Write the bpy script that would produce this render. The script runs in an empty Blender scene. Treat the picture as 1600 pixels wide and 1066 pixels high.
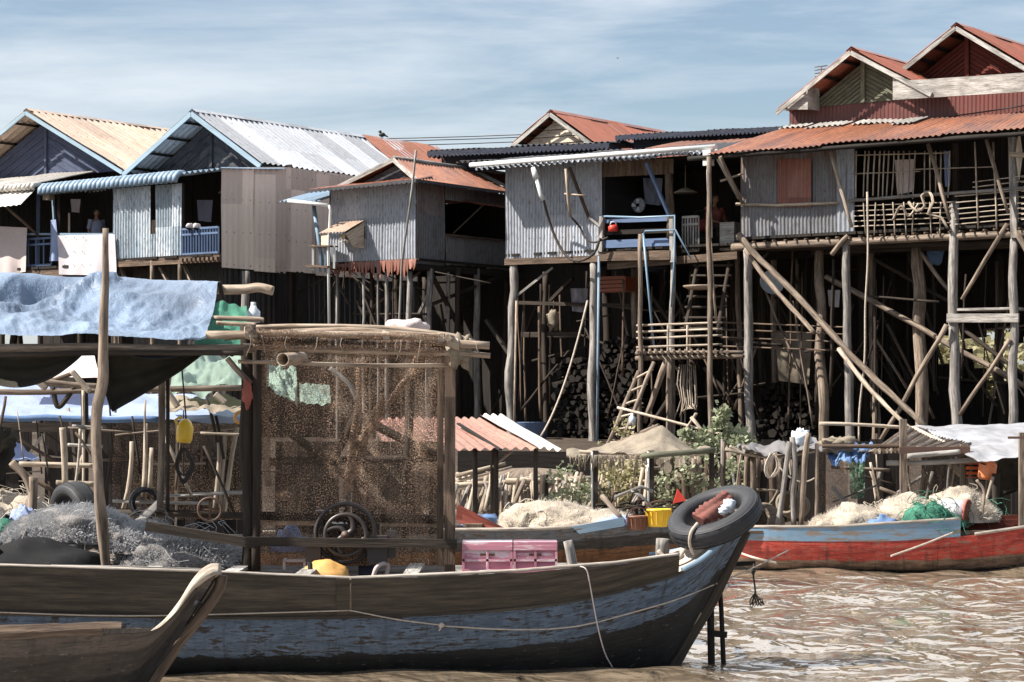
import bpy, math, random
from mathutils import Vector, Matrix, noise
from math import sin, cos, pi, radians, floor
S = bpy.context.scene
COL = S.collection
RND = random.Random(11)
# ---------------------------------------------------------------- camera, sky, sun
F = 3600.0; HC = 1.95; HY = 650.0
cam = bpy.data.cameras.new('camera'); co = bpy.data.objects.new('camera', cam); COL.objects.link(co)
co.location = (0, 0, HC); co.rotation_euler = (pi/2, 0, 0)
cam.sensor_width = 36; cam.lens = F/1600*36; cam.shift_y = (HY-533)/1600; cam.clip_end = 3000; cam.clip_start = .1
S.camera = co
SUN_EL = radians(47); SH = Vector((-.978, -.208))          # horizontal direction towards the sun
sv = Vector((SH.x*cos(SUN_EL), SH.y*cos(SUN_EL), sin(SUN_EL)))
sun = bpy.data.lights.new('sun', 'SUN'); sun.energy = 5.0; sun.angle = radians(.53); sun.color = (1, .95, .87)
so = bpy.data.objects.new('sun', sun); COL.objects.link(so)
so.rotation_euler = sv.to_track_quat('Z', 'Y').to_euler()
wd = bpy.data.worlds.new('World'); S.world = wd; wd.use_nodes = True
nt = wd.node_tree; nt.nodes.clear()
def wn(t): return nt.nodes.new(t)
sky = wn('ShaderNodeTexSky'); sky.sky_type = 'NISHITA'; sky.sun_disc = False
sky.sun_elevation = SUN_EL; sky.sun_rotation = math.atan2(SH.x, SH.y); sky.air_density = 1.0; sky.dust_density = 1.2; sky.ozone_density = 1.2
tc = wn('ShaderNodeTexCoord'); mp = wn('ShaderNodeMapping'); mp.inputs['Scale'].default_value = (2.2, 2.2, 15)
mp.inputs['Rotation'].default_value = (0, radians(11), 0)
ns = wn('ShaderNodeTexNoise'); ns.inputs['Scale'].default_value = 2.2; ns.inputs['Detail'].default_value = 7; ns.inputs['Roughness'].default_value = .58
ns.inputs['Distortion'].default_value = .35
rp = wn('ShaderNodeValToRGB'); rp.color_ramp.elements[0].position = .40; rp.color_ramp.elements[1].position = .74
mx = wn('ShaderNodeMixRGB'); mx.inputs['Color2'].default_value = (7.6, 8.1, 8.6, 1)
mu = wn('ShaderNodeMath'); mu.operation = 'MULTIPLY_ADD'; mu.inputs[1].default_value = .66; mu.inputs[2].default_value = .17
hs = wn('ShaderNodeHueSaturation'); hs.inputs['Saturation'].default_value = 1.2
bg = wn('ShaderNodeBackground'); bg.inputs['Strength'].default_value = .056
wo = wn('ShaderNodeOutputWorld'); L = nt.links.new
L(tc.outputs['Generated'], mp.inputs['Vector']); L(mp.outputs[0], ns.inputs['Vector']); L(ns.outputs['Fac'], rp.inputs[0])
L(rp.outputs[0], mu.inputs[0]); L(mu.outputs[0], mx.inputs['Fac']); L(sky.outputs[0], hs.inputs['Color']); L(hs.outputs[0], mx.inputs['Color1'])
# added bright cloud band above the frame, there to whiten the water's reflections
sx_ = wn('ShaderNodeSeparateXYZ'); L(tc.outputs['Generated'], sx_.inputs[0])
def mr(src, a, b):
    q = wn('ShaderNodeMapRange'); q.interpolation_type = 'SMOOTHSTEP'; q.inputs['From Min'].default_value = a; q.inputs['From Max'].default_value = b; L(src, q.inputs['Value']); return q.outputs[0]
def mm(a, b, op='MULTIPLY'):
    q = wn('ShaderNodeMath'); q.operation = op; L(a, q.inputs[0])
    if isinstance(b, float): q.inputs[1].default_value = b
    else: L(b, q.inputs[1])
    return q.outputs[0]
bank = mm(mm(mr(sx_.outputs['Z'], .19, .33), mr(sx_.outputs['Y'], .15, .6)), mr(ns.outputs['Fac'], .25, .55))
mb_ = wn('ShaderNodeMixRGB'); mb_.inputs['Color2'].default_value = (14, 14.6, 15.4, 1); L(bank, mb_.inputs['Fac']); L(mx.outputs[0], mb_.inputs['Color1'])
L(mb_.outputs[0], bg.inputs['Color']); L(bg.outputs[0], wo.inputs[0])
S.view_settings.view_transform = 'Standard'; S.view_settings.look = 'None'; S.view_settings.exposure = 1.1; S.view_settings.gamma = 1
S.cycles.transparent_max_bounces = 24; S.cycles.max_bounces = 6

# ---------------------------------------------------------------- helpers
def W(px, py, Y): return Vector(((px-800)/F*Y, Y, HC+(HY-py)/F*Y))
def V(*a): return Vector(a)
class Fr:
    """house frame: u along the front (right and nearer), v back along the ridge"""
    def __init__(s, px, Y, ang=36):
        a = radians(ang); s.e = V(cos(a), -sin(a), 0); s.d = V(sin(a), cos(a), 0); s.o = V((px-800)/F*Y, Y, 0)
    def at(s, u, v, z): return s.o+s.e*u+s.d*v+V(0, 0, z)
    def u(s, px, v=0):
        k = (px-800)/F; q = s.o+s.d*v
        return (k*q.y-q.x)/(s.e.x-k*s.e.y)
    def v(s, px, u=0):
        k = (px-800)/F; q = s.o+s.e*u
        return (k*q.y-q.x)/(s.d.x-k*s.d.y)
    def z(s, u, v, py): return HC+(HY-py)/F*(s.o+s.e*u+s.d*v).y
    def p(s, px, py, v=0):
        u = s.u(px, v); return s.at(u, v, s.z(u, v, py))
    def ps(s, px, py, u=0):
        v = s.v(px, u); return s.at(u, v, s.z(u, v, py))
def gz(x, y):
    t = min(1, max(0, (y-30.5)/7.0)); t = t*t*(3-2*t)
    z = -.9+1.95*t+max(0, min(1, (y-38)/14))*.35
    return z+.10*noise.noise(V(x*.5, y*.5, 0))+.05*noise.noise(V(x*2, y*2, 3))
class MB:
    def __init__(s): s.v = []; s.f = []; s.t = []; s.s = []
    def add(s, vs, fs, uvs, sm=False):
        b = len(s.v); s.v += [Vector(q) for q in vs]; s.t += uvs
        for f in fs: s.f.append([b+i for i in f]); s.s.append(sm)
        return s
    def beam(s, a, b, w, h=None, up=V(0, 0, 1), cut=0):
        a = Vector(a); b = Vector(b); h = h or w; d = (b-a); l = d.length
        if l < 1e-5: return s
        d /= l
        x = d.cross(up)
        if x.length < 1e-3: x = d.cross(V(0, 1, 0))
        x.normalize(); y = x.cross(d); o = RND.random()*20; o2 = RND.random()*20
        c = [(-w/2, -h/2), (w/2, -h/2), (w/2, h/2), (-w/2, h/2)]
        for k in range(4):
            p, q = c[k], c[(k+1) % 4]; e = w if k % 2 == 0 else h
            vs = [a+x*p[0]+y*p[1], a+x*q[0]+y*q[1], b+x*q[0]+y*q[1], b+x*p[0]+y*p[1]]
            s.add(vs, [(0, 1, 2, 3)], [(o+k, o2), (o+k+e, o2), (o+k+e, o2+l), (o+k, o2+l)])
        for r, P in ((1, a), (0, b)):
            vs = [P+x*p[0]+y*p[1] for p in c]
            s.add(vs, [(3, 2, 1, 0) if r else (0, 1, 2, 3)], [(o+p[0], o2+p[1]) for p in c])
        return s
    def box(s, c, sx, sy, sz, rz=0):
        c = Vector(c); d = V(cos(rz), sin(rz), 0)
        return s.beam(c-d*sx/2, c+d*sx/2, sy, sz)
    def tube(s, pts, r, n=7, wob=0, cap=True, oval=1):
        pts = [Vector(p) for p in pts]; m = len(pts)
        rs = r if isinstance(r, (list, tuple)) else [r]*m
        b = len(s.v); o = RND.random()*20; x = None; ln = 0
        for i, p in enumerate(pts):
            d = (pts[min(i+1, m-1)]-pts[max(i-1, 0)])
            if d.length < 1e-6: d = V(0, 0, 1)
            d.normalize()
            if x is None:
                x = d.cross(V(0, 1, .1)); 
                if x.length < .1: x = d.cross(V(1, 0, 0))
            x = (x-d*x.dot(d)).normalized(); y = d.cross(x)
            if i: ln += (p-pts[i-1]).length
            for k in range(n+1):
                a = 2*pi*k/n
                q = rs[i]*(1+wob*noise.noise(V(p.x*3+cos(a), p.y*3+sin(a), p.z*3+o)))
                s.v.append(p+x*cos(a)*q+y*sin(a)*q*oval); s.t.append((o+k/n*max(rs[0], .01)*6.28, o+ln))
        for i in range(m-1):
            for k in range(n):
                c = b+i*(n+1)+k; s.f.append([c, c+1, c+n+2, c+n+1]); s.s.append(True)
        if cap:
            for i in (0, m-1):
                c = b+i*(n+1); f = list(range(c, c+n)); s.f.append(f[::-1] if i == 0 else f); s.s.append(False)
        return s
    def log(s, a, b, r, bend=.3, r2=None, n=8, seg=None, wob=.14):
        """natural pole, slightly crooked"""
        a = Vector(a); b = Vector(b); l = (b-a).length; seg = seg or max(4, int(l/.35)); r2 = r2 or r*.85; o = RND.random()*50
        ps = []; rs = []
        for i in range(seg+1):
            t = i/seg; k = min(1, 4*t*(1-t)+.15)*bend*r*1.35
            q = a.lerp(b, t); ps.append(q+V(noise.noise(V(t*l*.9, o, 0)), noise.noise(V(t*l*.9, o, 5)), .3*noise.noise(V(t*l*.9, o, 9)))*k*1.15)
            rs.append((r+(r2-r)*t)*(1+.10*noise.noise(V(t*l*2.2, o, 20))))
        return s.tube(ps, rs, n, wob)
    def grid(s, A, B, C, D, nu, nv, fn=None, sm=True, uo=None):
        A, B, C, D = map(Vector, (A, B, C, D)); nrm = (B-A).cross(D-A); nrm.normalize()
        w = ((B-A).length+(C-D).length)/2; h = ((D-A).length+(C-B).length)/2
        o = uo or (RND.random()*30, RND.random()*30); b = len(s.v)
        for j in range(nv+1):
            for i in range(nu+1):
                a = i/nu; t = j/nv; p = A.lerp(B, a).lerp(D.lerp(C, a), t)
                if fn:
                    q = fn(a, t)
                    p = p+(q if isinstance(q, Vector) else nrm*q)
                s.v.append(p); s.t.append((o[0]+a*w, o[1]+t*h))
        for j in range(nv):
            for i in range(nu):
                c = b+j*(nu+1)+i; s.f.append([c, c+nu+1, c+nu+2, c+1]); s.s.append(sm)
        return s
    def corr(s, A, B, C, D, pitch=.1, amp=.016, nv=3, jag=0., warp=.03, lap=.0):
        A, B, C, D = map(Vector, (A, B, C, D)); w = ((B-A).length+(C-D).length)/2; h = (D-A).length
        nc = max(2, int(w/pitch)); dn = (D-A).normalized(); nrm = (B-A).cross(D-A).normalized(); o = RND.random()*40
        prof = [0, .8, 1, .8, 0, -.8, -1, -.8]; per = len(prof) if nc < 60 else 4
        if per == 4: prof = [0, 1, 0, -1]
        def fn(a, t):
            i = round(a*nc*per); x = a*w
            sheet = floor(x/.82); k = amp*prof[i % per]+warp*noise.noise(V(x*.8+o, t*h*.7, 0))+.016*((sheet*7) % 3-1)*.5+.010*(int(t*h/1.6) % 2)
            q = nrm*k
            if t > .99 and jag: q = q+dn*jag*(noise.noise(V(sheet*3.7+o, 1, 2))+.4*noise.noise(V(x*5, o, 0)))
            return q
        return s.grid(A, B, C, D, nc*per, nv, fn)
    def prism(s, pts, th):
        """flat polygon with thickness vector th"""
        pts = [Vector(p) for p in pts]; n = len(pts); th = Vector(th); o = RND.random()*20
        ex = (pts[1]-pts[0]).normalized(); nn = th.normalized(); ey = nn.cross(ex)
        uv = [((p-pts[0]).dot(ey)+o, (p-pts[0]).dot(ex)+o) for p in pts]
        s.add(pts, [tuple(range(n))[::-1]], uv); s.add([p+th for p in pts], [tuple(range(n))], uv)
        for i in range(n):
            j = (i+1) % n; l = (pts[j]-pts[i]).length
            s.add([pts[i], pts[j], pts[j]+th, pts[i]+th], [(0, 1, 2, 3)], [(o, o), (o, o+l), (o+th.length, o+l), (o+th.length, o)])
        return s
    def lathe(s, c, ax, prof, n=28, closed=False, arc=(0, 2*pi), fn=None):
        """prof [(r, h)] round axis ax at c"""
        c = Vector(c); ax = Vector(ax).normalized(); x = ax.cross(V(0, 0, 1))
        if x.length < .05: x = V(1, 0, 0)
        x.normalize(); y = ax.cross(x); b = len(s.v); m = len(prof); ln = 0
        for j, (r, h) in enumerate(prof):
            if j: ln += math.hypot(r-prof[j-1][0], h-prof[j-1][1])
            for k in range(n+1):
                a = arc[0]+(arc[1]-arc[0])*k/n; rr = r*(fn(a, j) if fn else 1)
                s.v.append(c+ax*h+x*cos(a)*rr+y*sin(a)*rr); s.t.append((a*max(prof[0][0], .05), ln))
        for j in range(m-1 if not closed else m):
            j2 = (j+1) % m
            for k in range(n):
                s.f.append([b+j*(n+1)+k, b+j*(n+1)+k+1, b+j2*(n+1)+k+1, b+j2*(n+1)+k]); s.s.append(True)
        return s
    def blob(s, c, sx, sy, sz, n=26, m=14, amp=.2, fr=1.5, flat=True, rz=0):
        c = Vector(c); b = len(s.v); o = RND.random()*40
        for j in range(m+1):
            ph = pi*j/m
            for k in range(n+1):
                a = 2*pi*k/n; d = V(cos(a)*sin(ph), sin(a)*sin(ph), cos(ph))
                q = 1+amp*noise.noise(d*fr+V(o, 0, 0))*1.6+amp*.5*noise.noise(d*fr*3+V(o, 5, 0))
                p = V(d.x*sx*q, d.y*sy*q, d.z*sz*q)
                if flat: p.z = max(p.z, -.12*sz)
                p = V(p.x*cos(rz)-p.y*sin(rz), p.x*sin(rz)+p.y*cos(rz), p.z)
                s.v.append(c+p); s.t.append((a*sx, ph*sz))
        for j in range(m):
            for k in range(n):
                q = b+j*(n+1)+k; s.f.append([q, q+n+1, q+n+2, q+1]); s.s.append(True)
        return s
def tagset(o, label=None, cat=None, group=None, kind=None):
    if label: o['label'] = label
    if cat: o['category'] = cat
    if group: o['group'] = group
    if kind: o['kind'] = kind
    return o
def thing(name, label, cat, base, group=None):
    o = bpy.data.objects.new(name, None); COL.objects.link(o); o.location = base; o.empty_display_size = .2
    return tagset(o, label, cat, group)
def root_loc(p):
    q = p
    while q.parent: q = q.parent
    return Vector(q.location)
def put(name, mb, mat, parent=None, label=None, cat=None, group=None, kind=None):
    if parent is None:
        xs = [p.x for p in mb.v]; ys = [p.y for p in mb.v]; zs = [p.z for p in mb.v]
        base = V((min(xs)+max(xs))/2, (min(ys)+max(ys))/2, min(zs)) if not kind else V(0, 0, 0)
    else: base = root_loc(parent)
    me = bpy.data.meshes.new(name); me.from_pydata([p-base for p in mb.v], [], mb.f); me.validate(verbose=False)
    if len(me.polygons) == len(mb.f):
        me.polygons.foreach_set('use_smooth', mb.s)
    uvl = me.uv_layers.new(name='UVMap'); li = [0]*len(me.loops); me.loops.foreach_get('vertex_index', li)
    arr = [0.0]*(2*len(li))
    for i, q in enumerate(li): arr[2*i], arr[2*i+1] = mb.t[q]
    uvl.data.foreach_set('uv', arr)
    o = bpy.data.objects.new(name, me); COL.objects.link(o); me.materials.append(mat)
    if parent is None: o.location = base
    else: o.parent = parent
    return tagset(o, label, cat, group, kind)
def curve(pts, n=20):
    """Catmull-Rom through pts"""
    P = [Vector(p) for p in pts]; P = [P[0]*2-P[1]]+P+[P[-1]*2-P[-2]]; out = []; m = len(P)-3
    for i in range(m):
        k = max(2, n//m)
        for j in range(k):
            t = j/k; a, b, c, d = P[i:i+4]
            out.append(.5*((2*b)+(c-a)*t+(2*a-5*b+4*c-d)*t*t+(3*b-a-3*c+d)*t**3))
    out.append(P[-2]); return out
def sagline(a, b, sag, n=14):
    a = Vector(a); b = Vector(b)
    return [a.lerp(b, i/n)-V(0, 0, sag*4*(i/n)*(1-i/n)) for i in range(n+1)]
def wl(pts, Y): return [W(p[0], p[1], p[2] if len(p) > 2 else Y) for p in pts]

# ---------------------------------------------------------------- materials
class NB:
    def __init__(s, name):
        s.m = bpy.data.materials.new(name); s.m.use_nodes = True; s.t = s.m.node_tree; s.b = s.t.nodes['Principled BSDF']; s.o = s.t.nodes['Material Output']
    def n(s, t, **k):
        q = s.t.nodes.new(t)
        for a, b in k.items():
            if a.startswith('_'): setattr(q, a[1:], b)
            else:
                i = q.inputs[int(a[1:])] if a[0] == 'i' and a[1:].isdigit() else q.inputs[a]
                if hasattr(b, 'is_linked') or isinstance(b, bpy.types.NodeSocket): s.t.links.new(b, i)
                else: i.default_value = b
        return q
    def l(s, a, b): s.t.links.new(a, b)
    def noise(s, vec, sc, det=4, ro=.55, dist=0):
        q = s.n('ShaderNodeTexNoise', Scale=sc, Detail=det, Roughness=ro, Distortion=dist); s.l(vec, q.inputs['Vector']); return q.outputs['Fac']
    def map(s, vec, sc=(1, 1, 1), rot=(0, 0, 0)):
        q = s.n('ShaderNodeMapping', Scale=sc, Rotation=rot); s.l(vec, q.inputs['Vector']); return q.outputs[0]
    def ramp(s, f, a, b, ca=(0, 0, 0, 1), cb=(1, 1, 1, 1)):
        q = s.n('ShaderNodeValToRGB'); e = q.color_ramp.elements; e[0].position = a; e[1].position = b
        e[0].color = c4(ca); e[1].color = c4(cb); s.l(f, q.inputs[0]); return q.outputs[0]
    def mix(s, f, a, b, mode='MIX'):
        q = s.n('ShaderNodeMixRGB', _blend_type=mode)
        for v, i in ((f, 0), (a, 1), (b, 2)):
            if isinstance(v, bpy.types.NodeSocket): s.l(v, q.inputs[i])
            else: q.inputs[i].default_value = c4(v) if i else v
        return q.outputs[0]
    def math(s, op, a, b=0.):
        q = s.n('ShaderNodeMath', _operation=op)
        for v, i in ((a, 0), (b, 1)):
            if isinstance(v, bpy.types.NodeSocket): s.l(v, q.inputs[i])
            else: q.inputs[i].default_value = v
        return q.outputs[0]
    def bump(s, h, st=.5, d=.01):
        q = s.n('ShaderNodeBump', Strength=st, Distance=d); s.l(h, q.inputs['Height']); s.l(q.outputs[0], s.b.inputs['Normal']); return q
    def uv(s): return s.n('ShaderNodeTexCoord').outputs['UV']
    def ob(s): return s.n('ShaderNodeTexCoord').outputs['Object']
    def col(s, c, rough=.8, spec=.3):
        if isinstance(c, bpy.types.NodeSocket): s.l(c, s.b.inputs['Base Color'])
        else: s.b.inputs['Base Color'].default_value = c4(c)
        s.b.inputs['Roughness'].default_value = rough; s.b.inputs['Specular IOR Level'].default_value = spec
def c4(c): return tuple(c)+(1,) if len(c) == 3 else tuple(c)
def wood(name, dark, light, stain=(.03, .022, .018), st=.5, gr=1., rough=.85, bump=.6):
    b = NB(name); u = b.uv(); g = b.noise(b.map(u, (26*gr, 1.6, 1)), 1, 6, .65); g2 = b.noise(b.map(u, (3, .7, 1)), 1.3, 4, .6)
    f = b.noise(b.map(u, (90*gr, 5, 1)), 1, 3)
    oi = b.n('ShaderNodeObjectInfo').outputs['Random']
    c = b.mix(b.ramp(g, .36, .64), dark, light); blot = b.noise(b.map(u, (7, 2.2, 1)), 1, 6, .72, .6); c = b.mix(b.math('MULTIPLY', b.ramp(blot, .54, .66), .45), c, stain); c = b.mix(b.math('MULTIPLY', b.ramp(f, .30, .52, (1, 1, 1), (0, 0, 0)), .6), c, stain)
    m = b.ramp(g2, .45, .68); c = b.mix(b.math('MULTIPLY', m, st), c, stain)
    k = b.math('MULTIPLY_ADD', oi, .35); k.node.inputs[2].default_value = .82
    hv = b.n('ShaderNodeHueSaturation'); b.l(c, hv.inputs['Color']); b.l(k, hv.inputs['Value'])
    b.col(hv.outputs[0], rough, .2); b.bump(b.mix(.5, g, f), bump, .012); return b.m
def metal(name, c1, c2, rust=(.22, .075, .035), ra=.3, streak=.5, rough=.5, spec=.5, dirt=(.05, .045, .045), tint=.25, mtl=0.):
    b = NB(name); u = b.uv(); sx = b.n('ShaderNodeSeparateXYZ'); b.l(u, sx.inputs[0])
    cell = b.math('FLOOR', b.math('DIVIDE', sx.outputs[0], .82)); cb = b.n('ShaderNodeCombineXYZ'); b.l(cell, cb.inputs[0])
    b.l(b.math('FLOOR', b.math('DIVIDE', sx.outputs[1], 2.1)), cb.inputs[1])
    wnn = b.n('ShaderNodeTexWhiteNoise'); b.l(cb.outputs[0], wnn.inputs['Vector']); r = wnn.outputs['Value']
    n1 = b.noise(b.map(u, (1.4, .5, 1)), 1.3, 5, .6, .6); n2 = b.noise(b.map(u, (14, .8, 1)), 1, 5, .65); n3 = b.noise(b.map(u, (40, 6, 1)), 1, 4, .6)
    c = b.mix(b.ramp(n2, .3, .7), c1, c2)
    am = b.math('ADD', b.math('MULTIPLY', n1, .6), b.math('MULTIPLY', n2, .3)); am = b.math('ADD', am, b.math('MULTIPLY', r, tint))
    c = b.mix(b.ramp(am, .75-ra*.55, .95-ra*.5), c, rust)
    sp = b.math('ADD', n3, b.math('MULTIPLY', n2, .5)); c = b.mix(b.math('MULTIPLY', b.ramp(sp, .72, .95), streak), c, dirt)
    blt = b.noise(b.map(u, (3.5, 1.6, 1)), 1, 7, .75, .8); c = b.mix(b.math('MULTIPLY', b.ramp(blt, .53, .68), streak*.75), c, [x*.6+y*.4 for x, y in zip(dirt, rust)])
    k = b.math('MULTIPLY_ADD', r, .55); k.node.inputs[2].default_value = .68
    hv = b.n('ShaderNodeHueSaturation'); b.l(c, hv.inputs['Color']); b.l(k, hv.inputs['Value'])
    # rows of roofing nails and their little rust runs
    nx = b.math('ABSOLUTE', b.math('SUBTRACT', b.math('FRACT', b.math('MULTIPLY', sx.outputs[0], 3.3)), .5))
    ny = b.math('ABSOLUTE', b.math('SUBTRACT', b.math('FRACT', b.math('MULTIPLY', sx.outputs[1], 1.25)), .5))
    nl = b.math('MULTIPLY', b.math('LESS_THAN', nx, .05), b.math('LESS_THAN', ny, .022)); c2_ = b.mix(b.math('MULTIPLY', nl, .7), hv.outputs[0], dirt)
    b.col(c2_, rough, spec); b.b.inputs['Metallic'].default_value = mtl; b.bump(n3, .25, .006); return b.m
def paint(name, color, under=(.16, .10, .06), chip=.4, rough=.6, dark=(.03, .03, .03), sc=1.):
    b = NB(name); u = b.uv(); g = b.noise(b.map(u, (22*sc, 3*sc, 1)), 1, 6, .7); n = b.noise(b.map(u, (5*sc, 1.2*sc, 1)), 1, 6, .7, .5)
    q = b.math('ADD', b.math('MULTIPLY', g, .5), b.math('MULTIPLY', n, .5)); v = b.mix(b.ramp(n, .3, .75), [x*.72 for x in color], [min(1, x*1.18) for x in color])
    c = b.mix(b.ramp(q, .72-chip*.4, .76-chip*.4), v, under); c = b.mix(b.math('MULTIPLY', b.ramp(g, .62, .74), .6), c, dark)
    b.col(c, rough, .35); b.bump(q, .5, .01); return b.m
def cloth(name, color, rough=.85, sc=6, bump=.4, var=.25, dirt=.25, trans=0, dist=.02):
    b = NB(name); u = b.uv(); n = b.noise(b.map(u, (1, 1, 1)), sc*.5, 6, .6, .4); f = b.noise(u, sc*14, 3)
    c = b.mix(b.ramp(n, .3, .7), [x*(1-var) for x in color], [min(.95, x*(1+var*.5)) for x in color])
    c = b.mix(b.math('MULTIPLY', b.ramp(b.noise(u, sc*.25, 5, .7), .52, .75), dirt), c, (.12, .09, .07))
    b.col(c, rough, .3); b.bump(b.mix(.2, n, f), bump, dist)
    if trans:
        t = b.n('ShaderNodeBsdfTranslucent'); b.l(c, t.inputs['Color']); m = b.n('ShaderNodeMixShader'); m.inputs[0].default_value = trans
        b.l(b.b.outputs[0], m.inputs[1]); b.l(t.outputs[0], m.inputs[2]); b.l(m.outputs[0], b.o.inputs['Surface'])
    return b.m
def netting(name, c1, c2, open_=.45, sc=40):
    b = NB(name); u = b.uv(); n = b.noise(u, sc, 3, .7); w = b.noise(u, 2.2, 5, .65, .8); w2 = b.noise(b.map(u, (5, .7, 1)), 1, 5, .7, 1.5)
    c = b.mix(b.ramp(n, .50, .68), c1, c2); c = b.mix(b.math('MULTIPLY', b.ramp(w2, .46, .64), .8), c, [x*.22 for x in c1]); c = b.mix(b.math('MULTIPLY', b.ramp(w, .55, .7), .5), c, [min(1, x*1.25) for x in c2]); b.col(c, .6, .5)
    t = b.n('ShaderNodeBsdfTranslucent'); b.l(c, t.inputs['Color']); m = b.n('ShaderNodeMixShader'); m.inputs[0].default_value = .45
    b.l(b.b.outputs[0], m.inputs[1]); b.l(t.outputs[0], m.inputs[2])
    tr = b.n('ShaderNodeBsdfTransparent'); m2 = b.n('ShaderNodeMixShader'); a = b.math('ADD', n, b.math('MULTIPLY', w, .35))
    b.l(b.ramp(a, .50+.38*(open_-.3), .66+.38*(open_-.3), (0, 0, 0), (1, 1, 1)), m2.inputs[0])
    b.l(tr.outputs[0], m2.inputs[1]); b.l(m.outputs[0], m2.inputs[2]); b.l(m2.outputs[0], b.o.inputs['Surface']); b.bump(n, .6, .01); return b.m
def plastic(name, color, rough=.4, var=.15, spec=.5):
    b = NB(name); n = b.noise(b.ob(), 7, 5, .6); c = b.mix(n, [x*(1-var) for x in color], [min(.95, x*(1+var)) for x in color])
    c = b.mix(b.math('MULTIPLY', b.ramp(b.noise(b.ob(), 22, 4, .7), .6, .75), .4), c, (.1, .08, .06)); b.col(c, rough, spec); b.bump(n, .15, .01); return b.m
M = {}
M['log'] = wood('weathered log', (.12, .09, .068), (.37, .29, .225), st=.45, gr=.8)
M['loggrey'] = wood('grey log', (.15, .135, .125), (.42, .385, .35), st=.45, gr=.8)
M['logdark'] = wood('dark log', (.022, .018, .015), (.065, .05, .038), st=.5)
M['plank'] = wood('brown plank', (.075, .052, .038), (.20, .14, .10), st=.5)
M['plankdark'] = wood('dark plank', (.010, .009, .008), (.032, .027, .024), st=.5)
M['plankgrey'] = wood('whitewashed plank', (.24, .225, .205), (.52, .49, .455), st=.55)
M['paleblue'] = paint('pale blue grey board', (.26, .35, .42), (.20, .19, .18), .3)
M['plankblue'] = wood('slate blue plank', (.055, .07, .12), (.10, .12, .19), st=.2)
M['plankblack'] = wood('black plank', (.014, .015, .02), (.035, .036, .045), stain=(.12, .12, .125), st=.4)
M['planknavy'] = wood('navy plank', (.018, .022, .035), (.04, .048, .072), st=.3)
M['plankgreen'] = wood('olive plank', (.12, .12, .085), (.20, .20, .14), st=.3)
M['plankred'] = wood('red plank', (.13, .028, .02), (.20, .05, .035), st=.3)
M['plankpale'] = wood('cream plank', (.42, .34, .25), (.70, .60, .48), stain=(.12, .07, .04), st=.35)
M['bamboo'] = wood('bamboo', (.26, .19, .135), (.50, .40, .31), st=.3, gr=.5, rough=.5)
M['logblack'] = wood('shade-dark log', (.007, .006, .005), (.020, .016, .013))  # near-black log, with the shade under the houses put into its colour
M['stick'] = wood('pale stick', (.28, .22, .165), (.58, .49, .39), st=.3)
M['roof_tan'] = metal('tan roofing', (.38, .27, .20), (.52, .41, .33), (.36, .16, .08), .15, .35)
M['roof_silver'] = metal('silver roofing', (.33, .345, .375), (.45, .465, .495), (.30, .24, .20), .06, .3)
M['roof_rust'] = metal('rust roofing', (.24, .075, .035), (.36, .13, .06), (.17, .05, .03), .45, .5)
M['roof_dusty'] = metal('dusty roofing', (.30, .13, .085), (.42, .21, .15), (.18, .07, .05), .35, .45)
M['roof_red'] = metal('red roofing', (.26, .078, .045), (.36, .125, .075), (.20, .05, .03), .35, .25)
M['roof_orange'] = metal('orange rust roofing', (.24, .082, .038), (.40, .16, .082), (.13, .05, .032), .42, .6)
M['roof_blue'] = metal('blue roofing', (.17, .25, .34), (.27, .36, .46), (.40, .42, .46), .1, .2)
M['roof_dark'] = metal('black roofing', (.028, .03, .034), (.055, .055, .06), (.05, .03, .03), .3, .3)
M['roof_white'] = metal('bleached roofing', (.46, .43, .39), (.60, .57, .53), (.45, .32, .24), .12, .4)
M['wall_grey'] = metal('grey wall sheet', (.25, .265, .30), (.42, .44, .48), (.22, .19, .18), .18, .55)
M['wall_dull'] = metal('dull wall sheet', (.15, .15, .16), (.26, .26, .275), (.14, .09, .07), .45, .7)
M['wall_bluegrey'] = metal('blue grey wall sheet', (.22, .29, .35), (.42, .48, .53), (.62, .64, .66), .3, .75)
M['wall_cream'] = metal('cream wall sheet', (.82, .66, .54), (.88, .74, .63), (.20, .10, .06), .04, .12, tint=.1)
M['wall_rust'] = metal('rust wall sheet', (.19, .06, .035), (.26, .09, .055), (.32, .20, .15), .25, .4)
M['wall_red'] = metal('dark red wall sheet', (.10, .022, .016), (.15, .035, .026), (.08, .02, .016), .3, .4)
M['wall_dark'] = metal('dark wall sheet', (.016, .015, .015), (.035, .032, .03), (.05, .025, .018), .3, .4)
M['tarp_blue'] = cloth('blue tarp', (.175, .235, .33), .42, 3, .9, .45, .35, .08, .05)
M['tarp_blue2'] = cloth('faded blue tarp', (.34, .41, .62), .6, 3, .8, .2, .15, .2, .05)
M['tarp_green'] = cloth('green tarp', (.27, .36, .29), .55, 3, .6, .4, .2, .35, .03)
M['tarp_white'] = cloth('white tarp', (.36, .36, .38), .6, 2, .9, .45, .6, .15, .04)
M['tarp_grey'] = cloth('grey tarp', (.16, .15, .15), .8, 3, .6, .3, .3, 0, .04)
M['tarp_olive'] = cloth('olive drape', (.050, .044, .034), .9, 3, .7, .4, .3, .1, .04)
M['sack'] = cloth('hessian', (.30, .25, .19), .95, 6, .9, .35, .4, .15, .04)
M['cloth_white'] = cloth('white bedsheet', (.60, .56, .58), .9, 3, .5, .12, .08, .12, .03)
M['cloth_pink'] = cloth('pale pink blanket', (.62, .52, .50), .9, 3, .5, .12, .15, .15, .03)
M['rag'] = cloth('dusty red rag', (.17, .065, .052), .95, 7, 1, .5, .4)
M['cloth_rust'] = cloth('rust red rag', (.32, .10, .075), .95, 5, .8, .4, .3)
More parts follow.
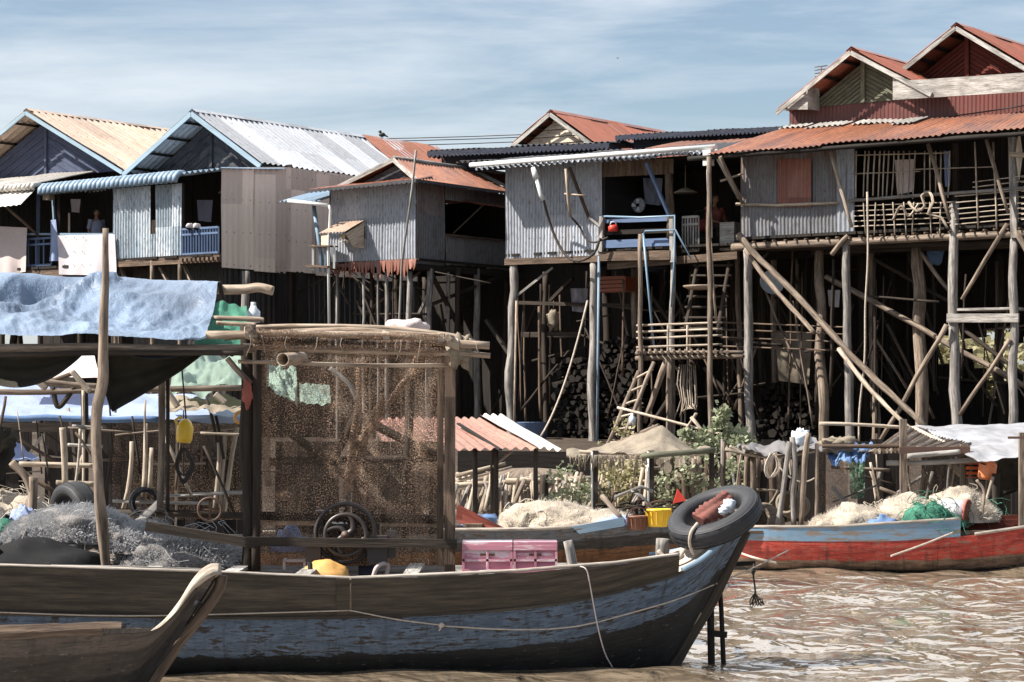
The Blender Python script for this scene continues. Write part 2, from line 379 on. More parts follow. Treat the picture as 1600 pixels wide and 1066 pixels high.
M['cloth_blue'] = cloth('blue cloth', (.12, .20, .36), .9, 5, .7, .3, .2)
M['cloth_orange'] = cloth('orange cloth', (.75, .16, .05), .8, 4, .4, .2, .1)
M['bagred'] = cloth('dark red bag', (.16, .03, .03), .8, 5, .5, .3, .2)
M['cloth_grey'] = cloth('grey print', (.34, .32, .36), .9, 5, .2)
M['shirt'] = cloth('grey blue shirt', (.22, .24, .32), .9, 6, .3, .15, .05)
M['net_brown'] = netting('brown netting', (.075, .045, .03), (.62, .40, .26), .58, 80)
M['net_dark'] = netting('dark brown netting', (.06, .038, .026), (.50, .33, .21), .62, 75)
M['net_green'] = netting('green netting', (.08, .16, .10), (.30, .5, .34), .4, 40)
M['net_pile'] = cloth('cream net', (.62, .53, .43), 1, 5, 1, .4, .3, .25, .05)
M['net_strand'] = cloth('net strands', (.76, .70, .61), .9, 3, 0, .08, 0, .5)
M['net_strand_grey'] = cloth('grey net strands', (.50, .50, .51), .7, 3, 0, .2, 0, .4)
M['net_pile_grey'] = cloth('grey net', (.27, .25, .24), 1, 5, 1, .4, .3, .2, .05)
M['net_pile_green'] = cloth('green net', (.10, .32, .22), .9, 6, 1, .5, .1, .3, .05)
M['rope'] = cloth('rope', (.50, .42, .34), .9, 30, .8, .3, .2)
M['rope_dark'] = cloth('dark rope', (.06, .05, .045), .9, 30, .8, .3, .2)
M['white_pipe'] = plastic('white pipe', (.62, .62, .60), .4)
M['blue_pipe'] = plastic('blue pipe', (.17, .26, .35), .4)
M['blue_paint'] = paint('blue painted wood', (.10, .15, .26), chip=.15)
M['light_blue_paint'] = paint('light blue painted wood', (.19, .27, .35), chip=.4)
M['rubber'] = plastic('rubber', (.026, .026, .029), .62, .4, .35)
M['iron'] = metal('rusty iron', (.05, .035, .03), (.10, .06, .045), (.13, .055, .03), .5, .4, .6)
M['black'] = plastic('black plastic', (.012, .012, .013), .75, .15, .15)
M['dull_orange'] = plastic('dull orange', (.22, .06, .025), .6)
M['pink'] = paint('pink plastic', (.60, .25, .31), (.80, .66, .67), .5, .5, (.22, .05, .08), .45)
M['yellow'] = plastic('yellow plastic', (.80, .50, .04), .35)
M['orange'] = plastic('orange plastic', (.75, .36, .07), .4)
M['red'] = plastic('red plastic', (.60, .05, .03), .4)
M['brownp'] = plastic('brown plastic', (.17, .07, .04), .5)
M['clear'] = plastic('milky plastic', (.58, .63, .68), .3)
M['skin'] = plastic('skin', (.23, .12, .075), .6, .05, .3)
M['hair'] = plastic('hair', (.012, .01, .01), .6, .05)
def leafmat(name, a, b_):
    b = NB(name); n = b.noise(b.ob(), 3, 3); c = b.mix(n, a, b_); b.col(c, .5, .4)
    t = b.n('ShaderNodeBsdfTranslucent'); b.l(c, t.inputs['Color']); m = b.n('ShaderNodeMixShader'); m.inputs[0].default_value = .35
    b.l(b.b.outputs[0], m.inputs[1]); b.l(t.outputs[0], m.inputs[2]); b.l(m.outputs[0], b.o.inputs['Surface']); return b.m
M['leaf'] = leafmat('leaf', (.17, .20, .10), (.46, .48, .33))
M['leafdry'] = leafmat('dry leaf', (.22, .19, .09), (.40, .36, .20))
def mudmat():
    b = NB('mud'); o = b.ob(); n = b.noise(o, 1.6, 8, .7); f = b.noise(o, 14, 5, .7)
    c = b.mix(b.ramp(n, .3, .7), (.035, .026, .02), (.11, .08, .06)); b.col(b.mix(b.math('MULTIPLY', f, .6), c, (.045, .032, .024)), .9, .25); b.bump(b.mix(.5, n, f), .9, .08); return b.m
M['mud'] = mudmat()
def watermat():
    b = NB('river water'); o = b.ob()
    a = b.noise(b.map(o, (1.9, 1.25, 1), (0, 0, .12)), 1.0, 2, .45, .7); c = b.noise(b.map(o, (3.4, 2.0, 1), (0, 0, -.25)), 1.0, 2, .45, 1.0); d = b.noise(b.map(o, (1, 2, 1)), .35, 4, .5)
    b.col(b.mix(d, (.145, .110, .075), (.195, .152, .108)), .06, .5); b.b.inputs['IOR'].default_value = 3.0
    h = b.math('ADD', b.math('MULTIPLY', a, 1.0), b.math('MULTIPLY', c, .6)); b.bump(h, 1.0, .15); return b.m
M['water'] = watermat()
def hullmat(name, bands, under=(.10, .062, .038)):
    """painted bands down the hull: UV v runs 0 (sheer) to 1 (keel); bands [(v_end, colour, chip)]"""
    b = NB(name); u = b.uv(); sx = b.n('ShaderNodeSeparateXYZ'); b.l(u, sx.inputs[0])
    g = b.noise(b.map(u, (1.2, 26, 1)), 1, 5, .65); n = b.noise(b.map(u, (2.6, 9, 1)), 1.6, 8, .74, .4); fl = b.noise(b.map(u, (9, 40, 1)), 1, 4, .7)
    vv = b.math('ADD', sx.outputs[1], b.math('MULTIPLY', b.math('SUBTRACT', n, .5), .24)); c = None
    for ve, colr, chip in bands:
        base = b.mix(b.ramp(n, .34, .66), [x*.38 for x in colr], [min(1, x*1.3) for x in colr])
        q = b.math('ADD', b.math('MULTIPLY', fl, .45), b.math('MULTIPLY', n, .55)); base = b.mix(b.ramp(q, .70-chip*.4, .75-chip*.4), base, under)
        if c is None: c = base
        else: c = b.mix(b.math('GREATER_THAN', vv, last), c, base)
        last = ve
    c = b.mix(b.math('MULTIPLY', b.ramp(g, .56, .68), .7), c, (.02, .016, .013))
    dr = b.noise(b.map(u, (14, 1.1, 1)), 1, 5, .7, .3); c = b.mix(b.math('MULTIPLY', b.ramp(dr, .54, .68), .65), c, (.022, .018, .015)); c = b.mix(b.math('MULTIPLY', b.ramp(fl, .64, .70), .5), c, (.32, .30, .28))
    b.col(c, .6, .35); b.bump(b.mix(.5, g, fl), .8, .014); return b.m

# ================================================================ the setting
def setting():
    m = MB(); nx, ny = 150, 150
    def wz(x, y): return .06*noise.noise(V(x*.4, y*.35, 0))+.06*noise.noise(V(x*.9+4, y*.6, 3))+.060*noise.noise(V(x*1.7+y*.3, y*.95, 8))+.012*noise.noise(V(x*3.5, y*2.2, 1))
    xs = [-14+.2*i for i in range(40)]+[-6+14.5*i/290 for i in range(291)]; ys = [12.5, 13, 13.5, 14]+[14.3+16.7*j/290 for j in range(291)]+[32, 33]
    xs = [-400, -120, -50, -24]+xs+[16, 30, 70, 160, 400]; ys = [-40, 0, 8]+ys+[38]
    b = 0
    for y in ys:
        for x in xs:
            m.v.append(V(x, y, wz(x, y)*(.3+.7*min(1, max(0, x-.2))) if 12 < y < 34 and -15 < x < 11 else 0)); m.t.append((x, y))
    w = len(xs)
    for j in range(len(ys)-1):
        for i in range(w-1):
            c = j*w+i; m.f.append([c, c+1, c+w+1, c+w]); m.s.append(True)
    put('water', m, M['water'], kind='structure')
    m = MB(); xs = [-1500, -400, -120, -60, -36]+[-28+56*i/200 for i in range(201)]+[36, 60, 120, 400, 1500]
    ys = [26+26*j/110 for j in range(111)]+[54, 57, 60, 64, 70, 80, 100, 200, 600, 2500]
    for y in ys:
        for x in xs:
            m.v.append(V(x, y, gz(x, y))); m.t.append((x, y))
    w = len(xs)
    for j in range(len(ys)-1):
        for i in range(w-1):
            c = j*w+i; m.f.append([c, c+1, c+w+1, c+w]); m.s.append(True)
    put('river_bank', m, M['mud'], kind='structure')
setting()

# ================================================================ house building blocks
def stilt(root, fr, px, py0, Y=None, v=0, r=.11, px1=None, mat='loggrey', bend=.6):
    u = fr.u(px, v); a = fr.at(u, v, fr.z(u, v, py0))
    if px1 is None: px1 = px
    u1 = fr.u(px1, v); b = fr.at(u1, v, 0); b.z = gz(b.x, b.y)-.3
    put('stilt', MB().log(b, a, r*.86, bend, r*.74), M[mat], root)
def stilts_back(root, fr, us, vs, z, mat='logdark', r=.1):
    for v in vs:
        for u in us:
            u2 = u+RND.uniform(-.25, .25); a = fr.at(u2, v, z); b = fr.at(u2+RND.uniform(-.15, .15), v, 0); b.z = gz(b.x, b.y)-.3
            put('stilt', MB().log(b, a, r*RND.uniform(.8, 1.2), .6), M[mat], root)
def gable_roof(root, fr, v0, L, apex, left, right, mat, barge='plankgrey', over=.75, sag=0., pitch=.1, bargew=.16, amp=.02):
    """apex/left/right are photo points on the gable plane v0"""
    vf = v0-over; ua = fr.u(apex[0], vf); za = fr.z(ua, vf, apex[1]); ul = fr.u(left[0], vf); zl = fr.z(ul, vf, left[1]); ur = fr.u(right[0], vf); zr = fr.z(ur, vf, right[1])
    A = fr.at(ua, v0-over, za); B = fr.at(ua, v0+L, za)
    rf = put('roof', MB().corr(A, B, fr.at(ur, v0+L, zr), fr.at(ur, v0-over, zr), pitch, amp, 5, .04)
             .corr(B, A, fr.at(ul, v0-over, zl), fr.at(ul, v0+L, zl), pitch, amp, 5, .04), M[mat], root)
    dz = V(0, 0, -.10); n = fr.d*-.03
    put('barge_board', MB().beam(fr.at(ul, v0-over, zl)+dz+n, A+dz+n, .035, bargew), M[barge], rf)
    put('barge_board', MB().beam(A+dz+n, fr.at(ur, v0-over, zr)+dz+n, .035, bargew), M[barge], rf)
    m = MB(); k = 10
    for i in range(k):
        t0, t1 = i/k, (i+1)/k; wv = V(0, 0, .012*noise.noise(V(i, 3, za)))
        for sgn, uu, zz in ((1, ur, zr), (-1, ul, zl)):
            e = (fr.at(uu, 0, zz)-fr.at(ua, 0, za)).normalized()*.16
            m.add([A.lerp(B, t0)+V(0, 0, .035)+wv, A.lerp(B, t1+.01)+V(0, 0, .035)+wv, A.lerp(B, t1+.01)+e+V(0, 0, .03)+wv, A.lerp(B, t0)+e+V(0, 0, .03)+wv], [(0, 1, 2, 3)], [(t0*L, 0), (t1*L, 0), (t1*L, .2), (t0*L, .2)])
    put('ridge_cap', m, M[mat], rf)
    # purlin ends showing under the overhang
    m = MB()
    for t in (.15, .4, .65, .9):
        for uu, zz in ((ul, zl), (ur, zr)):
            q = fr.at(ua+(uu-ua)*t, 0, za+(zz-za)*t-.07); m.beam(q+fr.d*(v0-over+.02), q+fr.d*(v0+.4), .06, .06)
    put('purlin', m, M['plankdark'], rf)
    return rf, (ua, za, ul, zl, ur, zr)
def chevrons(root, fr, v, ua, za, ul, zl, ur, zr, zb, mat, strip=.16, name='gable', post=True, drop=.22):
    m = MB(); za -= drop; ml = (za+drop-zl)/(ua-ul); mr = (za+drop-zr)/(ur-ua); k = 0
    while za-k*strip > zb+.02:
        z0, z1 = za-k*strip, za-(k+1)*strip+.012
        for sg, sl in ((-1, ml), (1, mr)):
            x0 = (z0-zb)/sl; x1 = max(0, z1-zb)/sl
            top = [fr.at(ua, v, z0), fr.at(ua+sg*x0, v, zb)]
            low = [fr.at(ua+sg*x1, v-.018, zb), fr.at(ua, v-.018, max(z1, zb))] if z1 > zb+.01 else [fr.at(ua, v-.018, zb)]
            pts = top+low
            if len(pts) == 4: m.prism([pts[1], pts[0], pts[3], pts[2]], fr.d*(.02))
            else: m.prism([pts[1], pts[0], pts[2]], fr.d*.02)
        k += 1
    if post: m.beam(fr.at(ua, v-.05, zb), fr.at(ua, v-.05, za+.1), .09, .05, up=fr.d)
    return put(name, m, M[mat], root)
def plank_wall(fr, u0, u1, z0, z1, v, w=.18, gap=.001, th=.025, side=False, miss=0., zf=None):
    """vertical boards across the front (or along v when side) at constant v (or u)"""
    m = MB(); n = max(1, int((u1-u0)/w)); w = (u1-u0)/n
    for i in range(n):
        if RND.random() < miss: continue
        a = u0+(i+.5)*w; j = RND.uniform(-.01, .01)
        t = z1 if zf is None else zf(a)
        p = (fr.at(v, a, z0), fr.at(v, a, t)) if side else (fr.at(a, v+j, z0), fr.at(a, v+j, t))
        m.beam(p[0], p[1], *((th, w-gap) if side else (w-gap, th)), up=fr.d)
    return m
def rail_planks(fr, u0, u1, v, z, w=.2, th=.05, depth=3.):
    m = MB(); n = int((u1-u0)/w)
    for i in range(n):
        u = u0+(i+.5)*(u1-u0)/n; m.beam(fr.at(u, v-.05+RND.uniform(-.05, .02), z), fr.at(u, v+depth, z), (u1-u0)/n-.01, th)
    return m
def scallop(a, b, n_, h, out, th=.015, up=V(0, 0, 1)):
    """board with a scalloped lower edge from a to b"""
    a = Vector(a); b = Vector(b); pts = []; m = MB()
    for i in range(n_):
        p = a.lerp(b, i/n_); q = a.lerp(b, (i+1)/n_); w = q-p
        pts = [p+up*h, q+up*h, q, q-w*.18-up*h*.45, q-w*.5-up*h*.75, p+w*.18-up*h*.45, p]
        m.prism(pts, out*th)
    return m
def balusters(fr, u0, u1, v, z0, z1, mat, root, n, name='balustrade', r=.018, mid=True, side=False):
    m = MB(); P = (lambda u, z: fr.at(v, u, z)) if side else (lambda u, z: fr.at(u, v, z))
    for z in (z0, z1) + ((z0+(z1-z0)*.78,) if mid else ()): m.beam(P(u0, z), P(u1, z), .05, .05)
    for i in range(n+1): m.beam(P(u0+(u1-u0)*i/n, z0), P(u0+(u1-u0)*i/n, z1), r*2, r*2)
    return put(name, m, M[mat], root)

def clutter(root, fr, px0, px1, py0, py1, v0, v1, n):
    for i in range(n):
        v = RND.uniform(v0, v1); x = RND.uniform(px0, px1); q = RND.random(); r = RND.uniform(.014, .038); mt = RND.choice(['plank', 'logdark', 'logdark', 'logdark', 'log'])
        if q < .5: a, b, nm = (x, RND.uniform(py0, py0+60)), (x+RND.uniform(-8, 8), RND.uniform(py1-110, py1)), 'prop_pole'
        elif q < .85: a, b, nm = (x, RND.uniform(py0, py1-140)), (x+RND.choice([-1, 1])*RND.uniform(25, 90), RND.uniform(py1-150, py1)), 'slanting_prop'
        else: y = RND.uniform(py0+20, py1-60); a, b, nm = (x, y), (x+RND.uniform(50, 130), y+RND.uniform(-12, 12)), 'cross_pole'
        put(nm, MB().log(fr.p(b[0], b[1], v), fr.p(a[0], a[1], v), r, 1.0, n=5), M[mt], root)
def hang(fr, px, py, v, kind, label, mat, s=.2):
    p = fr.p(px, py, v)
    if kind == 'bag': put('hanging_bag', MB().blob(p, s, s*.6, s*1.3, 16, 12, .3, 2, False).tube([p+V(0, 0, s), p+V(0, 0, s*3)], .01, 4), M[mat], label=label, cat='bag')
    elif kind == 'basin': put('basin', MB().lathe(p, V(.2, -.9, .3), [(0, 0), (s*.8, .02), (s, .1), (s*1.05, .1), (s*.8, .04), (0, .03)], 18), M[mat], label=label, cat='basin')
    else:
        A = p+V(-s, 0, s*1.4); B = p+V(s, 0, s*1.4); put('hanging_cloth', MB().grid(A, B, B-V(s*.2, 0, s*2.8), A-V(-s*.2, 0, s*2.6), 10, 10, lambda a, t: .3*s*noise.noise(V(a*5, t*2, px))), M[mat], label=label, cat='cloth')
# ================================================================ left pair of houses
f2 = Fr(345, 56.)
def Y2(u, v=0): return f2.o.y+f2.e.y*u+f2.d.y*v
def left_houses():
    e, d = f2.e, f2.d
    # ---------- slate blue gable, tan roof (far left)
    h1 = thing('stilt_house', 'stilt house with tan roof and slate blue chevron gable, white sheets hung on its porch', 'house', f2.at(-8.2, 2, 1.2), 'stilt houses along the river bank')
    rf, g = gable_roof(h1, f2, 2.3, 7.5, (41, 171), (-95, 284), (192, 264), 'roof_tan', 'paleblue', bargew=.10, pitch=.24, amp=.03)
    ua, za, ul, zl, ur, zr = g; zb = f2.z(ua, 2.3, 277)
    chevrons(h1, f2, 2.3, ua, za, ul, zl, ur, zr, zb, 'plankblue', .21)
    zf = f2.z(f2.u(100), 0, 417)
    uL = -13.5; uR = f2.u(178)
    put('floor', rail_planks(f2, uL, uR, 0, zf, .22, .06, 9), M['plankdark'], h1)
    put('floor_beam', MB().beam(f2.at(uL, .02, zf-.14), f2.at(uR, .02, zf-.14), .12, .2), M['plank'], h1)
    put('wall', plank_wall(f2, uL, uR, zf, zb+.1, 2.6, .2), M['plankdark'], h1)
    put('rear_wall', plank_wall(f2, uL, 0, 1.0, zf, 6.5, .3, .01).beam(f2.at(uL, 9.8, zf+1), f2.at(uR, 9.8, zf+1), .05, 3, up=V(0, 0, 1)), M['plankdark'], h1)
    # porch roof
    zr1 = f2.z(f2.u(60), 0, 289)
    A, B = f2.at(uL, 2.25, zb+.05), f2.at(f2.u(150, 2.25), 2.25, zb+.05)
    uq = f2.u(66)
    put('porch_roof', MB().corr(A, B, f2.at(uq, -.25, zr1+.02), f2.at(uL, -.25, zr1+.02), .16, .03, 3, .02), M['roof_white'], h1)
    m = MB(); us = uL
    while us < uq-.1:
        m.tube([f2.at(us+.08, -.05, zr1+.0), f2.at(us+.08, -.28, zr1-.03), f2.at(us+.08, -.33, zr1-.13)], [.07, .075, .07], 8); us += .165
    put('porch_roof_edge', m, M['roof_white'], h1)
    # white propped awning at far left
    ax = f2.u(60); az = f2.z(ax, 0, 296); az2 = f2.z(ax, 0, 323)
    put('awning', MB().corr(f2.at(uL, -.1, az), f2.at(ax, -.1, az), f2.at(f2.u(32, -1.0), -1.0, f2.z(ax, -1, 322)), f2.at(uL, -1.0, f2.z(ax, -1, 322)), .2, .012, 2), M['roof_white'], h1)
    put('awning_prop', MB().tube([f2.p(8, 322, -.9), f2.p(62, 370, 0)], .035), M['plank'], h1)
    for px, w, mt in ((60, .09, 'plankblue'), (92, .08, 'plankdark'), (-60, .1, 'plankdark')):
        u = f2.u(px, .1); put('porch_post', MB().beam(f2.at(u, .1, zf-.3), f2.at(u, .1, zr1-.05), w, w), M[mt], h1)
    put('railing_rail', MB().beam(f2.p(-30, 366, -.02), f2.p(178, 366, -.02), .05, .05), M['light_blue_paint'], h1)
    balusters(f2, uL, f2.u(78), .05, zf+.08, f2.z(f2.u(40), 0, 374), 'blue_paint', h1, 26, 'porch_balustrade')
    put('railing_post', MB().beam(f2.p(82, 300, 0), f2.p(86, 372, 0), .05, .05), M['light_blue_paint'], h1)
    put('rain_pipe_head', MB().box(f2.p(76, 305, -.2), .22, .2, .26, -.6), M['sack'], h1)
    put('inside_post', MB().beam(f2.p(108, 333, .6), f2.p(108, 380, .6), .05, .04), M['plankpale'], h1)
    for px in (5, 62, 125, 176): stilt(h1, f2, px, 420, r=.09, mat='logdark')
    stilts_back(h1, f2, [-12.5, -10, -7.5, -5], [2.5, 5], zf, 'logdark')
    # laundry
    def sheet(name, label, cat, pts, mat, fold=.05, nu=24, nv=14, spots=False):
        A, B, C, D = [f2.p(p[0], p[1], -.12) for p in pts]
        m = MB().grid(A, B, C, D, nu, nv, lambda a, t: fold*(.3+t)*noise.noise(V(a*5, t*.8, A.x))+.03*sin(a*17)*t)
        o = put(name, m, M[mat], label=label, cat=cat)
        return o
    sheet('hanging_cloth', 'pale pink blanket hanging over the porch rail at the left edge', 'blanket', ((-40, 352), (43, 356), (42, 425), (-40, 432)), 'cloth_pink', .10)
    bs = sheet('hanging_cloth', 'white bedsheet hanging over the porch rail in front of the standing person', 'bedsheet', ((89, 368), (179, 366), (181, 431), (92, 429)), 'cloth_white', .07)
    m = MB()
    for r_, yy in enumerate((371, 393, 414)):
        for c_ in range(4 if r_ == 2 else 3): m.blob(f2.p(103+c_*13.5+r_*-1, yy, -.17), .015, .012, .015, 8, 6, .0, flat=False)
    put('flower_print', m, M['cloth_grey'], bs)
    sheet('hanging_cloth', 'narrow blue and white cloth tied to the light blue porch post', 'cloth', ((79, 344), (87, 343), (91, 408), (77, 408)), 'tarp_blue2', .12, 8, 12)
    # blue grey corrugated corner box and blue roof
    h2 = thing('stilt_house', 'stilt house with silver and rust roof, black gable and cream corrugated side wall', 'house', f2.at(-2, 2, 1.2), 'stilt houses along the river bank')
    rf, g = gable_roof(h2, f2, 2.3, 9.3, (300, 172), (193, 268), (408, 254), 'roof_silver', 'paleblue', bargew=.12, pitch=.2, amp=.024)
    ua, za, ul, zl, ur, zr = g; zb = f2.z(ua, 2.3, 268)
    chevrons(h2, f2, 2.3, ua, za, ul, zl, ur, zr, zb, 'plankblack', .26)
    # rusted rear stretch of the right slope, lapped over the silver sheets
    vA = f2.v(565, ua)-.0; t = V(0, 0, .035); vE = f2.v(682, ua)
    put('roof_patch', MB().corr(f2.at(ua, vA, za)+t, f2.at(ua, vE, za)+t, f2.at(ur, vE, zr)+t, f2.at(ur, vA-.5, zr)+t, .1, .016, 4, .05), M['roof_rust'], h2)
    zf2 = f2.z(f2.u(230), 0, 404); zt = f2.z(f2.u(230), 0, 291)
    uA, uB, uC = f2.u(177), f2.u(284), 0.0
    # front box wall with a slot
    s0, s1 = f2.u(235), f2.u(243); sz = f2.z(s0, 0, 366)
    m = MB(); Z = zf2+.02
    m.corr(f2.at(uA, 0, zt), f2.at(s0, 0, zt), f2.at(s0, 0, Z), f2.at(uA, 0, Z), .09, .014, 4, .03)
    m.corr(f2.at(s1, 0, zt), f2.at(uB, 0, zt), f2.at(uB, 0, Z), f2.at(s1, 0, Z), .09, .014, 4, .02)
    m.corr(f2.at(s0, -.01, sz), f2.at(s1, -.01, sz), f2.at(s1, -.01, Z), f2.at(s0, -.01, Z), .09, .012, 2)
    put('wall', m, M['wall_bluegrey'], h2, label='blue grey corrugated panel with a narrow slot')
    put('slot_board', MB().beam(f2.at((s0+s1)/2, .04, sz), f2.at((s0+s1)/2, .04, sz+.35), .12, .03), M['cloth_rust'] and M['plank'], h2)
    put('wall', plank_wall(f2, uA, uC, zf2, zb+.05, 2.6, .25), M['plankdark'], h2)
    put('corner_post', MB().beam(f2.at(uB-.03, .07, zf2), f2.at(uB-.03, .07, zt), .07, .07), M['plankdark'], h2)
    put('floor', rail_planks(f2, uA, uC, 0, zf2, .22, .06, 9), M['plankdark'], h2)
    put('floor_beam', MB().beam(f2.at(uA, -.0, zf2-.1), f2.at(uC, -.0, zf2-.1), .1, .16), M['plank'], h2)
    m = MB()
    for i in range(9): u = uB+.1+i*(uC-uB)/9; m.beam(f2.at(u, -.14, zf2-.10), f2.at(u, .6, zf2-.10), .07, .08)
    put('joist', m, M['plank'], h2)
    balusters(f2, uB+.03, uC-.08, .0, zf2+.05, f2.z(f2.u(310), 0, 357), 'blue_paint', h2, 13, r=.02)
    # blue roof edge (curved) and slope
    zq = f2.z(f2.u(180), 0, 289); us = f2.u(76); ue = f2.u(286)
    m = MB()
    m.corr(f2.at(us, 2.2, zb+.0), f2.at(ue, 2.2, zb+.0), f2.at(ue, -.2, zq+.10), f2.at(us, -.2, zq+.06), .16, .03, 4)
    m.corr(f2.at(ue, 2.2, zb), f2.at(uC+.12, 2.2, zr-.12), f2.at(uC+.12, -.1, f2.z(0, 0, 263)), f2.at(ue, -.2, zq+.1), .16, .03, 4)
    pr = put('porch_roof', m, M['roof_blue'], h2)
    m = MB(); u = us
    while u < ue:
        zz = zq+.06+.04*(u-us)/(ue-us); m.tube([f2.at(u+.08, -.05, zz+.04), f2.at(u+.08, -.24, zz+.02), f2.at(u+.08, -.34, zz-.07), f2.at(u+.08, -.37, zz-.20)], [.075, .085, .085, .07], 8); u += .165
    put('roof_edge', m, M['roof_blue'], pr)
    # cream side wall running back
    vB = 9.3; za_ = f2.z(0, 0, 262); zb_ = f2.z(0, 0, 418)
    m = MB(); n = 8
    for i in range(n):
        v0, v1 = vB*i/n, vB*(i+1)/n; dz = (0, .03, -.02, .02)[i % 4]
        zt0 = za_+(zr-za_-.05)*min(1, v0/2.3); zt1 = za_+(zr-za_-.05)*min(1, v1/2.3)
        m.corr(f2.at(uC+.02+.01*(i % 2), v0, zt0), f2.at(uC+.02+.01*(i % 2), v1+.02, zt1), f2.at(uC+.02+.01*(i % 2), v1+.02, zb_-dz), f2.at(uC+.02+.01*(i % 2), v0, zb_-dz), .19, .012, 3)
    put('wall', m, M['wall_cream'], h2, label='tall cream corrugated side wall')
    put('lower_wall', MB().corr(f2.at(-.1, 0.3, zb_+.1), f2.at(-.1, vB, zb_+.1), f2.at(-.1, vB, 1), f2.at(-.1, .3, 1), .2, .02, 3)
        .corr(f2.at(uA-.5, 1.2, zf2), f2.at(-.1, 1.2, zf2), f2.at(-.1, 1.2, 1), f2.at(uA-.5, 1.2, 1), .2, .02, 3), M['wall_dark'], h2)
    put('rear_wall', MB().beam(f2.at(uA, vB, 1.2), f2.at(uC, vB, 1.2), .1, .1).corr(f2.at(uA-2, vB, zr), f2.at(uC, vB, zr), f2.at(uC, vB, 1), f2.at(uA-2, vB, 1), .3, .02), M['wall_dark'], h2)
    for px, v in ((180, 0), (187, .2), (238, 0), (281, 0), (384, .5)): stilt(h2, f2, px, 406 if px < 300 else 424, v=v, r=.07 if px < 300 else .13, mat='log' if px < 300 else 'loggrey', bend=.3)
    for a, b in (((184, 408), (198, 440)), ((284, 408), (300, 442)), ((250, 418), (262, 440))):
        put('brace', MB().beam(f2.p(*a, .15), f2.p(*b, .15), .1, .05), M['log'], h2)
    for x0, x1 in ((440, 462), (470, 482)):
        put('lower_board', MB().beam(f2.ps(x0, 425, .0), f2.ps(x0, 560, .0), .35, .04, up=f2.e), M['plankdark'], h2)
    # shoes drying on the balustrade
    for k, px in enumerate((297, 308)):
        p = f2.p(px, 357, -.02); s = thing('canvas_shoe', 'white and black canvas shoe drying on the blue balustrade, %s one' % ('left', 'right')[k], 'shoe', p, 'pair of shoes drying on the balustrade')
        put('upper', MB().blob(p+V(0, 0, .05), .13, .06, .08, 12, 8, .15, flat=False, rz=.9), M['cloth_white'], s)
        put('sole', MB().blob(p+V(0, 0, -.01), .15, .06, .03, 12, 6, .05, flat=False, rz=.9), M['black'], s)
left_houses()

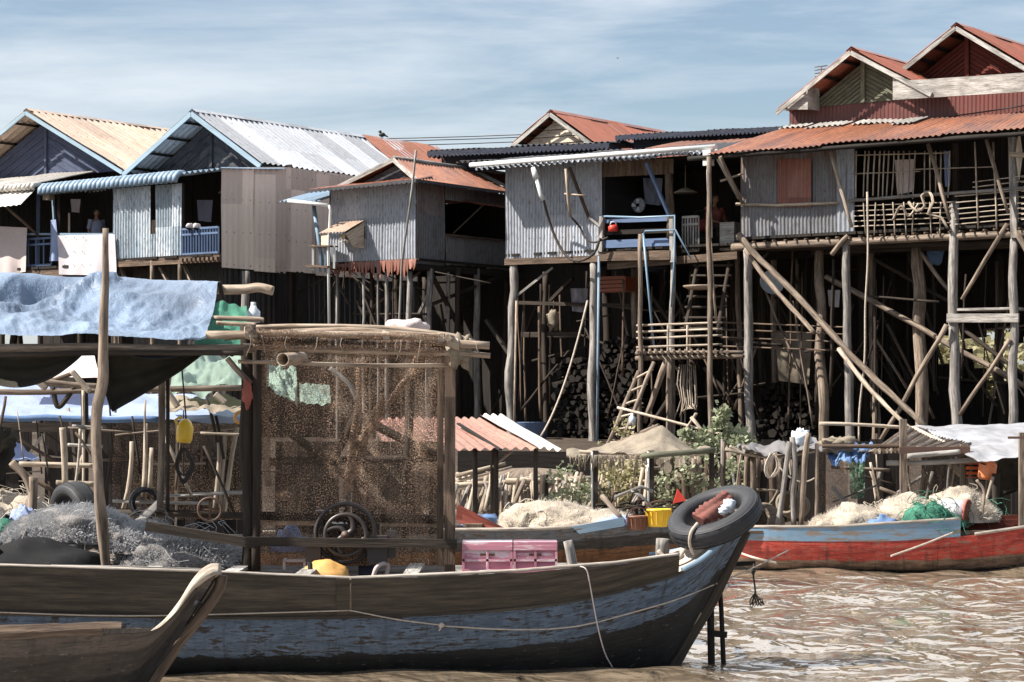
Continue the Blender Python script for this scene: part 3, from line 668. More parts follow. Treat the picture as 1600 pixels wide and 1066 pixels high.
# ================================================================ middle house with awning and propped window
fM = Fr(515, 55.5)
def mid_house():
    h = thing('stilt_house', 'small grey corrugated stilt house with rusty hipped roof and tiny cream window awning', 'house', fM.at(1.3, 1.5, 1.2), 'stilt houses along the river bank')
    U = fM.u(650); Vv = 3.9; zt = fM.z(0, 0, 298); zb = fM.z(0, 0, 420); zt2 = fM.z(U, 0, 292)
    m = MB().corr(fM.at(0, 0, zt2+.1), fM.at(U, 0, zt2+.1), fM.at(U, 0, zb), fM.at(0, 0, zb), .085, .014, 5, .18)
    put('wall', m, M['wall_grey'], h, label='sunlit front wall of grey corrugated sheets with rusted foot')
    # side wall with a wide window hole
    v0, v1 = fM.v(695, U), fM.v(783, U); wz0 = fM.z(U, v0, 367); wz1 = fM.z(U, v0, 312)
    m = MB().corr(fM.at(U, 0, zt2+.1), fM.at(U, v0, zt2+.1), fM.at(U, v0, zb), fM.at(U, 0, zb), .085, .014, 4, .1)
    m.corr(fM.at(U, v0, wz0), fM.at(U, Vv, wz0), fM.at(U, Vv, zb+.05), fM.at(U, v0, zb+.05), .085, .014, 4, .12)
    m.corr(fM.at(U, v0, zt2+.1), fM.at(U, Vv, zt2+.1), fM.at(U, Vv, wz1), fM.at(U, v0, wz1), .085, .014, 2)
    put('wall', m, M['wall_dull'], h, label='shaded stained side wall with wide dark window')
    put('wall', plank_wall(fM, -.1, U, zb, zt2, Vv).beam(fM.at(0, 0, zb), fM.at(0, Vv, zb), .03, .05, up=V(0, 0, 1))
        .prism([fM.at(0, 0, zb), fM.at(0, Vv, zb), fM.at(0, Vv, zt2), fM.at(0, 0, zt2)], fM.e*.03), M['plankdark'], h)
    put('floor', rail_planks(fM, -.1, U+.1, .05, zb+.12, .2, .05, Vv), M['plankdark'], h)
    put('window_shelf', MB().beam(fM.at(U+.03, v0, wz0), fM.at(U+.03, v1, wz0), .08, .05), M['plank'], h)
    # propped shutter of rusty sheet
    sh = put('shutter', MB().corr(fM.at(U, fM.v(722, U), wz1+.02), fM.at(U, v1+.1, wz1+.02), fM.at(U+.55, v1+.1, wz1-.08), fM.at(U+.55, fM.v(722, U), wz1-.08), .1, .016, 2), M['wall_rust'], h)
    put('shutter_prop', MB().beam(fM.at(U+.45, v0+.9, wz1-.1), fM.at(U+.02, v0+.3, wz0+.05), .03, .03), M['plank'], sh)
    # roof: right slope along the side, left slope, and the lean-to over the front
    ua = fM.u(600); za = fM.z(ua, 0, 246); ul = fM.u(492, -.3); zl = fM.z(0, 0, 300); ur = U+.45; zr = fM.z(U, 0, 288); va = .5; vr = va+5.4
    rf = put('roof', MB().corr(fM.at(ua, va-.1, za), fM.at(ua, vr, za), fM.at(ur, vr+.3, zr-.02), fM.at(ur, -.4, zr+.02), .13, .02, 4, .06)
             .corr(fM.at(ua, vr, za), fM.at(ua, va-.1, za), fM.at(ul, va-.1, zl+.12), fM.at(ul, vr, zl+.12), .13, .02, 4, .04), M['roof_orange'], h)
    # front lean-to strip
    zz = zl+.05
    put('front_roof', MB().corr(fM.at(ul+.0, .48, zl+.17), fM.at(ur-.3, .48, zr+.22), fM.at(ur, -.55, zr+.03), fM.at(ul-.1, -.55, zl-.02), .16, .03, 3), M['roof_rust'], rf)
    put('eave_trim', scallop(fM.at(ul-.1, -.55, zl-.03), fM.at(ur, -.55, zr-.0), 24, .05, fM.d*-1), M['roof_dark'], rf)
    put('eave_trim', scallop(fM.at(ur, -.55, zr-.0), fM.at(ur, vr, zr-.02), 38, .05, fM.e), M['roof_dark'], rf)
    put('gable', MB().prism([fM.at(ul+.3, va+.05, zl+.05), fM.at(ur-.3, va+.05, zr+.05), fM.at(ua, va+.05, za-.1)], fM.d*.03), M['plankblack'], rf)
    for a, b in ((fM.at(ul, va-.15, zl+.09), fM.at(ua, va-.15, za-.03)), (fM.at(ua, va-.15, za-.03), fM.at(ur-.1, -.38, zr+.02))):
        put('barge_board', MB().beam(a, b, .04, .1), M['plankgrey'], rf)
    put('ridge_cap', MB().tube([fM.at(ua, va-.15, za+.02), fM.at(ua, vr, za+.02)], .055, 8), M['plankgrey'], rf)
    for t0, t1 in ((.50, .57), (.78, .90)):
        q = lambda t, s: fM.at(ua, va+(vr-va)*t, za).lerp(fM.at(ur, va+(vr-va)*t, zr), s)+V(0, 0, .035)
        put('patch', MB().corr(q(t0, .02), q(t1, .02), q(t1, 1.0), q(t0, 1.0), .13, .016, 2), M['roof_white'], rf)
    # little cream awning with board cheek
    a0, a1 = fM.u(533), fM.u(571); zA = fM.z(a0, 0, 347); zB = fM.z(a0, -.7, 366)
    aw = put('window_awning', MB().corr(fM.at(a0, -.02, zA), fM.at(a1, -.02, zA), fM.at(a1, -.75, zB), fM.at(a0-.05, -.75, zB), .09, .012, 2, .02), M['roof_tan'], h)
    put('cheek_board', MB().prism([fM.at(a1-.02, -.03, zA-.03), fM.at(a1-.02, -.72, zB-.02), fM.at(a1-.02, -.45, zB-.32), fM.at(a1-.02, -.03, zB-.34)], fM.e*.02), M['plankpale'], aw)
    w = put('window', MB().beam(fM.at(a0+.2, -.03, zB+.05), fM.at(a1, -.03, zB+.05), .04, .3, up=V(0, 0, 1)), M['black'], h)
    put('sill', MB().beam(fM.at(a0+.1, -.1, zB-.15), fM.at(a1-.2, -.1, zB-.15), .16, .025), M['plankpale'], w)
    put('meter_box', MB().box(fM.at(a0+.2, -.12, zB-.03), .14, .1, .12, -.6), M['plankpale'], w)
    # gutter, pipe and little washing deck on the left
    g0 = fM.p(450, 314, -.6); g1 = fM.p(513, 321, -.5)
    gt = put('gutter', MB().tube([g0, g1], .045, 8), M['white_pipe'], h)
    put('downpipe', MB().tube([g1, g1+V(.05, 0, -.1), fM.p(513, 390, -.45), fM.p(515, 560, -.3)], .035, 7), M['white_pipe'], gt)
    put('side_roof', MB().corr(fM.at(-1.2, .9, fM.z(0, 0, 290)), fM.at(.0, .9, fM.z(0, 0, 292)), fM.at(.1, -.55, fM.z(0, 0, 318)), fM.at(-1.35, -.3, fM.z(0, 0, 312)), .14, .02, 2), M['roof_blue'], h)
    put('wall_brace', MB().tube([fM.p(490, 322, -.1), fM.p(498, 375, -.2), fM.p(504, 415, -.2)], .05, 7), M['light_blue_paint'], h)
    dk = put('washing_deck', MB().beam(fM.p(488, 416, -.3), fM.p(522, 418, -.3), .5, .05).beam(fM.p(488, 385, -.4), fM.p(522, 385, -.4), .3, .03), M['plank'], h)
    for px, y in ((489, 383), (500, 386), (508, 386), (522, 380)): put('rail_post', MB().beam(fM.p(px, y, -.4), fM.p(px, y+40, -.4), .05, .05), M['white_pipe'] if px in (489, 522) else M['light_blue_paint'], dk)
    put('box', MB().box(fM.p(509, 378, -.3), .35, .03, .3, -.9), M['plankpale'], dk)
    # ragged rusted foot of the front wall
    m = MB()
    for i in range(30):
        u = U*(i+RND.random())/30; m.prism([fM.at(u, -.03, zb+.12), fM.at(u+.11, -.03, zb+.14), fM.at(u+.1, -.04-RND.random()*.05, zb-.05-.28*RND.random()), fM.at(u+.03, -.04, zb-.03-.25*RND.random())], V(0, -.01, 0))
    put('rusted_edge', m, M['wall_rust'], h)
    for px, r in ((527, .05), (568, .045), (604, .06), (640, .09), (590, .035)): stilt(h, fM, px, 424, v=.1, r=r, mat='loggrey' if px != 640 else 'loggrey')
    for px, v, r in ((672, .9, .09), (745, 3.0, .09), (700, 1.9, .05)):
        a = fM.ps(px, 420, U); b = V(a.x, a.y, gz(a.x, a.y)-.3); put('stilt', MB().log(b, a, r, .5), M['loggrey'], h)
    stilts_back(h, fM, [0, .9, 1.8, 2.6], [1.4, 2.6, 3.8], zb, 'logdark', .07)
    for a, b in (((517, 424), (545, 475)), ((560, 440), (590, 515)), ((558, 470), (580, 520)), ((598, 440), (615, 470))):
        put('brace', MB().beam(fM.p(*a, .1), fM.p(*b, .2), .07, .05), M['logdark'], h)
    put('brace', MB().beam(fM.ps(675, 430, U), fM.ps(722, 520, U), .1, .07), M['logdark'], h)
    put('brace', MB().beam(fM.ps(672, 455, U), fM.ps(655, 490, U-.3), .08, .06), M['loggrey'], h)
    put('brace', MB().beam(fM.ps(672, 477, U), fM.ps(790, 428, U), .07, .07), M['logdark'], h)
    put('brace', MB().beam(fM.ps(690, 505, U), fM.ps(745, 470, U-.5), .06, .06), M['logdark'], h)
    clutter(h, fM, 520, 690, 425, 560, .1, 2.5, 20)
    put('floor_beam', MB().beam(fM.at(U, 0, zb-.05), fM.at(U, Vv, zb-.05), .1, .14), M['plankdark'], h)
    put('rear_wall', plank_wall(fM, -.6, U+3.2, .9, zb+.4, Vv+.6, .3, .0).beam(fM.at(-.5, Vv+.5, zb), fM.at(U, Vv+.5, zb), .02, .02), M['plankdark'], h)
    # long pale pole leaning on the house
    put('leaning_pole', MB().tube(curve([fM.p(650, 235, -.62), fM.p(642, 310, -.66), fM.p(632, 380, -.5), fM.p(627, 432, -.3), fM.p(622, 560, -.2)]), .028, 7), M['plankgrey'],
        label='long thin whitish pole leaning against the grey front wall beside its corner', cat='pole')
mid_house()

# ================================================================ house with the balcony
f3 = Fr(790, 52.)
def bowl_lamp(p):
    o = put('hanging_lamp', MB().lathe(p, V(0, 0, 1), [(.02, .12), (.06, .10), (.27, .0), (.26, -.02), (.0, .02)], 18).tube([p+V(0, 0, .1), p+V(0, 0, .6)], .012, 5), M['sack'],
            label='shallow round lamp shade hanging in the dark doorway', cat='lamp')
def balcony_house():
    h = thing('stilt_house', 'grey corrugated stilt house with white gutter and open balcony, black scalloped upper roofs', 'house', f3.at(2.5, 1, 1.2), 'stilt houses along the river bank')
    U1 = f3.u(941); UE = f3.u(1052); UR = f3.u(1150); zt = f3.z(0, 0, 258); zb = f3.z(0, 0, 404); ztr = f3.z(U1, 0, 250)
    put('wall', MB().corr(f3.at(0, 0, zt), f3.at(U1, 0, ztr), f3.at(U1, 0, f3.z(U1, 0, 400)), f3.at(0, 0, zb), .08, .013, 5, .05), M['wall_grey'], h, label='grey corrugated front wall')
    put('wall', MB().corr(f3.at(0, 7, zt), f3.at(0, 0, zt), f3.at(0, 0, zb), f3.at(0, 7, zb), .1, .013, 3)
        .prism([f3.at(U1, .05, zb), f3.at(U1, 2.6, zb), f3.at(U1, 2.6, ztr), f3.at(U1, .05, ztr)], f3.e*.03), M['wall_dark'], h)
    put('lintel_board', MB().corr(f3.at(U1, -.0, ztr), f3.at(UE, 0, f3.z(UE, 0, 248)), f3.at(UE, 0, f3.z(UE, 0, 272)), f3.at(U1, 0, f3.z(U1, 0, 277)), .12, .01, 1), M['plank'], h)
    # interior
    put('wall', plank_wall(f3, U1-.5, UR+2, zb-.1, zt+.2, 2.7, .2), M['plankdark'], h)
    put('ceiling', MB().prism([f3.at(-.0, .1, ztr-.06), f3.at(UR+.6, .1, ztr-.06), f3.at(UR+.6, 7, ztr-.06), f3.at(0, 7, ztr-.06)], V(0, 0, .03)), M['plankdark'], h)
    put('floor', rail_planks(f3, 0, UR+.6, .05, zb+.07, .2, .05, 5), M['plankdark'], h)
    zfl = f3.z(U1, 0, 400)
    put('floor_beam', MB().beam(f3.at(0, .0, zb-.08), f3.at(U1, 0, zfl-.06), .1, .14), M['plank'], h)
    put('floor_beam', MB().beam(f3.at(U1+.02, -.12, zfl-.02), f3.at(UE, -.12, f3.z(UE, 0, 399)), .06, .2).beam(f3.at(U1+.1, .1, zfl-.22), f3.at(UR, .1, zfl-.12), .12, .16), M['plank'], h)
    # roof sheet over the front with gutter and zig-zag edge
    e0 = f3.p(742, 262, -.75); e1 = f3.p(1118, 237, -.75); b0 = f3.at(-.9, 1.3, e0.z+.42); b1 = f3.at(UR-.2, 1.3, e1.z+.42)
    pr = put('porch_roof', MB().corr(b0, b1, e1, e0, .15, .03, 3), M['roof_dark'], h)
    put('roof_edge', MB().corr(e0.lerp(b0, .06)+V(0, -.02, .02), e1.lerp(b1, .06)+V(0, -.02, .02), e1+V(0, -.05, -.035), e0+V(0, -.05, -.035), .15, .032, 2), M['roof_silver'], pr)
    g = put('gutter', MB().tube([e0+V(-.1, -.12, .04), e1+V(0, -.12, .09)], .055, 9), M['white_pipe'], h)
    g2 = put('gutter_head', MB().box(f3.p(1107, 247, -.9), .18, .16, .32, -.6), M['white_pipe'], g)
    put('downpipe', MB().tube([f3.p(1107, 250, -.9), f3.p(1108, 302, -.9), f3.p(1110, 372, -.9)], .045, 8), M['white_pipe'], g)
    put('downpipe_bamboo', MB().tube([f3.p(1110, 372, -.9), f3.p(1114, 440, -.9), f3.p(1119, 502, -.9)], .024, 6), M['bamboo'], g)
    put('gutter_head', MB().tube([f3.p(833, 262, -.85), f3.p(838, 279, -.85)], [.05, .075], 8), M['white_pipe'], g)
    put('downpipe', MB().tube([f3.p(838, 278, -.85), f3.p(845, 305, -.8), f3.p(849, 313, -.75)], .045, 8), M['white_pipe'], g)
    put('drain_hose', MB().tube(curve([f3.p(849, 311, -.75), f3.p(856, 338, -.4), f3.p(868, 372, -.3), f3.p(885, 400, -.3), f3.p(905, 408, -.35), f3.p(928, 396, -.35), f3.p(938, 372, -.35)]), .03, 6), M['rope_dark'], g)
    put('drain_ladder', MB().tube([f3.p(884, 264, -.8), f3.p(888, 315, -.6), f3.p(892, 340, -.5)], .03, 6).tube([f3.p(882, 303, -.62), f3.p(916, 306, -.6)], .02, 6), M['bamboo'], g)
    put('drain_hose', MB().tube(curve([f3.p(893, 340, -.5), f3.p(906, 355, -.3), f3.p(914, 371, -.3), f3.p(928, 379, -.3), f3.p(950, 371, -.3)]), .024, 6), M['rope_dark'], g)
    put('eave_brace', MB().beam(f3.p(890, 262, -.7), f3.p(920, 340, -.05), .06, .05), M['iron'], h)
    put('eave_brace', MB().beam(f3.p(920, 338, -.06), f3.p(938, 355, -.04), .05, .05), M['plankgrey'], h)
    put('eave_brace', MB().beam(f3.p(1010, 255, -.7), f3.p(1046, 338, -.05), .07, .05), M['blue_paint'], h)
    put('post', MB().log(f3.p(1047, 372, 0), f3.p(1046, 272, 0), .085, .4, .095), M['plank'], h)
    # balcony rails
    for y, w, mt in ((345, .09, 'blue_paint'), (363, .1, 'plankdark'), (381, .17, 'blue_paint')):
        put('balcony_rail', MB().beam(f3.p(942, y+1, -.02), f3.p(1048, y-3, -.02), .04, w), M[mt], h)
    put('corner_post', MB().beam(f3.p(941, 338, -.06), f3.p(939, 398, -.06), .1, .1), M['plankgrey'], h)
    put('corner_post', MB().beam(f3.p(1050, 338, -.08), f3.p(1052, 410, -.08), .1, .1), M['plankgrey'], h)
    pp = put('water_pipe', MB().tube([f3.p(941, 338, -.15), f3.p(1000, 340, -.15), f3.p(1054, 337, -.15), f3.p(1054, 400, -.15), f3.p(1049, 480, -.15)], .022, 6)
        .tube([f3.p(1005, 368, -.2), f3.p(1008, 361, -.2), f3.p(1055, 359, -.2), f3.p(1080, 405, -.2)], .02, 6)
        .tube([f3.p(1005, 365, -.2), f3.p(1012, 440, -.2), f3.p(1022, 545, -.2)], .025, 6), M['blue_pipe'], h)
    balusters(f3, f3.u(1055), f3.u(1080), .3, f3.z(UE, .3, 393), f3.z(UE, .3, 340), 'plankgrey', h, 6, 'white_railing', .016)
    balusters(f3, f3.u(1084, .8), f3.u(1108, .8), .8, f3.z(UE, .8, 398), f3.z(UE, .8, 372), 'plankdark', h, 7, 'dark_railing', .016)
    put('cabinet', MB().box(f3.p(1142, 370, .8), .35, .35, .6, -.6), M['plankgrey'], h)
    # stilts
    for px, r, px1 in ((802, .125, 797), (927, .115, 927), (1052, .08, 1048)): stilt(h, f3, px, 403, v=.05, r=r, px1=px1)
    stilt(h, f3, 852, 425, v=2, r=.09, mat='logdark'); stilt(h, f3, 992, 420, v=1.5, r=.11, mat='log', bend=.8)
    put('pipe', MB().tube([f3.p(936, 400, -.1), f3.p(933, 700, -.1)], .03, 6), M['light_blue_paint'], h)
    put('pipe', MB().tube([f3.p(807, 470, -.12), f3.p(803, 690, -.1)], .025, 6), M['bamboo'], h)
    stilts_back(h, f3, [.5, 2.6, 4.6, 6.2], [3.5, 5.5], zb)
    put('brace', MB().beam(f3.p(864, 418, .3), f3.p(808, 462, .1), .05, .05), M['loggrey'], h)
    for a, b in (((860, 470), (895, 435)), ((760, 500), (800, 560)), ((1010, 450), (1045, 500))): put('brace', MB().beam(f3.p(*a, 1.8), f3.p(*b, 1.8), .09, .07), M['logdark'], h)
    put('tie_beam', MB().beam(f3.p(808, 473, 1.5), f3.p(985, 478, 1.5), .08, .08).beam(f3.p(815, 523, 2), f3.p(905, 523, 2), .06, .12), M['logdark'], h)
    clutter(h, f3, 800, 1150, 420, 690, .4, 4.0, 46)
    put('rear_wall', plank_wall(f3, -3, UR+1.3, .9, zb+.5, 7.0, .3, .0), M['plankdark'], h)
    # upper storeys behind: low dark roofs with scalloped fascias
    q = lambda px, py, v: f3.p(px, py, v)
    A, B = q(668, 236, 3.0), q(952, 223, 3.0)
    ur = put('upper_roof', MB().corr(A+f3.d*4+V(0, 0, .35), B+f3.d*4+V(0, 0, .35), B, A, .16, .03, 3), M['roof_dark'], h)
    put('fascia', scallop(A+V(0, 0, -.1), B+V(0, 0, -.1), 42, .09, f3.d*-1), M['planknavy'], ur)
    put('fascia', scallop(B+V(0, 0, -.1), B+f3.d*2.6+V(0, 0, -.55), 12, .09, f3.e), M['planknavy'], ur)
    put('fascia', scallop(A+V(0, 0, -.1), A+f3.d*2.2+V(0, 0, -.1), 12, .09, f3.e*-1), M['planknavy'], ur)
    put('upper_wall', MB().prism([q(690, 243, 3.5), q(935, 232, 3.5), q(935, 262, 3.5), q(690, 268, 3.5)], f3.d*.05), M['planknavy'], h)
    A2, B2 = q(712, 253, 1.9), q(945, 243, 1.9)
    put('middle_roof', MB().corr(A2+f3.d*1.6+V(0, 0, .12), B2+f3.d*1.6+V(0, 0, .12), B2, A2, .16, .03, 3), M['roof_dark'], h)
    put('light_strip', MB().tube([q(898, 243, 1.85), q(934, 240, 1.85)], .03, 6), M['plankgrey'], h)
    # rust strip roofs to the right
    A3, B3 = q(1000, 233, 1.1), q(1118, 226, 1.1)
    put('rust_strip_roof', MB().corr(A3+f3.d*1.6+V(0, 0, .28), B3+f3.d*1.6+V(0, 0, .28), B3-V(0, 0, .03), A3-V(0, 0, .03), .15, .025, 3), M['roof_orange'], h)
    put('fascia', scallop(q(958, 243, 1.0), q(1105, 234, 1.0), 22, .08, f3.d*-1), M['planknavy'], h)
    A4, B4 = q(962, 212, 3.0), q(1235, 197, 3.0)
    u4 = put('long_roof', MB().corr(A4+f3.d*3+V(0, 0, .22), B4+f3.d*3+V(0, 0, .22), B4, A4, .16, .03, 3), M['roof_dark'], h)
    put('fascia', scallop(A4+V(0, 0, -.08), B4+V(0, 0, -.08), 44, .08, f3.d*-1), M['planknavy'], u4)
    put('fascia', scallop(A4+V(0, 0, -.08), A4+f3.d*1.6+V(0, 0, -.35), 9, .08, f3.e*-1), M['planknavy'], u4)
    put('long_wall', MB().prism([q(990, 213, 3.4), q(1240, 203, 3.4), q(1240, 240, 3.4), q(990, 243, 3.4)], f3.d*.05), M['planknavy'], h)
    # rear gable, cream boards and red roof
    h5 = thing('gabled_house', 'house behind with red roof and weathered cream board gable above the black roofs', 'house', f3.at(3, 7.5, 1.2), 'stilt houses along the river bank')
    rf, g = gable_roof(h5, f3, 7.2, 5.6, (860, 173), (800, 224), (925, 220), 'roof_red', 'plankgrey', bargew=.1, over=.25)
    ua, za, ul, zl, ur_, zr = g; m = MB(); zbb = min(zl, zr); z = zbb-.3; 
    while z < za-.25:
        k = lambda zz: (ua-(ua-ul)*min(1, (za-.18-zz)/(za-zl)), ua+(ur_-ua)*min(1, (za-.18-zz)/(za-zr)))
        a0, b0_ = k(z); a1, b1_ = k(z+.17)
        m.prism([f3.at(a0, 7.25, z), f3.at(b0_, 7.25, z), f3.at(b1_, 7.28, z+.165), f3.at(a1, 7.28, z+.165)], f3.d*.03); z += .18
    put('gable', m, M['plankpale'], h5)
    # right slope seen running down
    put('lower_roof', MB().corr(f3.at(ur_, 6.9, zr+.02), f3.at(ur_, 12, zr+.02), f3.at(ur_+2.0, 12, zr-1.1), f3.at(ur_+2.0, 6.9, zr-1.1), .1, .016, 3), M['roof_red'], h5)
    put('wall', MB().prism([f3.at(ul, 7.5, 5), f3.at(ur_+1, 7.5, 5), f3.at(ur_+.0, 7.5, zr-.1), f3.at(ul, 7.5, zl-.1)], f3.d*3), M['plankdark'], h5)
    bowl_lamp(f3.p(1071, 301, .8))
    # fan
    p = f3.p(999, 321, 1.2); fn = thing('wall_fan', 'round grey fan in the dark balcony room', 'fan', p)
    put('cage', MB().lathe(p, f3.d*-1, [(.16, 0), (.17, .02), (.16, .04), (.15, .02)], 22, True).lathe(p, f3.d*-1, [(.03, .05), (.15, .03)], 16), M['wall_grey'], fn)
    m = MB()
    for k in range(4):
        a = k*pi/2; r = V(cos(a), 0, sin(a)); s = V(-sin(a), 0, cos(a)); m.prism([p+r*.03-f3.d*.06, p+r*.13-s*.05-f3.d*.06, p+r*.14+s*.04-f3.d*.06, p+r*.04+s*.03-f3.d*.06], f3.d*-.006)
    put('blade', m, M['clear'], fn); put('hub', MB().blob(p-f3.d*.08, .04, .04, .04, 10, 8, 0, flat=False), M['black'], fn)
    # kettle-like red pot on the rail
    p = f3.p(958, 362, -.1); k = thing('watering_pot', 'small red plastic pot on the balcony rail left of the pipes', 'pot', p)
    put('body', MB().lathe(p, V(0, 0, 1), [(.0, 0), (.10, 0), (.11, .1), (.08, .14), (.0, .15)], 14), M['red'], k)
    put('handle', MB().tube([p+V(-.07, 0, .12), p+V(-.04, 0, .21), p+V(.05, 0, .21), p+V(.07, 0, .12)], .015, 6), M['clear'], k)
    p = f3.p(1096, 352, .8); k = thing('shoulder_bag', 'dark red bag resting on the dark railing inside the doorway', 'bag', p)
    put('body', MB().blob(p, .27, .13, .15, 16, 10, .15, flat=False), M['bagred'], k)
    put('strap', MB().tube(curve([p+V(-.2, -.05, .15), p+V(-.1, -.08, .3), p+V(.1, -.08, .3), p+V(.2, -.05, .15)], 10), .02, 5), M['black'], k)
    # basket on the washing line, orange crate inside
    p = f3.p(1095, 450, -.4); put('wicker_tray', MB().lathe(p, V(0, 0, 1), [(0, -.05), (.28, -.03), (.38, .03), (.37, .05), (.27, 0), (0, -.02)], 18), M['bamboo'],
        label='shallow wicker tray hanging beside the bamboo downpipe', cat='tray')
    p = f3.p(960, 445, 1.2); m = MB(); w = .42
    for s_ in (-1, 1):
        for k in range(4): m.beam(p-f3.e*w+f3.d*.2*s_+V(0, 0, -.13+.09*k), p+f3.e*w+f3.d*.2*s_+V(0, 0, -.13+.09*k), .015, .07)
        m.beam(p+f3.e*w*s_-f3.d*.2, p+f3.e*w*s_+f3.d*.2, .02, .32)
    put('crate', m, M['dull_orange'], label='dull orange crate stored under the balcony floor', cat='crate')
balcony_house()

# ================================================================ big rust-roofed house on the right
f4 = Fr(1158, 48.2)
def right_house():
    h = thing('stilt_house', 'tall red stilt house with olive and red gables, rust porch roof and stick lattice balcony', 'house', f4.at(3, 1, 1.2), 'stilt houses along the river bank')
    U1 = f4.u(1336); UE = f4.u(1760); zt = f4.z(0, 0, 240); zb = f4.z(0, 0, 372)
    z3 = lambda u, py: f4.z(u, 0, py)
    zfl = f4.z(0, 0, 371)
    put('wall', MB().corr(f4.at(0, 0, zt), f4.at(U1, 0, z3(U1, 228)), f4.at(U1, 0, zfl), f4.at(0, 0, zfl), .085, .014, 5, .06), M['wall_dull'], h, label='weathered corrugated front wall')
    w0, w1 = f4.u(1217), f4.u(1270)
    sh = put('window_shutter', MB().corr(f4.at(w0, -.06, f4.z(w0, 0, 249)), f4.at(w1, -.06, f4.z(w1, 0, 248)), f4.at(w1, -.06, f4.z(w1, 0, 324)), f4.at(w0, -.06, f4.z(w0, 0, 324)), .09, .014, 2), M['wall_rust'], h)
    put('shutter_sill', MB().tube([f4.p(1150, 319, -.08), f4.p(1215, 321, -.08), f4.p(1310, 317, -.08)], .03, 6), M['stick'], h)
    put('wall_strip', MB().corr(f4.at(f4.u(1308), -.03, zt), f4.at(U1, -.03, z3(U1, 230)), f4.at(U1, -.03, zfl), f4.at(f4.u(1308), -.03, zfl), .085, .014, 3), M['wall_grey'], h)
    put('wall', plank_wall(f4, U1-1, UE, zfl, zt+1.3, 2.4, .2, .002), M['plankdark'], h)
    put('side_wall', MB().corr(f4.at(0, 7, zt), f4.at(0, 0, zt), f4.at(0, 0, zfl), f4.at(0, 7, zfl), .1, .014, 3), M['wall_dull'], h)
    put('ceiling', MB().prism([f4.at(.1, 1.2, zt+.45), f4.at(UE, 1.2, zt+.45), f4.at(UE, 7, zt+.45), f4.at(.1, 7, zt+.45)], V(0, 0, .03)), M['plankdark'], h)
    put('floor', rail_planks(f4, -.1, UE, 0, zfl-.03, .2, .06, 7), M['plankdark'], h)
    m = MB(); 
    for i in range(34):
        u = UE*(i+.5)/34; m.log(f4.at(u, -.12-RND.random()*.1, zfl-.12), f4.at(u, .8, zfl-.12), .022, .3, n=5)
    put('joist', m, M['plank'], h)
    put('floor_beam', MB().log(f4.at(-.2, -.02, zfl-.2), f4.at(UE, -.02, zfl-.22), .08, .3), M['log'], h)
    # porch roof
    E0 = f4.p(1104, 240, -.9); E1 = f4.p(1780, 184, -.9); T0 = f4.p(1228, 200, 1.5); T1 = f4.p(1790, 165, 1.5)
    pr = put('porch_roof', MB().corr(T0, T1, E1, E0, .12, .018, 5, .05), M['roof_orange'], h)
    m = MB(); X = lambda a, t: T0.lerp(T1, a).lerp(E0.lerp(E1, a), t)+V(0, 0, .03)
    for a0, a1, t0, t1 in ((.09, .20, -.02, .16), (.22, .36, -.02, .13), (.36, .42, 0, .3), (.0, .08, -.02, .1)): m.corr(X(a0, t0), X(a1, t0), X(a1, t1), X(a0, t1), .12, .018, 2, .03)
    put('patch', m, M['roof_white'], pr)
    put('purlin', MB().log(f4.at(-.8, -.8, E0.z-.07), E1+V(0, .05, -.12), .05, .3).log(f4.at(0, .4, zt+.05), T1-V(0, 0, .2), .05, .3), M['plankdark'], pr)
    # red clerestory wall and gables, set back
    vg = 1.9
    zc0 = f4.z(f4.u(1240, vg), vg, 205); 
    a, b_ = f4.u(1234, vg), f4.u(1800, vg)
    put('clerestory', MB().corr(f4.at(a, vg, f4.z(a, vg, 165)), f4.at(b_, vg, f4.z(b_, vg, 120)), f4.at(b_, vg, f4.z(b_, vg, 175)), f4.at(a, vg, f4.z(a, vg, 208)), .09, .012, 2)
        .corr(f4.at(a, vg+6, f4.z(a, vg, 175)), f4.at(a, vg, f4.z(a, vg, 175)), f4.at(a, vg, f4.z(a, vg, 208)), f4.at(a, vg+6, f4.z(a, vg, 208)), .09, .012, 2), M['wall_red'], h)
    rfA, g = gable_roof(h, f4, vg, 6.5, (1330, 75), (1214, 170), (1456, 141), 'roof_red', 'plankgrey', bargew=.09, over=.6)
    ua, za, ul, zl, ur, zr = g
    chevrons(h, f4, vg-.02, ua, za, ul, zl, ur, zr, f4.z(ua, vg, 161), 'plankgreen', .095)
    put('eave_return', MB().prism([f4.p(1222, 172, vg-.55), f4.p(1262, 171, vg-.55), f4.p(1262, 136, vg-.55), f4.p(1252, 142, vg-.55)], f4.d*.04)
        .prism([f4.p(1262, 171, vg-.55), f4.p(1262, 136, vg-.55), f4.p(1279, 138, vg-.1), f4.p(1279, 173, vg-.1)], f4.d*.04), M['plankgrey'], rfA)
    put('eave_return', MB().prism([f4.p(1395, 156, vg-.55), f4.p(1395, 113, vg-.55), f4.p(1432, 130, vg-.55), f4.p(1450, 136, vg-.55), f4.p(1450, 152, vg-.55)], f4.d*.04), M['plankgrey'], rfA)
    vB = vg+1.2
    rfB, g = gable_roof(h, f4, vB, 8.5, (1494, 37), (1400, 112), (1650, 128), 'roof_red', 'plankgrey', bargew=.09, over=.6)
    ua, za, ul, zl, ur, zr = g
    chevrons(h, f4, vB-.02, ua, za, ul, zl, ur, zr, f4.z(ua, vB, 128), 'plankred', .10)
    put('fascia_board', MB().beam(f4.p(1396, 142, vg-.58), f4.p(1800, 116, vg-.58), .05, .38), M['plankgrey'], h)
    put('cable', MB().tube(sagline(f4.p(1240, 198, vg-.1), f4.p(1600, 165, vg-.1), .1), .015, 5), M['rope_dark'], h)
    # balcony: lattice of sticks
    zR = lambda u, py: f4.z(u, 0, py)
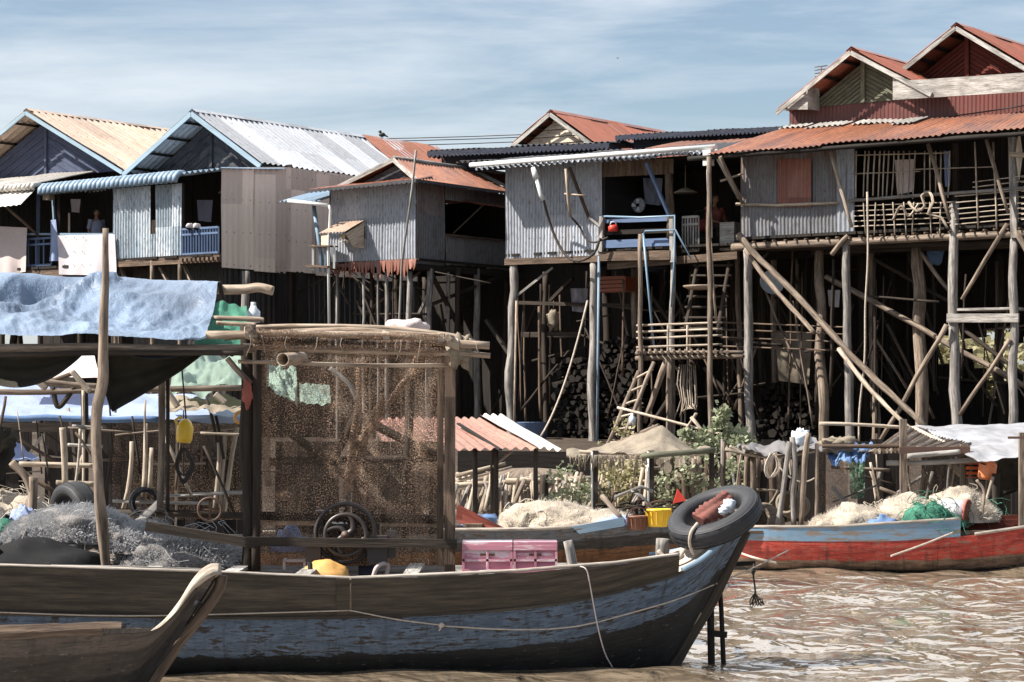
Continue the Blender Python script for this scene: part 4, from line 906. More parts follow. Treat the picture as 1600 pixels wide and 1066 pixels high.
    def st(a, b, v=-.05, r=.022, mt='stick', nm='lattice_stick'): put(nm, MB().log(f4.p(*a, v), f4.p(*b, v), r*.66, .6, n=5), M[mt], h)
    for i, px in enumerate((1338, 1352, 1358, 1367, 1375, 1382, 1389, 1397, 1404, 1412, 1421, 1430, 1445, 1453, 1462, 1470, 1484)):
        st((px, 236), (px-2+RND.randint(-2, 2), 305+RND.randint(0, 6)), -.02, .022+.008*RND.random())
    for y, x0, x1 in ((243, 1335, 1485), (272, 1332, 1438), (265, 1430, 1552)): st((x0, y), (x1, y-4), -.07, .02)
    put('balcony_rail', MB().log(f4.p(1325, 314, -.1), f4.p(1600, 294, -.1), .036, .3).log(f4.p(1600, 294, -.1), f4.p(1760, 288, -.1), .05, .3), M['loggrey'], h)
    for y in (322, 330, 338, 346, 354):
        st((1334, y), (1490, y-6), -.09, .02)
    for k, y in enumerate((283, 291, 305, 315, 325, 333, 341, 349)): st((1520 if k < 2 else 1492, y+2), (1600, y-8), -.09, .02); st((1596, y-6), (1740, y-14), -.09, .02)
    for px, y in ((1349, 316), (1368, 316), (1380, 318), (1395, 316), (1412, 316), (1428, 316), (1453, 316), (1470, 316)): st((px, y), (px+RND.randint(-4, 4), 368), -.12, .022)
    for px in (1523, 1552): st((px, 222), (px+5, 358), -.12, .028)
    put('slanting_pole', MB().log(f4.p(1541, 218, -.3), f4.p(1575, 332, -.3), .04, .3), M['log'], h)
    put('slanting_pole', MB().log(f4.p(1298, 238, -.3), f4.p(1331, 355, -.3), .04, .3), M['stick'], h)
    put('slanting_pole', MB().log(f4.p(1450, 225, -.3), f4.p(1484, 344, -.3), .045, .3), M['log'], h)
    put('post', MB().beam(f4.p(1582, 215, -.05), f4.p(1586, 372, -.05), .13, .13), M['plankgrey'] and M['loggrey'], h)
    put('post', MB().beam(f4.p(1493, 225, 1.2), f4.p(1494, 330, 1.2), .1, .1), M['logdark'], h)
    put('tangled_branch', MB().tube(curve([f4.p(1420, 316, -.2), f4.p(1432, 330, -.3), f4.p(1445, 322, -.2), f4.p(1440, 306, -.2), f4.p(1452, 300, -.2), f4.p(1458, 316, -.3), f4.p(1450, 334, -.3), f4.p(1470, 340, -.2), f4.p(1480, 356, -.2)]), .03, 6)
        .tube(curve([f4.p(1395, 344, -.2), f4.p(1408, 322, -.3), f4.p(1420, 338, -.2), f4.p(1436, 318, -.2)]), .025, 6), M['stick'], h)
    # braces of the porch roof at the left end
    put('eave_brace', MB().beam(f4.p(1122, 246, -.8), f4.p(1156, 310, -.1), .1, .05), M['plankgrey'], h)
    put('eave_brace', MB().log(f4.p(1125, 245, -.9), f4.p(1160, 318, -.15), .04), M['log'], h)
    put('eave_brace', MB().log(f4.p(1126, 283, -.5), f4.p(1160, 272, -.1), .025), M['stick'], h)
    # stilts
    for px, y, r, mt, px1 in ((1168, 385, .12, 'loggrey', 1174), (1322, 372, .11, 'loggrey', 1328), (1491, 315, .125, 'loggrey', 1494), (1585, 372, .11, 'loggrey', 1584), (1700, 372, .12, 'loggrey', 1700)):
        stilt(h, f4, px, y, v=0, r=r, px1=px1, mat=mt)
    for px, v, r in ((1281, 1.0, .13), (1432, 1.0, .16), (1360, 2.4, .11), (1152, 1.8, .075), (1208, 3.0, .09)): stilt(h, f4, px, 388, v=v, r=r, px1=px+8, mat='log')
    stilts_back(h, f4, [.5, 3, 5, 7.2, 9], [4, 6.2], zfl-.1)
    def br(a, b, v, r=.06, mt='log', bend=.8): put('brace', MB().log(f4.p(*a, v), f4.p(*b, v), r*.76, bend, n=6), M[mt], h)
    br((1290, 432), (1610, 608), .8, .08); br((1366, 405), (1480, 470), 1.4, .055, 'logdark'); br((1440, 395), (1490, 462), .9, .06)
    br((1574, 350), (1503, 468), -.1, .06); br((1480, 508), (1375, 690), -.2, .07); br((1578, 530), (1500, 648), -.1, .06)
    br((1500, 510), (1600, 585), 1.2, .06, 'logdark'); br((1588, 362), (1606, 398), -.1, .08); br((1300, 398), (1325, 368), -.1, .07)
    br((1170, 425), (1200, 395), .2, .04, 'logdark'); br((1100, 575), (1160, 650), 1.8, .06, 'logdark'); br((1160, 590), (1110, 660), 1.8, .04, 'logdark')
    put('cross_shelf', MB().beam(f4.p(1480, 497, -.12), f4.p(1592, 497, -.12), .06, .17).beam(f4.p(1500, 485, .3), f4.p(1600, 483, .3), .7, .05), M['loggrey'], h)
    put('tie_beam', MB().log(f4.p(1200, 388, .5), f4.p(1600, 378, .5), .07).log(f4.p(1270, 394, 1.1), f4.p(1600, 384, 1.1), .06), M['logdark'], h)
    # rear boards with gaps that let the daylight behind show
    m = MB(); u = -.5; zz = gz(8, 50)
    while u < 12.5:
        w = .3; q = f4.at(u, 7.0, 0); px = 800+F*q.x/q.y
        if 1345 < px < 1620:
            m.beam(f4.at(u, 7, .9), f4.at(u, 7, f4.z(u, 7, 585+RND.uniform(-30, 40))), w*.98, .03, up=f4.d)
            if RND.random() < .5: m.beam(f4.at(u, 7, f4.z(u, 7, 600)), f4.at(u, 7, f4.z(u, 7, 545)), w*.75, .03, up=f4.d)
            m.beam(f4.at(u, 7, f4.z(u, 7, 525+RND.uniform(-18, 12))), f4.at(u, 7, zfl+.6), w, .03, up=f4.d)
        else: m.beam(f4.at(u, 7, .9), f4.at(u, 7, zfl+.6), w+.01, .03, up=f4.d)
        u += w
    put('rear_wall', m, M['plankdark'], h)
    clutter(h, f4, 1170, 1620, 385, 690, .3, 4.5, 60)
    # vertical drain string
    put('string', MB().tube(curve([f4.p(1355, 300, -.3), f4.p(1356, 400, -.3), f4.p(1352, 480, -.3), f4.p(1351, 560, -.3), f4.p(1343, 640, -.3), f4.p(1342, 690, -.3)]), .022, 5), M['rope'], h)
    # washed shirts in the lattice
    for pts, mt, lb in ((((1398, 250), (1428, 249), (1425, 300), (1402, 304)), 'cloth_pink', 'faded pinkish shirt hanging behind the stick lattice'),
                        (((1474, 236), (1484, 236), (1484, 290), (1477, 292)), 'tarp_blue2', 'thin pale blue cloth hanging at the right end of the stick lattice')):
        A, B, C, D = [f4.p(p[0], p[1], .25) for p in pts]; put('hanging_cloth', MB().grid(A, B, C, D, 12, 10, lambda a, t: .08*noise.noise(V(a*5, t, 0))), M[mt], label=lb, cat='cloth')
    # propeller-like cross of pale boards on the far right post
    p = f4.p(1592, 242, -.2)
    put('wooden_cross', MB().prism([p+V(-.07, 0, 0), p+V(0, 0, -.50), p+V(.07, 0, 0), p+V(0, 0, .5)], V(0, -.03, 0)).beam(p+V(-.2, -.05, .0), p+V(.35, -.05, -.03), .04, .09), M['plankpale'],
        label='pale wooden cross of two tapered boards tied to the right post', cat='ornament')
    p = f4.p(1283, 118, 2.6); m = MB().tube([p-V(0, 0, .5), p+V(0, 0, .2)], .015, 5)
    for k in range(5): m.tube([p+V(-.14, 0, -.1+.07*k), p+V(.14, .05, -.06+.07*k)], .01, 4)
    put('aerial', m, M['iron'], label='small television aerial behind the olive gable roof', cat='aerial')
    # two great leaning logs
    put('leaning_log', MB().tube(curve([f4.p(1154, 366, -.5), f4.p(1180, 398, -.55), f4.p(1215, 432, -.7), f4.p(1252, 470, -.8), f4.p(1290, 510, -1), f4.p(1330, 555, -1.1), f4.p(1370, 595, -1.3), f4.p(1405, 628, -1.4), f4.p(1447, 668, -1.5)], 26),
        [.085]*12+[.075]*10+[.06]*8, 8, .4) if False else MB().tube(curve([f4.p(1154, 366, -.5), f4.p(1180, 398, -.55), f4.p(1215, 432, -.7), f4.p(1252, 470, -.8), f4.p(1290, 510, -1), f4.p(1330, 555, -1.1), f4.p(1370, 595, -1.3), f4.p(1405, 628, -1.4), f4.p(1447, 668, -1.5)], 26), .062, 8, .4), M['log'],
        label='long pale crooked log leaning from the house corner down to the canopy, upper of two', cat='log', group='leaning logs')
    put('leaning_log', MB().tube(curve([f4.p(1165, 392, -.3), f4.p(1200, 440, -.4), f4.p(1245, 490, -.5), f4.p(1272, 520, -.6)], 20), .048, 8, .4), M['log'],
        label='short brown log propped just beneath the long pale crooked log', cat='log', group='leaning logs')
    put('leaning_log', MB().tube(curve([f4.p(1310, 545, -1.3), f4.p(1350, 597, -1.5), f4.p(1385, 635, -1.7), f4.p(1420, 668, -1.8), f4.p(1440, 690, -1.8)], 20), .042, 8, .4), M['stick'],
        label='yellowish lower log running beside the foot of the long pale log', cat='log', group='leaning logs')
right_house()

# ================================================================ stair platform between the houses
def platform():
    h = thing('stair_platform', 'raised stick-railed platform on poles below the balcony, reached by ladders', 'platform', f3.at(f3.u(1050), -1.2, 1.2))
    P = lambda px, py, v=-1.0: f3.p(px, py, v)
    m = MB()
    for k in range(16): m.log(P(998+k*9.2, 551, -1.2), P(996+k*9.4, 547, .6), .04, .4, n=5)
    put('deck', m.log(P(994, 560), P(1162, 557), .05).log(P(994, 552), P(1162, 550), .04).log(P(994, 560, .4), P(1162, 556, .4), .05), M['log'], h)
    for y in (508, 518, 528, 542): put('rail', MB().log(P(995, y+1), P(1128, y-4), .026, .8, n=6), M['stick'], h)
    for y in (504, 515, 527, 541): put('rail', MB().log(P(1126, y, .2), P(1330, y+8, .4), .02, .8, n=5), M['plank'], h)
    for px in (1044, 1074): put('rail_post', MB().log(P(px, 508), P(px, 556), .025), M['stick'], h)
    for px, y0, v, r in ((1001, 366, -1.1, .055), (1108, 245, -1.2, .06), (1047, 555, -1.0, .08)):
        a = P(px, y0, v); b = P(px-(1 if px < 1100 else -2), 690, v); b.z = gz(b.x, b.y)-.2; put('post', MB().log(b, a, r, .7), M['log'], h)
    put('brace', MB().log(P(1043, 560), P(1006, 660), .07), M['log'], h); put('brace', MB().log(P(1085, 565, .3), P(1015, 670, .3), .07), M['logdark'], h)
    def ladder(name, label, a0, a1, b0, b1, n, v0, v1, mt='log', grp='ladders'):
        L0, L1 = P(*a0, v1), P(*a1, v0); R0, R1 = P(*b0, v1), P(*b1, v0); t = thing(name, label, 'ladder', L1, grp)
        put('side_rail', MB().log(L1, L0, .05, .4), M[mt], t); put('side_rail', MB().log(R1, R0, .05, .4), M[mt], t)
        for k in range(n):
            q = (k+.6)/n; a = L0.lerp(L1, q); b = R0.lerp(R1, q); e = (b-a)*.14; put('rung', MB().log(a-e, b+e, .028, .3, n=6), M['stick' if mt == 'log' else 'logdark'], t)
        return t
    ladder('ladder', 'rough pole ladder leaning from the bank up to the platform', (998, 580), (948, 700), (1022, 566), (968, 700), 6, -2.0, -1.3)
    ladder('ladder', 'dark plank stair rising from the platform to the doorway', (1092, 405), (1070, 520), (1140, 405), (1122, 520), 7, -.6, .3, 'logdark')
    put('ladder_foot', MB().log(P(945, 702, -2.2), P(1030, 665, -2.2), .06).log(P(1010, 700, -2.1), P(1022, 665, -2.1), .05).log(P(985, 700, -2.1), P(990, 680, -2.1), .05), M['log'], h)
    m = MB()
    for k in range(9):
        m.tube(curve([P(1062+k*3, 570, -.9+.04*k), P(1058+k*4+RND.uniform(-3, 3), 600+k*2, -1+.04*k), P(1064+k*3, 625+k*2, -1), P(1056+k*3+RND.uniform(-4, 4), 655-k*3, -1)], 8), .014, 5)
    put('stick_bundle', m, M['stick'], label='bundle of thin sticks hanging under the platform', cat='sticks')
    # washing line + milky bottle
    p = P(988, 655, -2.3); t = thing('plastic_bottle', 'small milky bottle hanging on the pole ladder', 'bottle', p)
    put('body', MB().lathe(p-V(0, 0, .12), V(0, 0, 1), [(0, 0), (.07, .0), (.075, .15), (.03, .2), (.025, .25), (0, .25)], 12), M['clear'], t)
    put('cap', MB().lathe(p+V(0, 0, .13), V(0, 0, 1), [(0, .04), (.03, .04), (.03, 0), (0, 0)], 10), M['cloth_white'], t)
    put('pole', MB().log(P(965, 637, -3), P(1180, 692, -3), .03, .3), M['stick'], label='thin pole slanting down in front of the platform to the bush', cat='pole')
    put('pole', MB().log(P(1088, 646, -3.1), P(1060, 690, -3), .03, .3), M['stick'], label='short forked stick crossing the thin slanting pole', cat='pole')
    put('pole', MB().log(P(1080, 652, -3.2), P(1115, 698, -3.2), .035, .3), M['stick'], label='whitish stick leaning left of the leafy bush', cat='pole')
    put('rope', MB().tube(sagline(P(845, 682, -1.5), f3.p(918, 470, -.1), .35), .024, 5), M['rope'], label='slack pale rope running from the bank up to the balcony stilt', cat='rope')
    # firewood stacks beneath the balcony house
    def stack(fr, px0, px1, py, v, label, n=90):
        u0, u1 = fr.u(px0, v), fr.u(px1, v); t = thing('firewood_stack', label, 'firewood', fr.at((u0+u1)/2, v, 1.3), 'firewood stacks under the houses')
        zt = fr.z(u0, v, py); zz = 1.25; k = 0; m0 = None
        nx = max(3, int((u1-u0)/.17)); nz = max(1, n//nx)
        dz = (zt-zz)/nz
        for j in range(nz):
            for i in range(nx):
                p = fr.at(u0+(i+.5*(j % 2)+RND.uniform(-.15, .15)+.5)*(u1-u0)/nx, v+RND.uniform(-.08, .08), zz+(j+.5)*dz)
                mm = MB().log(p, p+fr.d*.7+V(0, 0, RND.uniform(-.02, .02)), RND.uniform(.035, .095), .3, n=5, seg=2, wob=1.2)
                put('firewood_log', mm, M['logblack'], t)
    stack(f3, 860, 925, 560, .9, 'tall dark firewood stack between the two balcony stilts')
    stack(f3, 938, 985, 530, 1.2, 'dark firewood stack behind the pole ladder')
    stack(f4, 1180, 1270, 600, 2.2, 'low firewood stack beneath the corrugated wall of the red house')
    p = f3.p(832, 668, -.3); put('water_tub', MB().lathe(p+V(0, 0, -.4), V(0, 0, 1), [(0, 0), (.3, 0), (.34, .5), (.36, .52), (.33, .5), (.28, .08), (0, .06)], 18), M['blue_paint'], label='dark blue tub on the bank left of the firewood', cat='tub')
platform()
for a in ((f4, 1204, 444, 1.5, 'basin', 'pale round basin hanging under the corrugated wall of the red house', 'clear', .26), (f4, 1303, 467, 1.2, 'cloth', 'small pale cloth pegged beside the brown stilt', 'cloth_white', .13),
          (f4, 1240, 560, 1.6, 'cloth', 'brown netting bundle draped behind the short leaning log', 'sack', .4), (f4, 1460, 398, 2.0, 'bag', 'dim blue bag hanging high between the right stilts', 'cloth_blue', .16),
          (f3, 905, 470, 1.6, 'cloth', 'grey cloth hanging behind the balcony stilt', 'cloth_grey', .2),
          (f3, 865, 500, 2.0, 'bag', 'dim sack hanging beneath the grey corrugated wall', 'sack', .18),
          (f3, 1020, 300, 1.4, 'cloth', 'dark shirt hanging in the balcony room right of the fan', 'shirt', .22), (f2, 210, 340, 1.8, 'cloth', 'dim cloth hanging in the slot behind the blue grey panel', 'cloth_pink', .2),
          (f2, 118, 322, 1.6, 'cloth', 'pinkish clothes hanging in the porch left of the standing person', 'cloth_pink', .13), (f2, 320, 330, 1.2, 'cloth', 'dark towel hanging inside the bay above the blue balustrade', 'shirt', .2),
          (fM, 655, 640, -3, 'bag', 'x', 'sack', .1)):
    if a[5] != 'x': hang(*a)

# ================================================================ boats
def hull(root, st, yc, mat, nt=10, n=70, pw=1.25, flare=1.0, inner='plankdark', name='hull', thick=.03):
    """st: (pxT, pyT, pxK, pyK, half_beam) from stern to bow; returns near and far sheer lines"""
    T = curve([W(a, b, yc-h)+V(0, h, 0) for a, b, c, d, h in st], n); K = curve([W(c, d, yc) for a, b, c, d, h in st], n)
    H = [q.x for q in curve([V(h, 0, 0) for a, b, c, d, h in st], n)]
    def side(sg, off, m):
        b = len(m.v); ln = 0
        for i, (t, k, h) in enumerate(zip(T, K, H)):
            if i: ln += (t-T[i-1]).length
            h = max(.03, h-off)
            for j in range(nt+1):
                s = j/nt; p = t.lerp(k, s); p = V(p.x, yc+sg*(h*(1-s**pw)+.02+.004*abs(sin(s*pi*5))), p.z); m.v.append(p); m.t.append((ln, s))
        for i in range(len(T)-1):
            for j in range(nt):
                c = b+i*(nt+1)+j; f = [c, c+1, c+nt+2, c+nt+1]; m.f.append(f if sg > 0 else f[::-1]); m.s.append(True)
    m = MB(); side(-1, 0, m); side(1, 0, m); put(name, m, mat, root)
    m = MB(); side(-1, thick, m); side(1, thick, m); put('inner_planking', m, M[inner], root)
    near = [V(t.x, yc-h-.02, t.z) for t, h in zip(T, H)]; far = [V(t.x, yc+h+.02, t.z) for t, h in zip(T, H)]
    return near, far, T, K, H
def strake(root, line, up, out, th, mat, name, wob=.012, capmat=None):
    """plank standing on a sheer line; up = heights per point, out = outward offset at its top"""
    m = MB(); n = len(line); ln = 0
    for f_ in (0, 1):
        b = len(m.v); ln = 0
        for i, p in enumerate(line):
            if i: ln += (p-line[i-1]).length
            h = up[i]+wob*noise.noise(V(p.x*2.2, 0, 7))+.5*wob*noise.noise(V(p.x*9, 0, 7))
            q = p+V(0, th*f_*(1 if out < 0 else -1), 0)
            m.v += [q, q+V(0, out*.5, h*.5), q+V(0, out, h)]; m.t += [(f_*3+0, ln), (f_*3+h*.5, ln), (f_*3+h, ln)]
        for i in range(n-1):
            for j in range(2):
                c = b+i*3+j; m.f.append([c, c+1, c+4, c+3]); m.s.append(False)
    N = 3*n
    for i in range(n-1): m.f.append([3*i+2, N+3*i+2, N+3*i+5, 3*i+5]); m.s.append(False)
    m.f.append([0, N, N+1, 1]); m.f.append([1, N+1, N+2, 2]); m.s += [False]*2
    e = 3*(n-1); m.f.append([e, e+1, N+e+1, N+e]); m.f.append([e+1, e+2, N+e+2, N+e+1]); m.s += [False]*2
    return put(name, m, mat, root)
HB1 = hullmat('blue grey hull', [(.34, (.105, .14, .19), .47), (1.2, (.013, .012, .011), .2)], (.028, .021, .016))
HB0 = hullmat('bare brown hull', [(.16, (.10, .075, .058), .4), (.40, (.045, .034, .027), .4), (1.2, (.014, .012, .011), .2)], (.05, .035, .025))
HB3 = hullmat('dull dark hull', [(.25, (.16, .17, .19), .45), (.45, (.05, .045, .04), .3), (1.2, (.24, .11, .05), .45)])
HB4 = hullmat('red hull', [(.37, (.46, .055, .035), .42), (.56, (.17, .11, .07), .5), (1.2, (.02, .015, .012), .1)], (.22, .13, .09))
M['strake'] = wood('brown strake', (.036, .030, .023), (.088, .072, .054), st=.55, rough=.75)
M['edge'] = wood('sunlit pale edge', (.34, .29, .24), (.60, .53, .46), st=.2)  # pale tone puts the sunlit gunwale tops into the colour
M['prow'] = wood('bleached prow', (.38, .31, .25), (.62, .54, .45), st=.35)
M['strakeblue'] = paint('faded blue strake', (.19, .30, .41), (.22, .18, .15), .56, sc=.6)
NST = [(-330, 955, -330, 1122, 1.2), (-100, 957, -100, 1122, 1.16), (150, 961, 150, 1122, 1.08), (400, 965, 400, 1120, .95), (600, 962, 600, 1115, .82), (800, 951, 800, 1108, .66), (920, 934, 900, 1102, .54),
          (1000, 914, 960, 1092, .43), (1060, 896, 1000, 1080, .33), (1100, 874, 1022, 1068, .25), (1135, 840, 1034, 1058, .16), (1160, 812, 1040, 1052, .09), (1180, 796, 1044, 1050, .05)]
def hy(px, off=.05):
    for a, b in zip(NST, NST[1:]):
        if a[0] <= px <= b[0]: return 18.3-(a[4]+(b[4]-a[4])*(px-a[0])/(b[0]-a[0]))-off
    return 18.2-off
def near_boat():
    yc = 18.3
    b = thing('wooden_boat', 'large blue and brown wooden boat in front, its raised bow carrying a tyre', 'boat', V(-2, yc, 0), 'wooden boats')
    st = NST
    near, far, T, K, H = hull(b, st, yc, HB1, 12, 96, 2.6)
    # upper brown strake on both sides
    def line(src, x0, x1): return [p for p in src if x0 <= 800+F*p.x/p.y <= x1]
    nl = line(near, -400, 1062)
    def gh(p):
        px = 800+F*p.x/p.y; tab = [(-400, 884), (0, 884), (300, 893), (550, 904), (800, 893), (960, 880), (1064, 866)]
        for (a, ya), (c, yb) in zip(tab, tab[1:]):
            if a <= px <= c: g = ya+(yb-ya)*(px-a)/(c-a)
        return HC+(HY-g)/F*(p.y-.06)-p.z
    s1 = [p for p in nl if 800+F*p.x/p.y < 549]; s2 = [p for p in nl if 800+F*p.x/p.y >= 512]
    strake(b, [p-V(0, .004, 0) for p in s1], [gh(p) for p in s1], -.10, .028, M['strake'], 'upper_strake'); strake(b, [p-V(0, .012, 0) for p in s2], [gh(p)-.01 for p in s2], -.10, .028, M['strake'], 'upper_strake')
    fl = line(far, -400, 1075); strake(b, fl, [gh(p-V(0, p.y-18.05, 0)) if False else HC+(HY-(884 if p.x < .3 else 880))/F*p.y-p.z for p in fl], .05, .028, M['plankgrey'], 'upper_strake')
    # pale caps, the sunlit top edge put into their colour
    cap = lambda L, off: [p+V(0, off, gh(p)+.006) for p in L]
    put('gunwale', MB().tube(cap([p for p in nl if 800+F*p.x/p.y < 1062], -.09), .013, 6), M['edge'], b)
    put('seam_cord', MB().tube([W(548, 903, hy(548, .13)), W(548, 956, hy(548, .05))], .008, 6), M['log'], b)
    # fold line between blue and strake
    put('rub_rail', MB().tube([p+V(0, -.012, 0) for p in near if 800+F*p.x/p.y > -380], .013, 6), M['strake'], b)
    # blue horn on the near side of the bow
    hn = [p for p in near if 1066 < 800+F*p.x/p.y < 1142]
    put('bow_edge', MB().tube([p+V(0, 0, .012) for p in hn], .026, 7), M['light_blue_paint'], b)
    hf = [p for p in far if 800+F*p.x/p.y > 1010 and 800+F*p.x/p.y < 1130]
    put('bow_edge', MB().tube([p+V(0, 0, .15-.10*i/len(hf)) for i, p in enumerate(hf)], .022, 7), M['light_blue_paint'], b)
    # foredeck of pale boards and stem
    m = MB(); k = [i for i, t in enumerate(T) if 1030 < 800+F*t.x/t.y < 1150]
    for i in k[:-1]:
        a, c = T[i], T[i+1]; h0, h1 = H[i]-.03, H[i+1]-.03; z0, z1 = -.02, -.02
        m.add([V(a.x, yc-h0, a.z+z0), V(c.x, yc-h1, c.z+z1), V(c.x, yc+h1, c.z+z1+.16), V(a.x, yc+h0, a.z+z0+.16)], [(0, 1, 2, 3)], [(0, a.x), (0, c.x), (.5, c.x), (.5, a.x)])
    put('foredeck', m, M['prow'], b)
    pts = [T[-1].lerp(K[-1], s)+V(.02*sin(s*pi)+.01, 0, 0) for s in (.13, .2, .3, .45, .6, .75, .9, 1)]
    m = MB()
    m.tube(curve(pts, 24), .055, 8, .25, oval=.9)
    put('stem', m, M['strake'], b)
    put('stem_cap', MB().tube([W(1150, 836, yc), W(1125, 846, yc), W(1100, 856, yc)], [.06, .09, .05], 9, .3), M['plank'], b)
    # post on the bow, ribs, thwarts, floor
    put('bow_post', MB().log(W(1034, 882, 18.35), W(1036, 842, 18.35), .055, .2, .06), M['loggrey'], b)
    put('bow_lashing', MB().tube(curve([W(1028, 860, 18.27), W(1040, 872, 18.25), W(1055, 876, 18.2), W(1068, 862, 18.2), W(1078, 845, 18.2), W(1085, 830, 18.2)]), .017, 6), M['rope'], b)
    for px in (60, 210, 350, 470, 640, 760):
        q = W(px, 902, hy(px, -.06)); put('thwart', MB().beam(q, V(q.x, 36.6-q.y, q.z), .12, .03), M['plankgrey'], b)
    put('floor_boards', MB().prism([V(-5.6, 17.4, .3), V(-5.6, 19.2, .3), V(.6, 18.7, .3), V(.6, 17.95, .3)], V(0, 0, .03)), M['plank'], b)
    put('stern_plank', MB().beam(W(560, 893, 18.75), W(590, 893, 18.75), .03, .12), M['plankblue'], b)
    put('side_post', MB().log(W(896, 893, 18.3), W(887, 845, 18.3), .045, .2, .035), M['loggrey'], b)
    # dark stakes under the bow
    for nm, lb, pts, r in (('mooring_stake', 'thick dark stake standing in the water just under the bow', ((1109, 905), (1110, 945), (1113, 1100)), .03),
                       ('mooring_stake', 'thinner dark stake right of the thick one under the bow', ((1122, 892), (1127, 950), (1133, 1100)), .022),
                       ('mooring_stake', 'short stub stake at the foot of the stem', ((1047, 1005), (1048, 1060)), .035)):
        t = thing(nm, lb, 'stake', W(pts[-1][0], pts[-1][1], 18.5), 'stakes in the water at the bow')
        put('shaft', MB().tube(wl(pts, 18.45), r, 7, .3), M['plankdark'], t)
        if r == .03: put('blade', MB().beam(W(1106, 910, 18.43), W(1107, 965, 18.43), .09, .03, up=V(0, 1, 0)), M['plankdark'], t)
        if r == .022: put('crosspiece', MB().beam(W(1112, 990, 18.42), W(1136, 992, 18.42), .03, .05), M['plankdark'], t)
near_boat()
def tyre(c, ax, R_, w, label, r_in=.62):
    t = thing('tyre', label, 'tyre', c, 'old tyres'); pr = []
    for k in range(20):
        a = 2*pi*k/20; x = cos(a); y = sin(a); rr = R_*(1+r_in)/2+(R_*(1-r_in)/2)*(abs(x)**.75)*(1 if x > 0 else -1); pr.append((rr, w/2*(abs(y)**.8)*(1 if y > 0 else -1)))
    put('casing', MB().lathe(c, ax, pr, 64, True, fn=lambda a, j: 1+(.008 if pr[j][0] > R_*.93 and int(a*22/pi) % 2 else 0)), M['rubber'], t)
    axn = Vector(ax).normalized(); g = MB()
    for s_ in (-1, 1):
        for rr in (.80, .93): g.lathe(c+axn*w*.485*s_*(1 if rr < .9 else .78), ax, [(R_*rr, 0), (R_*rr+.008, .006*s_), (R_*rr+.016, 0)], 48)
    for q in (-.2, 0, .2): g.lathe(c+axn*w*q, ax, [(R_*1.004, -.006), (R_*1.012, 0), (R_*1.004, .006)], 48)
    put('tread', g, M['rubber'], t)
    return t
tb = tyre(W(1117, 808, 18.35), V(-.36, -.36, .87), .385, .18, 'worn black tyre tied over the raised bow of the large boat', .60)
put('lashing', MB().tube(curve([W(1090, 818, 18.1), W(1080, 832, 18.05), W(1078, 850, 18.1), W(1084, 866, 18.15)]), .014, 6), M['rope'], tb)
put('rag', MB().tube(curve([W(1090, 812, 18.25), W(1105, 800, 18.3), W(1122, 788, 18.4), W(1138, 775, 18.5), W(1146, 776, 18.5)], 24), [.025+.036*sin(pi*min(1, (i+3)/30))+.008*sin(i*2.3) for i in range(25)], 24, 1.5), M['rag'], label='crumpled rust red rag stuffed inside the bow tyre', cat='rag')
put('plastic_bag', MB().blob(W(1139, 790, 18.3), .055, .05, .05, 18, 12, .3, 3, False).blob(W(1130, 799, 18.2), .04, .04, .03, 14, 10, .3, 3, False), M['clear'], label='pale crumpled plastic bag tucked beside the red rag in the tyre', cat='plastic bag')
tyre(W(118, 808, 19.5), V(-.72, -.62, -.12), .30, .20, 'tyre standing behind the grey net heap at the left')
def prow():
    yc = 15.5; b = thing('wooden_boat', 'small bare wooden boat with upswept prow at the lower left corner', 'boat', V(-3, yc, 0), 'wooden boats')
    st = [(-330, 1003, -330, 1190, .32), (-150, 1003, -150, 1190, .32), (0, 1000, -20, 1185, .30), (100, 994, 60, 1175, .26), (172, 991, 120, 1160, .22), (236, 986, 170, 1140, .15), (270, 962, 198, 1112, .10), (300, 926, 214, 1096, .08), (326, 894, 224, 1084, .06), (342, 892, 228, 1078, .06)]
    near, far, T, K, H = hull(b, st, yc, HB0, 10, 60, 1.2)
    s1 = [p for p in near if 800+F*p.x/p.y < 169]; strake(b, [p-V(0, .006, 0) for p in s1], [.045]*len(s1), -.02, .03, M['plank'], 'upper_strake', .02)
    f1 = [p for p in far if 800+F*p.x/p.y < 200]; strake(b, f1, [.04]*len(f1), .02, .03, M['plank'], 'upper_strake', .02)
    pts = [W(238, 990, yc), W(262, 972, yc), W(284, 945, yc), W(303, 919, yc), W(320, 902, yc), W(334, 893, yc), W(344, 891, yc)]
    c = curve(pts, 26); m = MB(); n = len(c)
    m.tube(c, [.018+.026*min(1, i/n*1.5)-.010*max(0, i/n-.8)*5 for i in range(n)], 14, .6, oval=2.2)
    put('prow_head', m, M['prow'], b)
    pts = curve([W(348, 899, yc), W(343, 920, yc), W(328, 945, yc), W(304, 976, yc), W(276, 1010, yc), W(230, 1080, yc)], 20); m = MB()
    m.tube(pts, .038, 10, .35, oval=1.0)
    put('stem', m, M['plank'], b)
    put('mooring_hole', MB().tube([W(306, 948, yc-.10), W(312, 940, yc-.10)], .025, 8), M['black'], b)
    put('floor_boards', MB().beam(W(-300, 1040, yc), W(180, 1040, yc), .35, .03), M['plankdark'], b)
prow()
